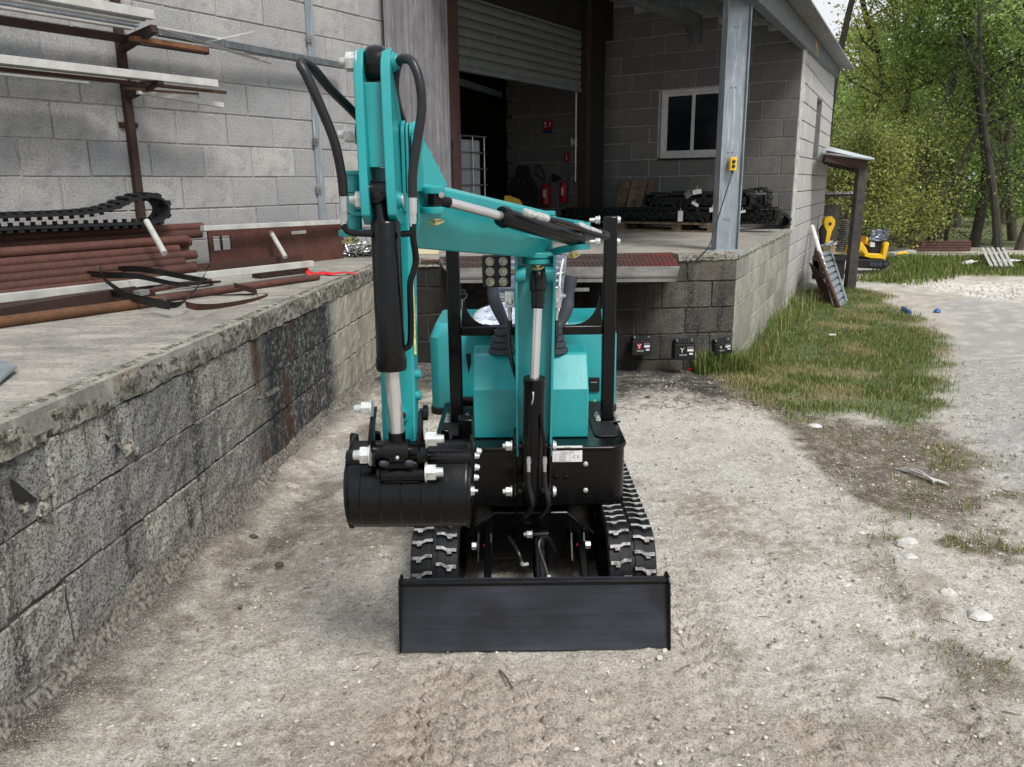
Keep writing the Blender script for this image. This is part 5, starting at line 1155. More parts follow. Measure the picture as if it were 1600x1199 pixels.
mb = MB(); mb.tube([atY(537, 306, 2.10), atY(533, 270, 2.09), atY(522, 220, 2.07), atY(500, 165, 2.05), atY(479, 118, 2.04), atY(470, 101, 2.045), atY(476, 98, 2.06), atY(490, 108, 2.09), atY(515, 138, 2.15), atY(545, 168, 2.22), atY(566, 190, 2.28)], .0120, 12); mb.build('hose', M['hose'], ex)
mb = MB(); mb.tube([atY(645, 309, 2.10), atY(645, 270, 2.10), atY(652, 220, 2.10), atY(659, 170, 2.10), atY(656, 130, 2.10), atY(646, 100, 2.11), atY(634, 92, 2.13), atY(624, 96, 2.16), atY(618, 115, 2.20), atY(617, 145, 2.24), atY(622, 170, 2.28), atY(630, 195, 2.33)], .0120, 12); mb.build('hose', M['hose'], ex)
# upright hinge tube left of the stick
hz = atY(553, 272, 2.25), atY(554, 358, 2.25)
mb = MB(); mb.cyl(hz[0], hz[1], .021, n=24); ht = mb.build('hinge_tube', M['teal'], ex)
mb = MB(); mb.bx(atY(538, 270, 2.25).x, atY(575, 270, 2.25).x, 2.22, 2.28, SZ(270, 2.25) - .006, SZ(270, 2.25) + .006); mb.bx(atY(550, 330, 2.25).x, atY(600, 330, 2.25).x, 2.22, 2.30, SZ(334, 2.25) - .006, SZ(334, 2.25) + .006); mb.bx(atY(536, 361, 2.25).x, atY(600, 361, 2.25).x, 2.22, 2.29, SZ(361, 2.25) - .006, SZ(361, 2.25) + .006)
mb.build('hinge_plate', M['teal'], ht, bev=.004)
p = atY(546, 362, 2.22); mb = MB(); mb.lathe(p - Vector((0, .01, .012)), (0, 0, 1), [(0, .026), (.003, .028), (.016, .028)], 20); mb.build('hinge_disc', M['teal'], ht)
clip(atY(548, 370, 2.20), ht)
mb = MB(); 
for q in (300, 333): p = atY(553, q, 2.25); mb.cyl(p, p - Vector((0, 0, .003)), .0215, n=24)
mb.build('hinge_gap', M['ink'], ht)
# ---- links and bucket
YBk = 2.20
xl, xr = atY(541, 710, YBk).x, atY(738, 710, YBk).x
zt_ = atY(640, 712, YBk).z; zb_ = zt_ - .205
# shell: outer back faces the camera
cen = (2.245, zt_ - .055)
bp_ = []
for k in range(17):
    a = R(98 + k * 11.5); rr = .115 + .018 * math.sin(math.pi * k / 16); bp_.append((cen[0] + rr * math.cos(a) * (.95 if k < 9 else 1.0), cen[1] - .03 + rr * math.sin(a) * 1.12))
bp_ = [(2.262, zt_ + .02), (2.205, zt_ + .0), (2.165, zt_ - .025), (2.135, zt_ - .060), (2.120, zt_ - .10), (2.120, zt_ - .14), (2.135, zt_ - .175), (2.160, zt_ - .198), (2.20, zt_ - .207), (2.26, zt_ - .21), (2.34, zt_ - .195), (2.42, zt_ - .165)]
bp_ = [(p.x, p.y) for p in catmull([(y, z, 0) for y, z in bp_], 3)]
mb = MB(); n = len(bp_); nx = 30; vs = []
xcb = (xl + xr) / 2
for i in range(nx + 1):
    for j, (y, z) in enumerate(bp_):
        x = xl + .006 + (xr - xl - .012) * i / nx; f = 1 - .045 * (j / n); x = xcb + (x - xcb) * f
        vs.append((x, y + .004 * (float(fbm(x * 12, z * 10, 3)) - .5), z))
mb.add(vs, [(i * n + j, i * n + j + 1, (i + 1) * n + j + 1, (i + 1) * n + j) for i in range(nx) for j in range(n - 1)])
bk = mb.build('bucket', M['black'], ex, ang=50); s_ = bk.modifiers.new('thick', 'SOLIDIFY'); s_.thickness = .008; s_.offset = 1
for s, x in ((-1, xl), (1, xr)):             # end plates with their rim
    mb = MB(); P = [(y, z) for y, z in bp_]; cyy = sum(p[0] for p in P) / len(P); czz = sum(p[1] for p in P) / len(P)
    P = [(y + (-.010 if z < zt_ - .02 else 0), z + (-.008 if z < zb_ + .02 else 0)) for y, z in P]
    P += [(2.44, zb_ + .08), (2.36, zt_ - .02), (2.30, zt_ + .03)]
    n_ = len(P); vs = [(xcb + ((x + d2) - xcb) * (1 - .045 * max(0, (zt_ - z)) / .2), y, z) for d2 in (0, -s * .009) for y, z in P]
    mb.add(vs, [tuple(range(n_)), tuple(range(2 * n_ - 1, n_ - 1, -1))] + [(i, n_ + i, n_ + (i + 1) % n_, (i + 1) % n_) for i in range(n_)]); mb.build('bucket_side', M['black'], bk, ang=20)
mb = MB(); mb.cyl((xl + .004, 2.19, zt_ - .005), (xr - .004, 2.19, zt_ - .005), .026, n=24); mb.build('bucket_tube', M['black'], bk)
for f in (.13, .29, .45, .61, .76):          # weld beads / wear strips down the back
    x = xl + (xr - xl) * f; mb = MB(); w_ = .0022
    pts = [(xcb + (x - xcb) * (1 - .045 * j / n), y - .0085, z) for j, (y, z) in enumerate(bp_[3:26])]
    mb.rings([Vector(p) for p in pts], [w_ * (1 + .5 * math.sin(j * 2.1)) for j in range(len(pts))], 5); mb.build('weld_seam', M['black'], bk, ang=60)
mb = MB()
for x, y, Y in ((552, 690, 2.40), (587, 686, 2.40), (626, 688, 2.42), (695, 682, 2.42), (712, 690, 2.43)):
    p = atY(x, y, Y); mb.prism([p + Vector((-.018, 0, -.06)), p + Vector((.018, 0, -.06)), p + Vector((.014, 0, .018)), p + Vector((-.010, 0, .024))], (0, .022, 0))
mb.build('tooth', M['dirtysteel'] if 0 else M['black'], bk, bev=.003)
mb = MB(); a, b = atY(716, 700, 2.36), atY(740, 655, 2.36); mb.prism([a, (b.x, 2.36, a.z), (b.x - .004, 2.36, b.z - .002), (a.x + .002, 2.36, b.z)], (0, .05, 0)); mb.build('side_cutter', M['black'], bk, bev=.004)
for x_, y0_, y1_ in ((578, 636, 712), (656, 640, 705)):   # curved links
    mb = MB(); x = atY(x_, 680, 2.16).x; P = []
    for k in range(9): t_ = k / 8; P.append((2.125 - .035 * math.sin(math.pi * t_), SZ(y0_, 2.15) * (1 - t_) + SZ(y1_, 2.15) * t_))
    Q = [(y + .035 + .004 * i, z) for i, (y, z) in enumerate(P)][::-1]; w_ = .012
    off = lambda z: (z - SZ(y1_, 2.15)) * (.10 if x_ < 600 else .02)
    P = [(x + off(z), y, z) for y, z in P + Q]; mb.prism([(p[0], p[1], p[2]) for p in P], (w_ * (1 if x_ < 600 else 1), 0, 0)); mb.build('bucket_link', M['black'], ex, bev=.003)
    mb = MB(); mb.cyl((x - .004, 2.14, SZ(712 if x_ < 600 else 710, 2.15)), (x + .02, 2.14, SZ(712 if x_ < 600 else 710, 2.15)), .032, n=24); mb.build('link_eye', M['black'], ex)
mb = MB(); mb.cyl(atY(578, 706, 2.14), atY(664, 706, 2.14), .026, n=24); mb.build('link_cross_tube', M['black'], ex)
mb = MB(); mb.cyl(atY(590, 742, 2.12), atY(672, 740, 2.12), .020, n=20); mb.bx(atY(600, 740, 2.12).x, atY(655, 740, 2.12).x, 2.115, 2.17, SZ(755, 2.12), SZ(722, 2.12)); mb.build('bucket_lug', M['black'], bk, bev=.004)
for (x, y), s, r in (((582, 638), -1, .020), ((580, 711), -1, .026), ((665, 738), 1, .024), ((666, 686), 1, .022)):
    mb = MB(); p = atY(x, y, 2.10); mb.nut(p, (s, 0, 0), r, .025, .024, r * .6); mb.build('pin_nut', M['zinc'], ex)
mb = MB(); mb.lathe(atY(656, 686, 2.10), (-1, 0, 0), [(0, .020), (.006, .020), (.008, .016)], 14); mb.lathe(atY(594, 741, 2.10), (-1, 0, 0), [(0, .020), (.006, .020), (.009, .016)], 14); mb.lathe(atY(664, 708, 2.12), (1, 0, 0), [(-.01, .03), (.004, .03), (.007, .024)], 20); mb.lathe(atY(666, 645, 2.14), (1, 0, 0), [(-.008, .022), (.004, .022), (.005, .016)], 16); mb.build('pin_head', M['black'], ex)
mb = MB()
for x, y in ((600, 723), (640, 722)): p = atY(x, y, 2.085); mb.lathe(p, (0, -.7, -.7), [(0, .014), (.008, .014), (.011, .009)], 6)
mb.build('link_bolt', M['boot'], ex)
mb = MB()
for x, y in ((742, 712), (742, 730), (745, 705), (741, 746)): p = atY(x, y, 2.16); mb.nut(p, (1, 0, -.1), .0085, .008, .006, .005)
mb.nut(atY(735, 767, 2.18), (1, 0, 0), .014, .008, .014, .005); mb.build('tooth_bolt', M['zinc'], bk)
for (x, y), in (((745, 675),), ((714, 668),)): pass
# ================================================================== THINGS ON THE RACK WALL
rk = thing('storage_rack', 'rusty brown wall rack post with two arms carrying long profiles', 'rack', FB.w(-1.87, 0, DZ))
U0 = -1.87
for uu in (U0, -4.35):
    mb = MB(); fbox(FB, mb, uu - .028, uu + .028, .01, .06, .96, 4.2); mb.build('post', M['rust_dark'], rk, bev=.003)
    mb = MB(); fbox(FB, mb, uu - .07, uu + .07, .004, .018, 2.03, 2.07); mb.cyl(FB.w(uu - .055, .018, 2.05), FB.w(uu - .055, .035, 2.05), .014, n=6); mb.cyl(FB.w(uu + .055, .018, 2.05), FB.w(uu + .055, .035, 2.05), .014, n=6); mb.build('wall_clamp', M['rust_dark'], rk)
    for z0_, z1_ in ((2.60, 2.685), (2.275, 2.35)):
        mb = MB(); P = [(.055, z0_ - .05), (.055, z0_ + .04), (.46, z1_ + .006), (.47, z1_ - .045)]; mb.prism([FB.w(uu - .024, d, z) for d, z in P], FB.u * .048); mb.build('arm', M['rust_dark'], rk, bev=.003)
def fbar(name, mat, px0, px1, d0, d1, w, h, label, cat, group=None, u0=None):
    a = FB.px(*px0, d0); b = FB.px(*px1, d1)
    ua_ = a[0] if u0 is None else u0
    za = a[1] if u0 is None else b[1] + (a[1] - b[1]) * (0 if abs(a[0] - b[0]) < 1e-6 else 1) 
    p, q = FB.w(ua_, d0, za), FB.w(b[0], d1, b[1]); mb = MB(); mb.bar(p, q, w, h); return solo(mb, name, mat, label, cat, group, base=p, ang=0, bev=.002)
def long_bar(name, mat, uR, d, z, w, h, label, group=None, uL=-5.4, cat='profile'):
    mb = MB(); p, q = FB.w(uL, d, z), FB.w(uR, d, z); mb.bar(p, q, w, h); return solo(mb, name, mat, label, cat, group, base=p, ang=0, bev=.002)
uR1, zR1 = FB.px(238, 24, .45); uR2, zR2 = FB.px(338, 131, .45)
long_bar('steel_profile', M['alu'], uR1, .45, zR1, .05, .058, 'whitish front profile on the upper rack arm', cat='profile')
long_bar('steel_profile', M['alu'], uR2, .45, zR2, .05, .050, 'whitish front profile on the lower rack arm, reaching past the post', cat='profile')
for i, (d, m, e) in enumerate(((.385, 'galv', .0), (.325, 'alu', -.01), (.262, 'galv', .02), (.195, 'alu', .01))):
    long_bar('steel_profile', M[m], uR1 - .02 + e, d, zR1 - .022 - .012 * i, .045, .022, ('second', 'third', 'fourth', 'fifth')[i] + ' profile from the front on the upper rack arm', 'grey profiles on the upper rack arm')
    long_bar('steel_profile', M[m], uR2 - .55 - .1 * i, d, zR2 - .016 - .012 * i, .045, .020, ('second', 'third', 'fourth', 'fifth')[i] + ' profile from the front on the lower rack arm', 'grey profiles on the lower rack arm')
long_bar('rusty_bar', M['rust_dark'], -1.2, .12, 2.63, .05, .05, 'dark rusty bar closest to the wall on the upper arm', cat='bar')
long_bar('rusty_bar', M['rust'], -1.25, .36, zR2 - .045, .035, .022, 'brown rusty bar hanging under the profiles of the lower arm', cat='bar')
fbar('rusty_flat_bar', M['rust_orange'], (206, 60), (321, 79), .30, .30, .07, .03, 'short orange brown bar end just right of the upper arm tip', 'bar')
fbar('grey_beam', M['galv_dark'], (245, 50), (534, 103), .20, .12, .06, .052, 'long dark grey bar sticking far out to the right of the upper arm', 'bar')
fbar('thin_strip', M['alu'], (240, 42), (352, 62), .32, .25, .014, .014, 'thin white strip on top of the bars beside the upper arm tip', 'strip')
fbar('thin_strip', M['alu'], (322, 66), (396, 50), .24, .32, .010, .010, 'thin white strip crossing the others diagonally upwards', 'strip')
fbar('thin_strip', M['dirtysteel'], (250, 46), (405, 92), .34, .20, .014, .012, 'thin grey strip with its end below the long dark bar', 'strip')
fbar('thin_strip', M['dirtysteel'], (252, 50), (424, 100), .37, .22, .012, .008, 'thinnest dark strip pointing down to the right', 'strip')
fbar('silver_profile', M['alu'], (215, 143), (348, 165), .24, .34, .045, .036, 'silver square profile slung below the lower arm', 'profile')
fbar('thin_pipe', M['rust'], (190, 138), (310, 147), .30, .30, .016, .016, 'thin tube ending below the lower arm', 'pipe')
# ---- pile of rusty pipes
G = 'rusty pipes piled against the rack wall'
ends = [316, 314, 297, 279, 306, 288, 305, 262, 250]; ys = [368, 380, 393, 405, 417, 429, 441, 452, 462]
for i, (ex_, y) in enumerate(zip(ends, ys)):
    d = .26 + .075 * i; u, z = FB.px(100, y, d); z = max(z, DZ + .035); ue_ = FB.px(ex_, y - 8, d)[0]; mb = MB(); p, q = FB.w(-5.2, d, z), FB.w(ue_, d, z + .004); mb.cyl(p, q, .034, n=16)
    solo(mb, 'rusty_pipe', M['rust'], ('topmost' if i == 0 else ('second', 'third', 'fourth', 'fifth', 'sixth', 'seventh', 'eighth', 'ninth')[i - 1]) + (' long brown rusty pipe, right under the curled rubber track' if i == 0 else ' long brown rusty pipe from the top of the pile below the rack'), 'pipe', G, base=p)
for i, (d, y) in enumerate(((.30, 372), (.38, 384), (.46, 392), (.52, 374))):
    u, z = FB.px(298, y, d); mb = MB(); p, q = FB.w(u - 2.0, d - .1, z - .01), FB.w(u + .0, d - .05, z - .005); mb.cyl(p, q, .034, n=16); solo(mb, 'rusty_pipe', M['rust'], 'brown pipe showing only its end at the back of the pile', 'pipe', 'pipe ends at the back of the rusty pile', base=p)
# ---- rubber tracks
def track_thing(path, wid, wdir, label, cat='rubber track', group=None, nl=46, th=.018, lug=(.05, .022), seg=6, parts=True, loc=None):
    P = catmull(path, seg, True); n = len(P); W = Vector(wdir).normalized(); loc = loc or P[0]
    t = thing('rubber_track', label, cat, loc, group=group); mb = MB(); vs = []; cen = sum(P, Vector()) / n; nr = []
    for i in range(n):
        T = (P[(i + 1) % n] - P[i - 1]).normalized(); N = W.cross(T).normalized()
        nr.append((P[i], T, N))
    area = sum((P[i] - cen).cross(P[(i + 1) % n] - cen).dot(W) for i in range(n)); s = -1 if area > 0 else 1
    for p, T, N in nr: vs += [p + W * wid / 2, p - W * wid / 2, p - W * wid / 2 + N * s * th, p + W * wid / 2 + N * s * th]
    mb.add(vs, [(i * 4 + j, i * 4 + (j + 1) % 4, ((i + 1) % n) * 4 + (j + 1) % 4, ((i + 1) % n) * 4 + j) for i in range(n) for j in range(4)]); mb.build('belt', M['rubber'], t, ang=40, split=False)
    L = [0]; 
    for i in range(n): L.append(L[-1] + (P[(i + 1) % n] - P[i]).length)
    base = None; J = MB()
    for k in range(nl):
        s_ = (k + .5) / nl * L[-1]; i = max(j for j in range(n) if L[j] <= s_); f = (s_ - L[i]) / max(1e-6, L[i + 1] - L[i]); p = P[i].lerp(P[(i + 1) % n], f); T, N = nr[i][1], nr[i][2] * s
        Mx = Matrix((T, W, T.cross(W))).transposed()
        for side, off in ((1, 0), (-1, .5)):
            c = p + N * (th + lug[1] / 2 - .002) + W * side * wid * .25 + T * off * L[-1] / nl * .5
            J.box(c, (lug[0], wid * .44, lug[1]), Mx)
        c = p - N * .012; J.box(c, (lug[0] * .5, wid * .16, .024), Mx)
    if parts:
        for i in range(0, len(J.v), 8):
            q = MB(); q.add(J.v[i:i + 8], [tuple(v - 0 for v in f) for f in ((0, 2, 3, 1), (4, 5, 7, 6), (0, 1, 5, 4), (2, 6, 7, 3), (0, 4, 6, 2), (1, 3, 7, 5))]); q.build('lug', M['rubber'], t, ang=0, split=False)
    else: J.build('lug', M['black_matt'], t, ang=0, split=False, kind='stuff')
    return t
pts = [(-90, 359), (0, 355), (100, 351), (190, 348), (232, 345), (247, 336), (250, 324), (240, 313), (222, 309), (200, 314), (178, 324), (150, 332), (100, 337), (0, 341), (-90, 345)]
track_thing([FB.w(FB.px(x, y, .36)[0], .36, FB.px(x, y, .36)[1]) for x, y in pts], .20, FB.n, 'black rubber crawler track with one curled end lying on the rusty pipes', nl=44, lug=(.035, .02))
def flat_loop(c, dirv, length, h, sag=0, flare=0, n=5):
    D = Vector(dirv).normalized(); c = Vector(c); Z = Vector((0, 0, 1)); P = []
    for k in range(n): P.append(c + D * (length * (k / (n - 1) - .5)) + Z * (.0))
    P.append(c + D * (length / 2 + h * .35) + Z * (h * .5 + flare * .5))
    for k in range(n): f = 1 - k / (n - 1); P.append(c + D * (length * (f - .5)) + Z * (h + flare * f ** 3 - sag * (1 - f)))
    P.append(c - D * (length / 2 + (h - sag) * .3) + Z * ((h - sag) * .5)); return P
# tracks on the pallet under the window (pallet runs along the window wall)
pc0, pc1 = atZ(918, 362, DZ), atZ(1118, 363, DZ)
pd = Vector((pc1.x - pc0.x, pc1.y - pc0.y, 0)).normalized(); pd = FW.u; pn = FW.n
Pc = atZ(1118, 364, DZ)
p_ = thing('wooden_pallet', 'worn wooden pallet lying under the stack of rubber tracks', 'pallet', Pc - pd * 1.2)
def pb(a0, a1, b0, b1, z0, z1):
    return [Pc + pd * a + pn * b + Vector((0, 0, z)) for z in (z0, z1) for b in (b0, b1) for a in (a0, a1)]
def boxpts(mb, v): return mb.add(v, [(0, 2, 3, 1), (4, 5, 7, 6), (0, 1, 5, 4), (2, 6, 7, 3), (0, 4, 6, 2), (1, 3, 7, 5)])
PLN = 2.05
for b in (0, .35, .7):
    mb = MB(); boxpts(mb, pb(-PLN, 0, b, b + .09, 0, .02)); mb.build('bottom_board', M['wood'], p_, ang=0)
    for a in (-PLN, -1.45, -.62, -.12):
        mb = MB(); boxpts(mb, pb(a, a + .12, b + .001, b + .089, .02, .10)); mb.build('foot_block', M['wood'], p_, ang=0)
for i in range(9):
    b = i * .088; mb = MB(); boxpts(mb, pb(-PLN, 0, b, b + .075, .10, .125)); mb.build('board', M['wood'], p_, ang=0)
zt = DZ + .145
def trk(ax, bx_, z, L, h, lab, **k):
    t = trk_(ax, bx_, z, L, h, lab, **k); c = Pc + pd * ax + pn * bx_ + Vector((0, 0, z - DZ + h * .5)); mb = MB(); mb.box(c, (L * 1.0, .19, h * .86), Matrix((pd, pn, Vector((0, 0, 1)))).transposed()); mb.build('inner_coil', M['black_matt'], t, bev=.02); J = MB(); r = random.Random(int(L * 100))
    for k in range(int(L * 34)): J.box(c + pd * (L * ((k + .5) / int(L * 34) - .5)) - pn * (.112 + r.uniform(0, .02)) + Vector((0, 0, r.uniform(-.45, .45) * h)), (.022 + .02 * r.random(), .04, .03 + .03 * r.random()), Matrix((pd, pn, Vector((0, 0, 1)))).transposed())
    J.build('track_tread', M['rubber'], t, ang=0, split=False, kind='stuff'); return t
def trk_(ax, bx_, z, L, h, lab, **k): return track_thing(flat_loop(Pc + pd * ax + pn * bx_ + Vector((0, 0, z - DZ)) + Vector((0, 0, 0)) - Vector((0, 0, 0)), pd, L, h, **{q: k.pop(q) for q in list(k) if q in ('sag', 'flare')}), .23, pn, lab, 'rubber track', 'rubber tracks stacked on the pallet', parts=False, lug=(.032, .020), nl=int(L * 34), loc=Pc + pd * ax, **k)
trk(-1.2, .12, zt + .0, 2.2, .15, 'long black rubber track on the pallet at the front left', sag=.02)
trk(-.30, .12, zt + .19, 1.35, .15, 'upper black rubber track at the front of the pallet stack', flare=.03)
trk(-.20, .40, zt + .0, 1.7, .15, 'lower black rubber track behind the front one on the pallet')
trk(-.12, .40, zt + .19, 1.25, .16, 'topmost black rubber track of the stack beside the column', flare=.05)
trk(-1.5, .42, zt + .0, 1.3, .12, 'lower black rubber track at the far left end of the pallet')
for (x, y), w, h, rz, lab in (((1063, 338), .07, .14, 0, 'white tag hanging from the tracks down over the pallet edge'), ((1089, 300), .12, .06, .15, 'white paper label on the topmost rubber track'), ((1075, 304), .09, .09, .6, 'grey paper label left of the white one on the tracks'), ((1086, 319), .10, .04, -.5, 'small crumpled white tag between two rubber tracks'), ((1113, 328), .08, .06, .1, 'small white square tag beside the column'), ((1160, 331), .08, .03, .2, 'small white tag right of the column at the track ends')):
    q = Pc - pn * .02 ; fr = Frame(Pc - pn * .03, math.degrees(math.atan2(pd.x, pd.y))); u, z = fr.px(x, y, .02); mb = MB(); c = fr.w(u, .02, z); ca, sa = math.cos(rz), math.sin(rz)
    P = [c + pd * (a * ca - b * sa) + Vector((0, 0, 1)) * (a * sa + b * ca) for a, b in ((-w / 2, -h / 2), (w / 2, -h / 2), (w / 2, h / 2), (-w / 2, h / 2))]
    mb.prism(P, pn * .004 + Vector((0, 0, 0))); mb.cyl(c + Vector((0, 0, h / 2)), c + Vector((0, 0, h / 2 + .04)), .002, n=5)
    solo(mb, 'paper_tag', M['label'] if 'grey' not in lab else M['dirtysteel'], lab, 'tag', base=c, ang=0)
# upright pallet leaning on the window wall
up = thing('leaning_pallet', 'small wooden pallet leaning upright against the wall below the window', 'pallet', atZ(990, 345, DZ))
for i, (x0, x1) in enumerate(((963, 983), (981, 997), (993, 1009), (1008, 1024))):
    u0_, _ = FW.px(x0 + 2, 300, .12); u1_, _ = FW.px(x1 - 3, 300, .12); zt_ = 1.62 + (.0, .02, .01, .015)[i]; mb = MB(); l = .05 * (1.5 - i) / 4
    mb.prism([FW.w(u0_ - .03, .30, DZ), FW.w(u1_ - .03, .30, DZ), FW.w(u1_ + .02, .06, zt_), FW.w(u0_ + .02, .06, zt_)], FW.n * .02 + Vector((0, 0, .006))); mb.build('board', M['wood'], up, ang=0)
u0_, _ = FW.px(965, 300, .1); u1_, _ = FW.px(1022, 300, .1)
for z_, d_2 in ((1.5, .10), (1.05, .24)):
    mb = MB(); mb.bar(FW.w(u0_, d_2 - .03, z_), FW.w(u1_, d_2 - .03, z_), .05, .06); mb.build('cross_board', M['wood'], up, ang=0)
# single track beside the corner
a = atZ(1166, 357, DZ); b_ = atZ(1212, 356, DZ); D = (b_ - a); L = D.length; D.normalize(); Z_ = Vector((0, 0, 1)); P = []
for x, y in ((1150, 360), (1170, 360), (1195, 360), (1212, 359)): P.append(atY(x, y, a.y - .32 + (b_.y - a.y) * (x - 1166) / 46.))
yy = lambda x: a.y - .32 + (b_.y - a.y) * (x - 1166) / 46.
for x, y in ((1224, 352), (1227, 344), (1219, 336), (1207, 334), (1194, 338), (1178, 345), (1160, 348), (1145, 350)): P.append(atY(x, y, yy(x)))
track_thing(P, .22, Vector((-D.y, D.x, 0)), 'single black rubber track lying at the dock corner right of the column', nl=34, lug=(.045, .025), group=None)
# ---- rusty sheet panel with cut-outs, white beam
d = .34; z0_, z1_ = DZ + .0, FB.px(430, 352, d)[1]; ua_, ub2 = FB.px(326, 370, d)[0], FB.px(536, 380, d)[0]
h0, h1 = FB.px(334, 380, d)[0], FB.px(362, 380, d)[0]; hz0, hz1 = FB.px(348, 391, d)[1], FB.px(348, 369, d)[1]
pn_ = thing('rusty_steel_sheet', 'brown rusty steel panel with a square cut-out standing against the wall', 'steel panel', FB.w((ua_ + ub2) / 2, d, DZ))
mb = MB(); fbox(FB, mb, ua_, h0, d - .02, d, z0_, z1_ - .02); fbox(FB, mb, h0, h1, d - .02, d, hz1, z1_ - .02); fbox(FB, mb, h0, h1, d - .02, d, z0_, hz0); fbox(FB, mb, h1, ub2, d - .02, d, z0_, z1_ - .02); mb.build('sheet', M['rust'], pn_, ang=0, split=False)
mb = MB(); fbox(FB, mb, ua_ - .02, ub2 - .1, d - .10, d + .002, z1_ - .018, z1_ + .012); mb.build('top_flange', M['rust'], pn_, ang=0)
mb = MB(); fbox(FB, mb, FB.px(455, 362, d)[0], FB.px(478, 362, d)[0], d + .001, d + .004, FB.px(465, 366, d)[1], FB.px(465, 361, d)[1]); mb.build('slot', M['alu'], pn_, ang=0)
mb = MB(); fbox(FB, mb, h0 + .07, h0 + .085, d - .018, d - .002, hz0, hz1); mb.build('cutout_bar', M['rust_dark'], pn_, ang=0)
a = FB.px(316, 357, .46); b2 = FB.px(570, 345, .40); mb = MB(); p = FB.w(a[0], .46, a[1]); mb.bar(p, FB.w(b2[0], .40, b2[1]), .05, .038); solo(mb, 'white_beam', M['alu'], 'long whitish steel beam resting along the top of the rusty panel', 'beam', base=p, ang=0, bev=.003)
def floor_bar(name, mat, q0, q1, z0, z1, w, h, label, cat, round_=False, group=None):
    p, q = atZ(*q0, z0), atZ(*q1, z1); mb = MB()
    if round_: mb.cyl(p, q, w, n=16)
    else: mb.bar(p, q, w, h)
    return solo(mb, name, mat, label, cat, group, base=p, ang=35 if round_ else 0, bev=0 if round_ else .002)
p, q = FB.w(FB.px(229, 346, .62)[0], .62, FB.px(229, 346, .62)[1]), FB.w(FB.px(257, 396, .9)[0], .9, FB.px(257, 396, .9)[1]); mb = MB(); mb.cyl(p, q, .021, n=14); solo(mb, 'white_tube', M['alu'], 'short white tube leaning on the ends of the rusty pipes', 'tube', base=q)
p, q = FB.w(FB.px(423, 363, .40)[0], .40, FB.px(423, 363, .40)[1]), FB.w(FB.px(446, 402, .62)[0], .62, FB.px(446, 402, .62)[1]); mb = MB(); mb.cyl(p, q, .020, n=14); solo(mb, 'white_tube', M['alu'], 'short white tube leaning on the rusty panel under the white beam', 'tube', base=q)
p = atZ(258, 408, 1.02); wd_ = MB(); q0, q1, q2, q3 = atZ(252, 396, 1.03), atZ(308, 402, 1.03), atZ(306, 414, 1.0), atZ(258, 414, 1.0)
wd_.prism([q0, q1, q2, q3], (0, 0, -.05)); solo(wd_, 'steel_angle', M['rust_orange'], 'chunky steel angle with bright orange rust patch at the pipe ends', 'steel angle', base=p, ang=0, bev=.004)
floor_bar('dark_flat_bar', M['galv_dark'], (268, 398), (452, 406), 1.02, .98, .07, .02, 'dark blue grey flat bar running right from the orange rusted angle', 'bar')
floor_bar('rusty_tube', M['rust'], (-60, 452), (470, 403), 1.02, 1.00, .055, .05, 'long brown rusty square tube just behind the white one', 'tube')
floor_bar('white_square_tube', M['alu'], (-60, 473), (487, 412), 1.045, 1.03, .05, .044, 'long white square tube lying across the dock in front of the pipes', 'tube')
floor_bar('rusty_beam', M['rust_dark'], (-60, 502), (230, 452), .985, .985, .12, .08, 'dark rusty beam in the shadow under the long white tube', 'beam')
floor_bar('support_block', M['rust_dark'], (400, 428), (470, 420), .975, .975, .10, .06, 'short dark block under the right end of the white tube', 'block')
floor_bar('rusty_front_pipe', M['rust_orange'], (-60, 512), (255, 470), DZ + .028, DZ + .028, .030, 0, 'thick orange brown pipe nearest the dock edge', 'pipe', True)
floor_bar('rusty_pipe', M['rust'], (230, 470), (497, 433), DZ + .024, DZ + .024, .022, 0, 'brown pipe with its end beside the red strap', 'pipe', True)
floor_bar('rusty_flat_bar', M['rust'], (232, 455), (325, 438), DZ + .07, DZ + .07, .06, .02, 'short brown flat bar with a silver end lying among the black straps', 'bar')
floor_bar('bar_cap', M['silver'], (214, 459), (228, 456), DZ + .07, DZ + .07, .05, .03, 'small silver end piece beside the short brown flat bar', 'cap')
# steel strapping tangle
st_ = thing('strapping_tangle', 'tangle of loose black steel strapping on the dock near its edge', 'strapping', atZ(270, 460, DZ))
def ribbon(name, pts, mat, parent, w=.036, seg=8, **kw):
    P = catmull([atZ(x, y, DZ + z * 1.1 + (.055 if x < 330 else .02)) for x, y, z in pts], seg); mb = MB(); vs = []; n = len(P)
    for i, p in enumerate(P):
        T = (P[min(i + 1, n - 1)] - P[max(i - 1, 0)]).normalized(); s = T.cross(Vector((.2, .1, 1))).normalized(); up_ = s.cross(T).normalized(); k = w / 2
        a_ = i * .05; o = s * math.cos(a_) * k * .5 + up_ * math.sin(1.2 + a_) * k
        vs += [p - o, p + o, p + o + s * .002, p - o + s * .002]
    mb.add(vs, [(i * 4 + j, i * 4 + (j + 1) % 4, (i + 1) * 4 + (j + 1) % 4, (i + 1) * 4 + j) for i in range(n - 1) for j in range(4)]); return mb.build(name, mat, parent, ang=0, split=False, **kw)
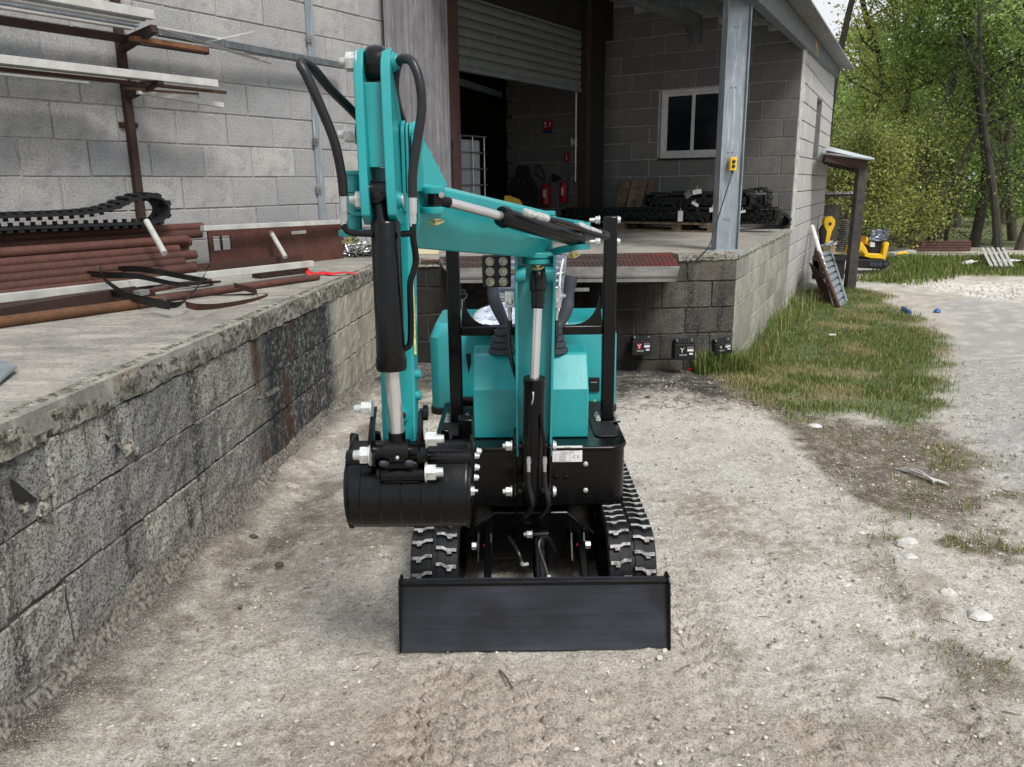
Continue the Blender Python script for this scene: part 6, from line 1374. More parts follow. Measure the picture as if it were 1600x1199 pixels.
for pts in ([(132, 427, .06), (160, 430, .08), (215, 432, .09), (280, 444, .06), (345, 440, .03), (300, 448, .02), (240, 448, .02)],
            [(158, 419, .12), (160, 432, .09), (175, 446, .06), (205, 463, .02), (240, 468, .01), (300, 463, .01), (400, 460, .01)],
            [(142, 446, .01), (200, 462, .01), (270, 477, .01), (298, 460, .03), (315, 438, .08), (328, 414, .16)],
            [(170, 422, .05), (220, 421, .10), (300, 435, .06), (330, 440, .02), (325, 447, .02), (250, 455, .01)],
            [(145, 450, .01), (210, 468, .01), (262, 479, .01), (250, 472, .02), (200, 460, .02)]):
    ribbon('strap', pts, M['black_matt'], st_)
for pts in ([(290, 476, .02), (310, 480, .01), (345, 478, .01), (390, 470, .01), (418, 461, .02), (405, 459, .02), (395, 461, .01)], [(366, 446, .03), (380, 450, .02), (400, 456, .02), (402, 461, .01)]): ribbon('strap', pts, M['rust'], st_, label='brown rusty strap')
mb = MB(); P = [(478, 417, .05), (480, 426, .03), (488, 431, .01), (505, 428, .01), (520, 429, .012), (540, 426, .02), (560, 428, .005)]; pp = catmull([atZ(x, y, DZ + z) for x, y, z in P], 6); n = len(pp); vs = []
for i, p in enumerate(pp): w = .05 * (1 - .75 * i / n); vs += [p + Vector((0, -w, .0)), p + Vector((0, w, .03 * (1 - i / n)))]
mb.add(vs, [(i * 2, i * 2 + 2, i * 2 + 3, i * 2 + 1) for i in range(n - 1)]); o = solo(mb, 'red_strap', M['redcloth'], 'bright red webbing strap lying across the dock edge', 'strap', base=pp[0], ang=60); s_ = o.modifiers.new('t', 'SOLIDIFY'); s_.thickness = .003
mb = MB(); a0, a1, a2, a3 = atZ(-60, 560, DZ + .03), atZ(8, 563, DZ + .03), atZ(26, 571, DZ + .03), atZ(-20, 610, DZ + .02); mb.prism([a0, a1, a2, a3], (0, 0, -.012)); o = mb.build('tray', M['galv'], None, ang=0, bev=.003)
tag(o, 'corner of a shiny grey metal sheet poking into view on the dock', 'metal sheet'); o.name = 'metal_sheet'
# rusty can, wire heap, cream crates, dock weeds
p = atZ(528, 399, DZ); t_ = thing('rusty_can', 'squat brown rusty can by the end of the rusty panel', 'can', p); mb = MB(); mb.lathe(p, (0, 0, 1), [(0, .085), (.01, .092), (.13, .092), (.135, .098), (.145, .098), (.15, .088), (.155, .05)], 22); mb.build('can_body', M['rust'], t_, ang=30); mb = MB(); mb.tube([p + Vector((-.09, 0, .12)), p + Vector((-.05, -.05, .19)), p + Vector((.05, -.05, .19)), p + Vector((.09, 0, .12))], .005, 6); mb.build('handle', M['rust_dark'], t_)
p = atZ(562, 401, DZ); t_ = thing('wire_heap', 'small heap of shiny bent wire beside the rusty can', 'wire', p); r = random.Random(4)
for k in range(26):
    q = [p + Vector((r.gauss(0, .10), r.gauss(0, .08), abs(r.gauss(.05, .05)))) for _ in range(5)]; mb = MB(); mb.tube(q, .006, 5, 5); mb.build('wire', M['silver'] if k % 3 else M['black_matt'], t_, ang=60, split=False)
for x, y, w, h, lab in ((666, 398, .24, .16, 'cream plastic crate on the dock edge, right of the stick'), (606, 404, .10, .16, 'cream plastic crate half hidden behind the black cylinder')):
    p = atZ(x, y, DZ); t_ = thing('plastic_crate', lab, 'crate', p, group=None); mb = MB(); mb.bx(p.x - w / 2, p.x + w / 2, p.y, p.y + .28, DZ + .002, DZ + h - .03); mb.build('crate_body', M['cream'], t_, ang=0, bev=.006)
    mb = MB(); mb.bx(p.x - w / 2 - .012, p.x + w / 2 + .012, p.y - .012, p.y + .29, DZ + h - .045, DZ + h - .02); mb.build('rim', M['cream'], t_, ang=0, bev=.004)
    mb = MB(); mb.bx(p.x - w / 2 + .02, p.x + w / 2 - .05, p.y + .01, p.y + .26, DZ + h - .02, DZ + h + .02); mb.build('lid', M['cream'], t_, ang=0, bev=.006)
for nm, q0, q1, n_, lab in (('dock_weeds', (510, 395), (540, 398), 90, 'thin weeds growing out of the dock by the rusty can'), ('dock_weeds', (330, 400), (390, 398), 110, 'small weeds at the foot of the rusty panel')):
    a, b2 = atZ(*q0, DZ), atZ(*q1, DZ); f = rng.random(n_)[:, None]; P = np.array(a) * (1 - f) + np.array(b2) * f + rng.normal(0, .05, (n_, 3)) * (1, 1, 0); blades(nm, P, .04 + .14 * rng.random(n_), .006 + 0 * P[:, 0], gcol(n_, np.full(n_, .3)), lab)
# ================================================================== INSIDE THE DOOR
p = FB.w(FB.px(700, 300, -1.2)[0], -1.2, DZ); u0_ = FB.px(700, 280, -1.2)[0]; u1_ = FB.px(757, 280, -1.2)[0]; zt_ = FB.px(735, 213, -1.2)[1]
ib = thing('ibc_tank', 'white liquid container in a steel cage just inside the roller door', 'tank', FB.w((u0_ + u1_) / 2, -1.5, DZ))
t = NT('milky_plastic'); t.col(t.mix(t.ramp(t.noise(3, 3, .5, t.pos()), .3, .7), (.52, .56, .58), (.40, .44, .47))); t.set(.35); t.b.inputs['Subsurface Weight'].default_value = .0
mb = MB(); fbox(FB, mb, u0_ + .04, u1_ - .04, -2.1, -1.23, DZ + .14, zt_ - .04); mb.build('tank_body', t.m, ib, ang=0, bev=.04)
for i in range(4):
    u = u0_ + .01 + (u1_ - u0_ - .02) * i / 3; mb = MB(); mb.cyl(FB.w(u, -1.19, DZ + .12), FB.w(u, -1.19, zt_), .011, n=8); mb.build('cage_bar', M['silver'], ib)
for z in np.linspace(DZ + .2, zt_, 6): mb = MB(); mb.cyl(FB.w(u0_, -1.175, float(z)), FB.w(u1_ + .03, -1.175, float(z)), .011, n=8); mb.build('cage_bar', M['silver'], ib)
mb = MB(); fbox(FB, mb, u0_, u1_, -2.15, -1.18, DZ, DZ + .12); mb.build('base', M['black_matt'], ib, ang=0)
cp = FW.w(FW.px(815, 300, .75)[0], .75, DZ); ch = thing('racing_chair', 'black high-backed bucket seat chair in the dark doorway', 'chair', cp)
zc_ = 1.20; mb = MB(); B_ = lambda a, z: cp + FW.u * a + Vector((0, 0, z))
out = [(-.24, .30), (-.27, .55), (-.23, .68), (-.13, .78), (-.11, .90), (-.06, .94), (.06, .94), (.11, .90), (.13, .78), (.23, .68), (.27, .55), (.24, .30)]
mb.prism([B_(a, z) for a, z in out], FW.n * .09); mb.build('backrest', M['chair_red'], ch, bev=.02)
for s in (-1, 1): mb = MB(); mb.prism([B_(s * .03, .66) - FW.n * .003, B_(s * .075, .64) - FW.n * .003, B_(s * .07, .72) - FW.n * .003, B_(s * .035, .73) - FW.n * .003], -FW.n * .004); mb.build('harness_slot', M['boot'], ch, ang=0)
mb = MB(); mb.box(cp + Vector((0, 0, .36)) - FW.n * .2, (.5, .5, .12), Matrix((FW.u, FW.n, Vector((0, 0, 1)))).transposed()); mb.build('seat', M['chair_red'], ch, bev=.03)
mb = MB(); mb.cyl(cp + Vector((0, 0, .03)) - FW.n * .2, cp + Vector((0, 0, .31)) - FW.n * .2, .03); mb.build('column', M['black_matt'], ch)
for k in range(5): a_ = k * 2 * math.pi / 5; mb = MB(); c_ = cp - FW.n * .2; mb.bar(c_ + Vector((0, 0, .06)), c_ + Vector((.28 * math.cos(a_), .28 * math.sin(a_), .04)), .04, .03); mb.build('leg', M['black_matt'], ch)
q = atY(803, 314, 12.6); mb = MB(); yb_ = lambda x, y: atY(x, y, 12.4); mb.prism([yb_(788, 306), yb_(796, 306), yb_(812, 312), yb_(818, 322), yb_(818, 330), yb_(786, 330)], (0, .35, 0)); mb.bx(q.x - .15, q.x + .15, 12.45, 12.7, DZ, q.z - .1)
solo(mb, 'yellow_machine_cover', M['yellow'], 'yellow machine cover just showing above the boom in front of the chair', 'machine cover', base=(q.x, 12.5, DZ), bev=.01)
for x, yt, yb, lab in ((853, 276, 321, 'left and larger red fire extinguisher on the inner wall'), (880, 273, 317, 'right and smaller red fire extinguisher on the inner wall')):
    u, zb2 = FW.px(x, yb, .14); _, zt2 = FW.px(x, yt + 10, .14); c = FW.w(u, .14, zb2); fe = thing('fire_extinguisher', lab, 'fire extinguisher', c); r_ = .078 if x < 860 else .062; h = zt2 - zb2
    mb = MB(); mb.lathe(c, (0, 0, 1), [(0, r_ * .8), (.02, r_), (h * .82, r_), (h * .93, r_ * .7), (h, r_ * .25)], 22); mb.build('cylinder', M['red'], fe)
    mb = MB(); mb.cyl(c + Vector((0, 0, h)), c + Vector((0, 0, h + .06)), .018, n=10); mb.bar(c + Vector((0, 0, h + .05)), c + FW.u * .12 + Vector((0, 0, h + .11)), .02, .012); mb.bar(c + Vector((0, 0, h + .04)), c + FW.u * .12 + Vector((0, 0, h + .05)), .02, .012); mb.build('valve', M['dirtysteel'], fe)
    o_ = c + Vector((0, 0, h + .03)); mb = MB()
    if x < 860: mb.tube([o_, o_ - FW.u * .05 + Vector((0, 0, .02)), o_ - FW.u * .17 + Vector((0, 0, .10)), o_ - FW.u * .20 + Vector((0, 0, .21)), o_ - FW.u * .13 + Vector((0, 0, .25)), o_ - FW.u * .06 + Vector((0, 0, .16)), o_ - FW.u * .02 + Vector((0, 0, .05))], .011, 8)
    else: mb.tube([o_, o_ - FW.u * .10 + Vector((0, 0, .02))], .010, 8); mb.lathe(o_ - FW.u * .09 + Vector((0, 0, .02)), -FW.u, [(0, .03), (.10, .06)], 14)
    mb.build('hose', M['hose'], fe)
    mb = MB(); z_a, z_b = zb2 + h * .35, zb2 + h * .7; k = r_ * .55; mb.prism([FW.w(u - k + .03, .14 + r_ + .002, z_a), FW.w(u + k, .14 + r_ * .93, z_a), FW.w(u + k, .14 + r_ * .93, z_b), FW.w(u - k + .03, .14 + r_ + .002, z_b)], FW.n * .002); mb.build('label', M['label'], fe, ang=0)
for (x0, y0, x1, y1), kind, lab in (((848, 188, 863, 209), 0, 'red and white fire sign higher on the inner wall'), ((881, 240, 890, 253), 1, 'small red extinguisher sign lower on the inner wall')):
    a, b2 = FW.px(x0, y1, .02), FW.px(x1, y0, .02); sg = thing('safety_sign', lab, 'sign', FW.w((a[0] + b2[0]) / 2, .02, a[1])); w, h = b2[0] - a[0], b2[1] - a[1]
    mb = MB(); fbox(FW, mb, a[0], b2[0], .012, .018, a[1] + (h * .28 if kind == 0 else 0), b2[1]); mb.build('panel', M['red'], sg, ang=0)
    mb = MB()
    if kind == 0: 
        for (i, j, k, l) in ((.18, .38, .46, .58), (.18, .38, .66, .92), (.55, .80, .50, .58), (.68, .80, .62, .9)): fbox(FW, mb, a[0] + w * i, a[0] + w * j, .018, .020, a[1] + h * k, a[1] + h * l)
    else: fbox(FW, mb, a[0] + w * .35, a[0] + w * .5, .018, .020, a[1] + h * .2, a[1] + h * .8); fbox(FW, mb, a[0] + w * .5, a[0] + w * .75, .018, .020, a[1] + h * .3, a[1] + h * .4)
    mb.build('symbol', M['label'], sg, ang=0)
    if kind == 0: mb = MB(); fbox(FW, mb, a[0], b2[0], .012, .017, a[1], a[1] + h * .24); mb.build('panel', simple('blue_sign', (.03, .05, .16), .5), sg, ang=0)
u, z = FW.px(896, 222, .03); mb = MB(); P = [(-.06, .0), (-.02, -.06), (.0, -.02), (.07, -.07), (.05, .0), (.07, .05), (.0, .03), (-.04, .08)]; mb.prism([FW.w(u + a, .03, z + b2) for a, b2 in P], FW.n * .008); solo(mb, 'crumpled_paper', M['label'], 'crumpled white paper scrap hanging by the pull rod', 'paper', base=FW.w(u, .03, z), ang=0)
# ---- yellow control box on the column with its cord
a, b2 = atY(1138, 267, 7.94), atY(1149.5, 246, 7.94); cb = thing('control_box', 'yellow push-button control box hanging on the galvanised column', 'control box', ((a.x + b2.x) / 2, 7.94, a.z))
mb = MB(); yf = min(c0.y, c1.y); mb.bx(a.x, b2.x, yf - .035, yf + .028, a.z, b2.z); mb.build('housing', M['yellow'], cb, bev=.006)
for k in (.33, .68): mb = MB(); c = Vector(((a.x + b2.x) / 2, yf - .035, a.z + (b2.z - a.z) * k)); mb.lathe(c, (0, -1, 0), [(0, .017), (.008, .017), (.012, .010)], 14); mb.build('button', M['ink'], cb)
mb = MB(); c = Vector(((a.x + b2.x) / 2, yf - .01, a.z)); mb.cyl(c, c - Vector((0, 0, .025)), .012, n=10); mb.tube([c - Vector((0, 0, .02)), atY(1138, 290, 7.85), atY(1127, 325, 7.8), atY(1116, 360, 7.75), atY(1108, 385, 7.65), atY(1092, 402, 7.5), atY(1082, 412, 7.42), atY(1068, 432, 7.35)], .006, 6); mb.build('cord', M['hose'], cb, split=False)
# ================================================================== BY THE DOCK FOOT
for i, (x0, x1, yt, yb, Y, tilt, rd, lab) in enumerate(((986, 1019, 527, 556, 7.30, 0, 1, 'black battery with red and white label, leftmost by the dock recess'), (1052, 1087, 532, 563, 7.20, 0, 0, 'black battery with white label, the middle one by the dock wall'), (1117, 1146, 532, 553, 7.25, -.14, 0, 'tilted black battery half in the grass at the dock corner'))):
    g0 = atY((x0 + x1) / 2, yb, Y); w = atY(x1, yb, Y).x - atY(x0, yb, Y).x - .02; h = (atY(x0, yt, Y).z - g0.z); gg = float(gz(g0.x, g0.y)); zb2 = g0.z
    bt = thing('car_battery', lab, 'battery', (g0.x, Y + .08, zb2)); Rz = Matrix.Rotation(tilt, 3, 'Y'); C_ = Vector((g0.x, Y + .08, zb2))
    def bb(mb, x0_, x1_, y0_, y1_, z0_, z1_):
        v = [C_ + Rz @ Vector((x, y, z)) for z in (z0_, z1_) for y in (y0_, y1_) for x in (x0_, x1_)]; return boxpts(mb, v)
    mb = bb(MB(), -w / 2, w / 2, -.08, .08, 0, h * .8); mb.build('case', M['black_matt'], bt, ang=0, bev=.006); mb = bb(MB(), -w / 2 + .01, w / 2 - .01, -.075, .075, h * .8, h * .92); mb.build('lid', M['black_matt'], bt, ang=0, bev=.004)
    for k in range(5): mb = MB(); c = C_ + Rz @ Vector((-w * .36 + w * .18 * k, -.04, h * .92)); mb.cyl(c, c + Vector((0, 0, .016)), .010, n=8); mb.build('cap' if 0 < k < 4 else 'terminal', M['silver'] if k in (0, 4) else M['boot'], bt)
    X1, Z1 = Rz @ Vector((1, 0, 0)), Rz @ Vector((0, 0, 1))
    if rd: mb = bb(MB(), -w * .25, -w * .02, -.0815, -.080, h * .38, h * .66); mb.build('label', M['red'], bt, ang=0)
    text('Y', h * .34, C_ + Rz @ Vector((-w * .24, -.0820, h * .38)), X1, Z1, M['label'], bt); text('YACHT', h * .12, C_ + Rz @ Vector((-w * .28, -.0820, h * .22)), X1, Z1, M['label'], bt)
    mb = bb(MB(), w * .12, w * .42, -.0815, -.080, h * .44, h * .56); mb.build('label', M['label'], bt, ang=0); mb = bb(MB(), w * .10, w * .42, -.0815, -.080, h * .60, h * .68); mb.build('label', M['dirtysteel'], bt, ang=0); mb = bb(MB(), w * .22, w * .40, -.0815, -.080, h * .27, h * .36); mb.build('label', M['label'], bt, ang=0)
p = atG(968, 548); p.z += .0; o = crumple(lambda a, b: (p.x + .10 * (a - .5), p.y + .07 * (b - .5), p.z + .005 + .035 * math.sin(math.pi * a) * math.sin(math.pi * b)), 14, 12, .012, 3, M['label'], 'white_rag', None); tag(o, 'crumpled white rag on the dark ground left of the batteries', 'rag')
p = atG(1078, 579); mb = MB(); mb.lathe(p, (0, 0, 1), [(0, .02), (.012, .022), (.02, .012)], 12); mb.box(p + Vector((.02, 0, .012)), (.03, .02, .012)); solo(mb, 'red_scrap', M['redcloth'], 'small red plastic cap on the dark dirt in front of the batteries', 'cap', base=p)
def rock(px, size, mat, name, label, cat='stone', fl=.6, seed=0):
    p = atG(*px); r = random.Random(seed); mb = MB(); n, m_ = 9, 6; vs = []
    for j in range(1, m_):
        th = math.pi * j / m_
        for i in range(n): ph = 2 * math.pi * i / n; k = r.uniform(.78, 1.12); vs.append(p + Vector((math.sin(th) * math.cos(ph) * size * k, math.sin(th) * math.sin(ph) * size * .75 * k, math.cos(th) * size * fl * k + size * fl * .45)))
    vs += [p + Vector((0, 0, size * fl * 1.4)), p + Vector((0, 0, -size * fl * .4))]; T, B2 = len(vs) - 2, len(vs) - 1
    fs = [(j * n + i, (j + 1) * n + i, (j + 1) * n + (i + 1) % n, j * n + (i + 1) % n) for j in range(m_ - 2) for i in range(n)] + [(T, i, (i + 1) % n) for i in range(n)] + [(B2, (m_ - 2) * n + (i + 1) % n, (m_ - 2) * n + i) for i in range(n)]
    mb.add(vs, fs); return solo(mb, name, mat, label, cat, base=p, ang=25)
WS = simple('white_stone', (.60, .59, .56), .9, 0, .15, 20, .4, 60, c2=(.38, .37, .34)); BS = simple('brown_stone', (.10, .085, .065), .95, 0, .3, 20, .4, 60); GS = simple('grey_stone', (.27, .265, .25), .95, 0, .3, 20, .4, 60)
for k, (px, s, m_, lab) in enumerate((((1416, 855), .052, WS, 'largest pale stone on the dirt at the right'), ((1421, 873), .040, WS, 'pale flat stone touching the largest one'), ((1345, 836), .022, WS, 'small round white stone left of the largest pale stone'), ((1480, 931), .036, WS, 'pale stone by the weeds in the lower right'), ((1187, 927), .022, GS, 'grey flat stone chip in front of the blade to the right'), ((1030, 1029), .013, WS, 'small white pebble right below the blade corner'), ((1272, 668), .05, WS, 'flat white stone at the edge of the grass'), ((396, 841), .024, BS, 'brown square lump near the dock wall'), ((437, 884), .020, BS, 'short brown chunk on the dirt near the bucket'), ((1162, 786), .022, BS, 'dark broken lump on the concrete strip'), ((1530, 965), .05, WS, 'pale flat stone beside the dry weeds at the right edge'), ((1320, 916), .03, WS, 'whitish crust on the dirt below the stones'), ((375, 950), .012, BS, 'tiny dark clod by the dock wall foot'))):
    rock(px, s, m_, 'stone', lab, fl=.35 if 'flat' in lab or 'crust' in lab else .6, seed=k)
p0, p1 = atG(1405, 735), atG(1470, 758); mb = MB(); r = random.Random(9)
for k in range(7): mb.tube([p0 + Vector((r.uniform(-.02, .02), r.uniform(-.03, .03), .01)), p0.lerp(p1, .35) + Vector((0, r.uniform(-.05, .05), .02 + .03 * r.random())), p0.lerp(p1, .7) + Vector((0, r.uniform(-.05, .05), .02)), p1 + Vector((r.uniform(-.04, .04), r.uniform(-.04, .04), .01))], .004, 5)
solo(mb, 'frayed_rope', M['alu'], 'frayed pale rope on the dirt below the grass', 'rope', base=p0)
for (x, y), (x2, y2), rr, lab in (((1380 - 12, 1092), (1420, 1106), .0025, 'thin dark twig on the dirt in the lower right'), ((780, 1050), (800, 1078), .004, 'short dark twig below the blade'), ((1130, 788), (1150, 789), .005, 'short dark stick on the concrete strip'), ((1545, 1118), (1600, 1124), .004, 'long thin yellow straw at the lower right edge')):
    a, b2 = atG(x, y), atG(x2, y2); mb = MB(); mb.tube([a + Vector((0, 0, .006)), a.lerp(b2, .5) + Vector((0, .01, .010)), b2 + Vector((0, 0, .006))], rr, 6); solo(mb, 'twig', M['wood'] if 'yellow' in lab else BS, lab, 'twig', base=a)
BL = simple('blue_plastic', (.03, .10, .30), .4)
a, b2 = atG(1411, 485), atG(1421, 492); mb = MB(); mb.cyl(a + Vector((0, 0, .03)), b2 + Vector((0, 0, .03)), .028, n=12); solo(mb, 'blue_bottle', BL, 'blue plastic bottle lying on the grass edge by the track', 'bottle', base=a)
mb = MB(); p = atG(1464, 489); mb.lathe(p, (0, 0, 1), [(0, .04), (.02, .05), (.05, .03), (.06, .0101)], 9); solo(mb, 'blue_scrap', BL, 'small dark blue scrap on the grey gravel track', 'scrap', base=p)
a = atG(1300, 528); mb = MB(); mb.bx(a.x - .04, a.x + .04, a.y - .015, a.y + .015, a.z + .03, a.z + .045); solo(mb, 'white_chip', M['label'], 'white splinter lying on the dry grass', 'splinter', base=a, ang=0)
# ---- things leaning on the side wall
def lean(q0, q1, dt, db):                      # wall px at top, ground px at foot
    u, z = FS2.px(*q0, dt); top = FS2.w(u, dt, z); foot = atG(*q1); return top, foot
tp, ft = lean((1269, 354), (1306, 480), .05, .5); mb = MB(); mb.cyl(ft, tp, .035, n=14); solo(mb, 'white_pipe', M['white'], 'long white plastic pipe leaning on the pale side wall', 'pipe', base=ft)
t1_, f1_ = lean((1277, 396), (1310, 482), .28, 0); t2_, f2_ = lean((1296, 392), (1321, 474), .30, 0)
lf = thing('steel_ramp', 'narrow steel loading ramp with rungs leaning on the side wall', 'ramp', f1_)
f2_ = f1_ + (f2_ - f1_) * 1.0
for a, b2 in ((t1_, f1_), (t2_, f2_)): mb = MB(); mb.bar(a, b2, .035, .09, up=(0, -1, .4)); mb.build('side_rail', M['rust'] if a is t1_ else M['galv'], lf, ang=0)
for k in range(9): f = .04 + k * .115; mb = MB(); mb.bar(t1_.lerp(f1_, f), t2_.lerp(f2_, f), .07, .03, up=(0, -1, .4)); mb.build('rung', M['galv'], lf, ang=0)
mb = MB(); mb.prism([t1_ + Vector((0, .03, 0)), t2_ + Vector((0, .03, 0)), f2_ + Vector((0, .03, 0)), f1_ + Vector((0, .03, 0))], (0, .01, 0)); mb.build('deck_plate', M['galv_dark'], lf, ang=0)
for k in range(4):
    tp, ft = lean((1266 + k * 3, 412 + k * 3), (1290 + k * 5, 474 - k), .10 + .04 * k, 0); mb = MB(); mb.cyl(ft, tp, .018, n=8); solo(mb, 'rusty_rod', M['rust'], ('leftmost', 'second from left', 'third from left', 'rightmost')[k] + ' thin rusty rod leaning between white pipe and ramp', 'rod', 'rusty rods leaning on the side wall', base=ft)
# ---- lean-to behind the warehouse
lt_p = atG(1327, 452); lto = thing('lean_to', 'open lean-to with a corrugated metal roof on a dark timber post', 'lean-to', lt_p)
tpz = atY(1338, 258, lt_p.y).z; mb = MB(); w_ = .078; xt = lt_p.x + .02; mb.add([(lt_p.x - w_, lt_p.y - w_, lt_p.z - .1), (lt_p.x + w_, lt_p.y - w_, lt_p.z - .1), (lt_p.x + w_, lt_p.y + w_, lt_p.z - .1), (lt_p.x - w_, lt_p.y + w_, lt_p.z - .1), (xt - w_ * .95, lt_p.y - w_, tpz), (xt + w_, lt_p.y - w_, tpz), (xt + w_, lt_p.y + w_, tpz), (xt - w_ * .95, lt_p.y + w_, tpz)], [(3, 2, 1, 0), (4, 5, 6, 7), (0, 1, 5, 4), (1, 2, 6, 5), (2, 3, 7, 6), (3, 0, 4, 7)]); mb.build('timber_post', M['post_wood'], lto, ang=0, bev=.012)
ra_, rd_ = atY(1366, 250, lt_p.y - .25), atY(1282, 240, lt_p.y - .1); rb2, rc = atY(1366, 248.5, lt_p.y + 3.2), atY(1293, 230, lt_p.y + 3.2)
def lroof(a, b):
    p = rd_.lerp(ra_, b).lerp(rc.lerp(rb2, b), a); p.z += .014 * math.cos(2 * math.pi * a * 44); return p
mb = MB(); mb.grid(lroof, 200, 3); o = mb.build('roof_sheet', simple('light_roof', (.50, .55, .58), .5, .2, .1, 5), lto, ang=60); s_ = o.modifiers.new('t', 'SOLIDIFY'); s_.thickness = .006
mb = MB(); a, b2 = atY(1290, 244, lt_p.y - .05), atY(1352, 257, lt_p.y - .05); mb.bar(a, b2, .07, .17); mb.build('rafter', M['rust_dark'], lto, ang=0)
for k in (1, 2, 3): s_v = Vector((.35, 1., 0)) * k; mb = MB(); mb.bar(a + s_v, b2 + s_v, .07, .15); mb.build('rafter', M['rust_dark'], lto, ang=0)
mb = MB(); mb.bar(b2 - Vector((.05, 0, .02)), b2 + Vector((1.15, 3.3, -.02)), .08, .16); mb.build('purlin', M['rust_dark'], lto, ang=0)
# low block shed beyond
sf = Frame(atY(1300, 420, 16.6), 70); sh_ = thing('block_shed', 'small pale block shed with stones on its roof, behind the lean-to', 'shed', sf.o)
block_wall(sh_, sf, 'wall', .05, 1.0, -.3, atY(1300, 317, 16.6).z, M['block_side'], M['mortar_pale'], (0, .2), (), .22, .42, -.3, rnd=None)
mb = MB(); fbox(sf, mb, -.7, .05, -.1, .0, -.3, atY(1300, 320, 16.6).z); mb.build('door_post', M['post_wood'], sh_, ang=0)
zz = atY(1300, 306, 16.6).z; mb = MB(); fbox(sf, mb, -.6, .62, -1.5, .12, zz - .03, zz + .03); mb.build('roof_slab', M['post_wood'], sh_, ang=0)
for k in range(5):
    u = -.45 + k * .21; mb = MB(); fbox(sf, mb, u, u + .18, -.15, .16, zz + .032, zz + .055 + .02 * (k % 2)); mb.build('roof_stone', M['mortar'], sh_, ang=0, bev=.01)
# yellow digger arm on a bench with a wooden box
Yb = 15.2; ar = thing('digger_arm', 'yellow digger arm standing upright between the side wall and the shed', 'digger arm', atY(1296, 392, Yb)); ar_ = lambda x, y: atY(x, y, Yb)
mb = MB(); mb.prism([ar_(1288, 345), ar_(1290, 340), ar_(1300, 338), ar_(1305, 344), ar_(1305, 352), ar_(1300, 362), ar_(1296, 378), ar_(1289, 380), ar_(1292, 362), ar_(1288, 354)], (0, .14, 0)); mb.build('arm', M['yellow'], ar, bev=.01)
mb = MB(); mb.prism([ar_(1287, 352), ar_(1291, 364), ar_(1288, 384), ar_(1296, 386), ar_(1284, 388), ar_(1282, 360)], (0, .1, 0)); mb.cyl(ar_(1297, 350) + Vector((0, -.01, 0)), ar_(1297, 350) + Vector((0, .15, 0)), .03, n=12); mb.build('hydraulic_ram', M['black_matt'], ar)
Yc = 14.9; mb = MB(); a, b2 = atY(1286, 398, Yc), atY(1315, 385, Yc); wb = thing('wooden_box', 'shallow wooden box on the dark bench beside the timber post', 'box', (a.x, Yc, a.z)); mb.bx(a.x, b2.x, Yc, Yc + .4, a.z, b2.z - .02); mb.build('box_wall', simple('yellow_wood', (.36, .27, .13), .8, 0, .3, 9), wb, ang=0, bev=.005)
mb = MB()
for k in range(4): c = atY(1290 + k * 6, 383, Yc + .1); mb.bar(c + Vector((-.08, 0, 0)), c + Vector((.08, .1, .06 * (k % 2 * 2 - 1))), .05, .03)
mb.build('offcut', M['alu'], wb, ang=0)
a, b2 = atY(1280, 420, Yc), atY(1330, 400, Yc); mb = MB(); mb.bx(a.x - .2, b2.x, Yc - .05, Yc + .6, b2.z - .08, b2.z); mb.bx(a.x, a.x + .08, Yc, Yc + .5, -.25, b2.z - .08); mb.bx(b2.x - .4, b2.x - .1, Yc, Yc + .5, -.25, b2.z - .08); solo(mb, 'work_bench', M['black_matt'], 'dark work bench under the wooden box', 'bench', base=(a.x, Yc, -.2), ang=0)
mb = MB()
for k in range(16): c = atY(1322 - k * .75, 345 + k * 3.2, 14.6); mb.lathe(c, (.2, 0, 1), [(-.02, .05), (0, .09), (.015, .05)], 8)
solo(mb, 'auger_drill', M['dirtysteel'], 'grey spiral earth auger hanging just left of the timber post', 'auger', base=atY(1316, 390, 14.6), ang=50)
# ---- small yellow excavator in the distance
Yy = 15.6; yx = lambda x, y, d=0: atY(x, y, Yy + d)
g = yx(1362, 419); ye = thing('yellow_excavator', 'small yellow mini excavator with wrapped seat parked beyond the timber post', 'mini excavator', g)
for dy in (0, .55):
    mb = MB(); P = [yx(1338, 412, dy), yx(1341, 419, dy), yx(1384, 421, dy), yx(1390, 414, dy), yx(1391, 409, dy), yx(1386, 406, dy), yx(1342, 405, dy)]; mb.prism(P, (0, .2, 0)); q = mb.build('track', M['rubber'], ye, bev=.02)
    for x in (1362, 1368, 1375, 1384):
        mb = MB(); c = yx(x, 413, dy); mb.cyl(c + Vector((0, -.012, 0)), c + Vector((0, .02, 0)), .045, n=14); mb.build('wheel', M['boot'], q)
mb = MB(); mb.prism([yx(1350, 406, .2), yx(1388, 408, .2), yx(1386, 400, .2), yx(1352, 398, .2)], (0, .4, 0)); mb.build('chassis', M['black_matt'], ye, bev=.01)
mb = MB(); mb.prism([yx(1334, 399), yx(1338, 387), yx(1347, 378), yx(1354, 388), yx(1358, 398), yx(1352, 399), yx(1346, 392), yx(1342, 396)], (0, .5, 0)); mb.prism([yx(1350, 401), yx(1352, 396), yx(1378, 397), yx(1380, 405), yx(1360, 404)], (0, .6, 0)); mb.build('boom', M['yellow'], ye, bev=.015)
mb = MB(); mb.prism([yx(1377, 405), yx(1382, 382), yx(1387, 378), yx(1390, 380), yx(1387, 394), yx(1384, 407)], (0, .6, 0)); mb.build('rear_hood', M['yellow'], ye, bev=.015)
mb = MB(); mb.prism([yx(1352, 380, .1), yx(1354, 370, .1), yx(1357, 372, .1), yx(1358, 384, .1)], (0, .3, 0)); mb.build('control_stand', M['yellow'], ye, bev=.01)
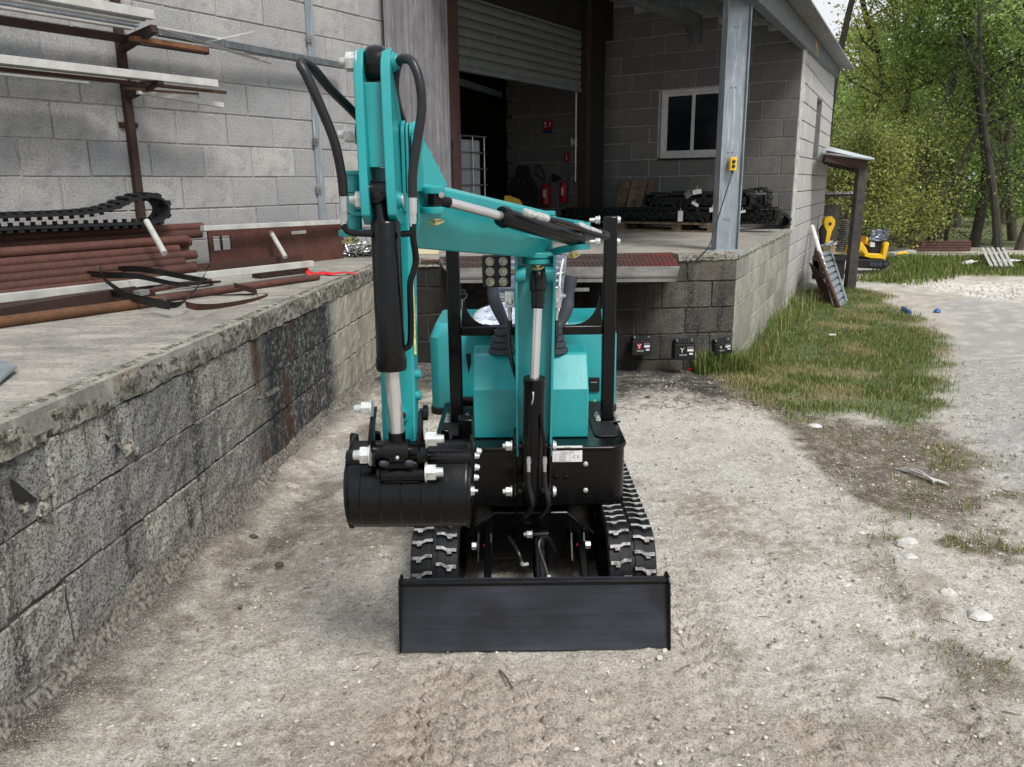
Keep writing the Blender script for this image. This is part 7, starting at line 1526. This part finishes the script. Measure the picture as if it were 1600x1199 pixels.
mb = MB(); mb.prism([yx(1357, 398, .1), yx(1358, 376, .1), yx(1382, 377, .1), yx(1378, 398, .1)], (0, .4, 0)); mb.build('engine', M['black_matt'], ye, bev=.02); mb = MB(); mb.prism([yx(1360, 386, .05), yx(1360, 378, .05), yx(1367, 379, .05), yx(1367, 386, .05)], (0, .05, 0)); mb.build('motor_cover', M['pvc'], ye)
crumple(lambda a, b: tuple(yx(1356 + 8 * b + a * (30 - 3 * b), 376 - 18 * b, .1 + .05 * math.sin(a * 3))), 20, 16, .04, 5, M['pants'], 'seat_cover', ye)
crumple(lambda a, b: tuple(yx(1354 + a * 26, 377 + 2 * b, .05 - .0 + .3 * b)), 16, 6, .03, 7, M['plastic_bag'], 'seat', ye)
# ---- far bits: broken pallet, white sheets, red pipes
pf0 = atG(1538, 412); wp = thing('white_pallet', 'weathered whitish pallet tilted in the far grass', 'pallet', pf0); P = lambda x, y, z: atG(x, y) + Vector((0, 0, z))
for k in range(5): x = 1532 + k * 8; mb = MB(); mb.bar(P(x, 409, .30), P(x + 16, 424, .10), .055, .025); mb.build('board', M['alu'], wp, ang=0)
for f in (0, 1): mb = MB(); mb.bar(P(1530 + 14 * f, 410 + 13 * f, .14 - .06 * f), P(1566 + 14 * f, 410 + 13 * f, .12 - .06 * f), .08, .08); mb.build('bearer', M['wood'], wp, ang=0)
for (x0, x1, y, w, lab) in ((1565, 1620, 416, .45, 'white sheet lying in the grass right of the far pallet'), (1512, 1540, 417, .3, 'white boards in the grass left of the far pallet')):
    c = atG(x0, y); e = atG(x1, y); o = crumple(lambda a, b: (c.x + (e.x - c.x) * a, c.y + w * b, c.z + .05 + .06 * math.sin(3 * a) + .0), 20, 8, .03, 4, M['white'], 'white_sheet', None); tag(o, lab, 'sheet')
for k in range(4):
    a, b2 = atG(1428, 397 - k), atG(1515, 397 - k); mb = MB(); mb.cyl(a + Vector((0, 0, .10 + .05 * k)), b2 + Vector((0, 0, .10 + .05 * k)), .035, n=10); solo(mb, 'far_rusty_pipe', simple('dull_red', (.085, .035, .03), .8) if k == 0 else bpy.data.materials['dull_red'], 'dull red pipe lying at the foot of the trees', 'pipe', 'dull red pipes at the foot of the trees', base=a)
a, b2 = atG(1390, 403), atG(1425, 400); mb = MB(); mb.bar(a + Vector((0, 0, .08)), b2 + Vector((0, 0, .1)), .2, .08); solo(mb, 'white_board', M['alu'], 'pale board lying left of the dull red pipes', 'board', base=a)
fl = [atG(x, y) for x, y in ((1405, 424), (1409, 423), (1402, 426), (1412, 425), (1574, 250))][:4]; mb = MB()
for p in fl:
    mb.cyl(p + Vector((0, 0, .30)), p + Vector((0, 0, .35)), .006, n=5); mb.lathe(p + Vector((0, 0, .35)), (0, 0, 1), [(0, .02), (.02, .06), (.04, .03)], 7)
solo(mb, 'yellow_flowers', M['yellow'], 'little clump of yellow flowers in the far grass', 'flowers', base=fl[0])
# ---- broken spots of the left dock wall: dark holes with mossy rubble in them
for k, (pts, lab) in enumerate((([(163, 677), (172, 684), (188, 702), (184, 706), (168, 699)], ''), ([(16, 748), (28, 756), (58, 781), (52, 787), (24, 783), (20, 765)], ''), ([(58, 770), (86, 756), (108, 745), (104, 752), (88, 762), (76, 776), (66, 782)], ''), ([(402, 622), (420, 612), (433, 604), (438, 609), (424, 618), (410, 624)], ''))):
    mb = MB(); mb.prism([FD.w(FD.px(x, y, .006)[0], .0075, FD.px(x, y, .006)[1]) for x, y in pts], FD.n * .004); mb.build('wall_hole' if k != 3 else 'moss_patch', M['ink'] if k < 2 else M['slabedge'], dock, ang=0, label='dark broken hole' if k < 2 else 'mossy chipped joint')
for k, (x, y, s) in enumerate(((202, 700, .035), (212, 706, .028), (196, 690, .02), (70, 800, .03), (40, 795, .02))):
    u, z = FD.px(x, y, .01); mb = MB(); r = random.Random(k)
    mb.lathe(FD.w(u, .0, z), -FD.n, [(-.01, s * .7), (0, s), (s * .5, s * .8), (s * .8, s * .35)], 8); mb.v = [v + Vector((0, r.uniform(-.2, .2) * s, r.uniform(-.25, .25) * s)) for v in mb.v]; mb.build('mossy_rubble', M['slabedge'], dock, ang=20)
# ================================================================== TREES
BK = rust('tree_bark', (.060, .052, .042), (.105, .095, .08), .95, 5)
def tree(x, y, H, spread, nleaf, tone, name, label, cat='tree', group=None, lean_=(0, 0), low=.25, lsize=.075, sparse=1., trunk=.14):
    r = random.Random(int(x * 131 + y * 17)); base = Vector((x, y, -.25)); t = thing(name, label, cat, base, group=group); nodes = []
    def limb(mb, p0, p1, r0, r1, k=4, wob=.12):
        L = (p1 - p0).length; P = [p0]; 
        for i in range(1, k): P.append(p0.lerp(p1, i / k) + Vector((r.gauss(0, wob), r.gauss(0, wob), r.gauss(0, wob * .5))) * L * .25)
        P.append(p1); PP = catmull(P, 3); n = len(PP); mb.rings(PP, [r0 + (r1 - r0) * i / (n - 1) for i in range(n)], 7); return PP
    mb = MB(); top = base + Vector((lean_[0], lean_[1], H)); tk = limb(mb, base, top, trunk, .02, 6, .10)
    nb_ = int(16 * sparse) + 6
    for i in range(nb_):
        f = low + (1 - low) * (i + r.random() * .6) / nb_; p = tk[min(len(tk) - 1, int(f * (len(tk) - 1)))]
        a = r.uniform(0, 6.28); L = spread * (1.15 - .75 * f) * r.uniform(.6, 1.15); e = p + Vector((math.cos(a) * L, math.sin(a) * L, L * r.uniform(.25, .95)))
        bp2 = limb(mb, p, e, trunk * .38 * (1.15 - f), .008, 3, .2)
        for q in bp2[3:]: nodes.append((q, .30))
        for j in range(4):
            q = bp2[min(len(bp2) - 1, int((.3 + .7 * r.random()) * (len(bp2) - 1)))]; e2 = q + Vector((r.gauss(0, .5), r.gauss(0, .5), r.uniform(-.1, .8))) * L * .42
            cp2 = limb(mb, q, e2, .012, .004, 2, .2)
            for s_ in cp2: nodes.append((s_, .26))
    mb.build('trunk', BK, t, ang=60, split=False)
    rg = np.random.default_rng(int(x * 77 + y * 3)); N = np.array([n_[0] for n_ in nodes]); k = rg.integers(0, len(N), nleaf); w = np.array([n_[1] for n_ in nodes])[k]
    C = N[k] + rg.normal(0, 1, (nleaf, 3)) * w[:, None] * np.array((1, 1, .8)); s = lsize * rg.uniform(.55, 1.25, (nleaf, 1))
    a = rg.normal(0, 1, (nleaf, 3)); a /= np.linalg.norm(a, axis=1, keepdims=True); b = rg.normal(0, 1, (nleaf, 3)); b -= a * (a * b).sum(1, keepdims=True); b /= np.linalg.norm(b, axis=1, keepdims=True)
    V = np.stack([C - a * s, C + b * s * .55, C + a * s, C - b * s * .55], 1) - np.array(base); F = np.arange(nleaf * 4).reshape(-1, 4)
    clump = rg.uniform(.35, 1.5, len(N))[k][:, None]; col = np.array(tone) * clump * rg.uniform(.7, 1.35, (nleaf, 1)) * rg.uniform(.88, 1.12, (nleaf, 3))
    o = raw('crown', V, F, np.repeat(col, 4, 0), M['leaf_tint']); o.parent = t; return t
YG, LG, MG, DG = (.64, .64, .20), (.44, .56, .17), (.32, .44, .13), (.17, .25, .08)
def at_px(px, Y): p = atY(px, 400, Y); return p.x, Y
spec = [(1300, 24, 14, 2.6, 4200, YG, 'slender yellow-green tree rising just right of the warehouse roof', .55, .85), (1345, 27, 15, 3.0, 6500, YG, 'airy yellow-green tree left of the dense green ones', .2, 1.3),
        (1392, 25, 11, 2.3, 9500, (.44, .50, .14), 'yellow-green tree above the yellow excavator', .12, 1.3), (1452, 23, 15, 2.7, 10500, MG, 'tall leafy green tree at the middle of the row', .3, 1.1),
        (1470, 25, 16, 3.2, 14000, LG, 'broad fresh green tree with a leaning trunk', .2, 1.2), (1520, 22, 15.5, 2.8, 14500, MG, 'dense green tree with a dark trunk above the far pallet', .25, 1.2),
        (1580, 24, 16, 3.0, 14500, LG, 'light green tree at the right edge of the photo', .2, 1.2), (1630, 21, 15, 3.0, 9000, MG, 'green tree partly beyond the right edge', .2, 1.2)]
for k, (px, Y, H, sp, nl, tn, lab, low, spr) in enumerate(spec):
    x, y = at_px(px, Y); tree(x, y, H, sp, int(nl * (1.5 if px < 1400 else 2.3)), tn, 'leafy_tree', lab, low=low, sparse=spr, lean_=(random.uniform(-.8, .8), .5), lsize=.05)
for px, Y, nl, tn, lab in ((1335, 31, 8000, LG, 'green tree seen behind the lean-to roof'), (1410, 32, 11000, MG, 'green tree standing behind the front row near the middle'), (1490, 31, 12000, DG, 'darker green tree behind the broad fresh green one'), (1560, 33, 12000, MG, 'green tree behind the right-hand pair'), (1660, 30, 6000, DG, 'dark green tree beyond the right edge')):
    x, y = at_px(px, Y); tree(x, y, 7 if px < 1350 else 8.5 if px < 1450 else 15, 3.2, int(nl * 1.2), tn, 'background_tree', lab, low=.08, lsize=.09)
# understorey bushes
for px, Y, H, sp, nl, tn, lab in ((1318, 21, 3.0, 1.6, 15000, (.26, .30, .09), 'olive green bush behind the timber post'), (1372, 20.5, 2.6, 1.5, 14000, (.38, .41, .12), 'yellowish bush right behind the small yellow excavator'), (1425, 21.5, 3.2, 1.7, 14000, (.27, .32, .09), 'olive bush left of the dark tree trunks'), (1475, 22.5, 5, 2.2, 8000, DG, 'dark green undergrowth bush behind the dull red pipes'), (1550, 22.5, 5.2, 2.2, 8000, DG, 'dark green undergrowth bush behind the far pallet'), (1610, 21, 4.4, 2.0, 6000, MG, 'green bush at the right edge under the trees')):
    x, y = at_px(px, Y); tree(x, y, H, sp, int(nl * .75), tn, 'bush', lab, 'bush', low=.04, lsize=.042, trunk=.06)
for px, Y, L_, lab in ((1405, 22, .35, 'thin bare leaning trunk behind the small yellow excavator'), (1560, 20.5, -.12, 'bare dark trunk leaning left in front of the trees'), (1590, 20.8, .1, 'second bare dark trunk near the right edge')):
    x, y = at_px(px, Y); b = Vector((x, y, -.25)); mb = MB(); P = [b, b + Vector((L_ * 3, 0, 1.6)), b + Vector((L_ * 6, .3, 3.6)), b + Vector((L_ * 9, .4, 6))]; mb.rings(catmull(P, 5), [.12 - .006 * i for i in range(16)], 8)
    for k in range(5): q = P[1].lerp(P[3], k / 5); mb.tube([q, q + Vector((random.uniform(-.6, .6), 0, .5)), q + Vector((random.uniform(-1, 1), 0, 1.1))], .018, 5, 3)
    solo(mb, 'bare_tree', BK, lab, 'tree', base=b)
# distant mass of wood behind everything
n = 26000; X_ = rng.uniform(8, 46, n); Yw = rng.uniform(38, 50, n); hh = 5 + 4 * fbm(X_ * .25, Yw * .25, 4); Zw = -.3 + hh * rng.random(n) ** .8
C = np.stack([X_, Yw, Zw], -1) + rng.normal(0, .3, (n, 3)); a = rng.normal(0, 1, (n, 3)); a /= np.linalg.norm(a, axis=1, keepdims=True); b = rng.normal(0, 1, (n, 3)); b -= a * (a * b).sum(1, keepdims=True); b /= np.linalg.norm(b, axis=1, keepdims=True)
s = .26 * rng.uniform(.6, 1.3, (n, 1)); V = np.stack([C - a * s, C + b * s * .6, C + a * s, C - b * s * .6], 1); F = np.arange(n * 4).reshape(-1, 4)
tag(raw('distant_wood', V, F, np.repeat(np.array(MG) * rng.uniform(.6, 1.5, (n, 1)), 4, 0), M['leaf_tint']), 'far-off green wood behind the row of trees', kind='stuff')
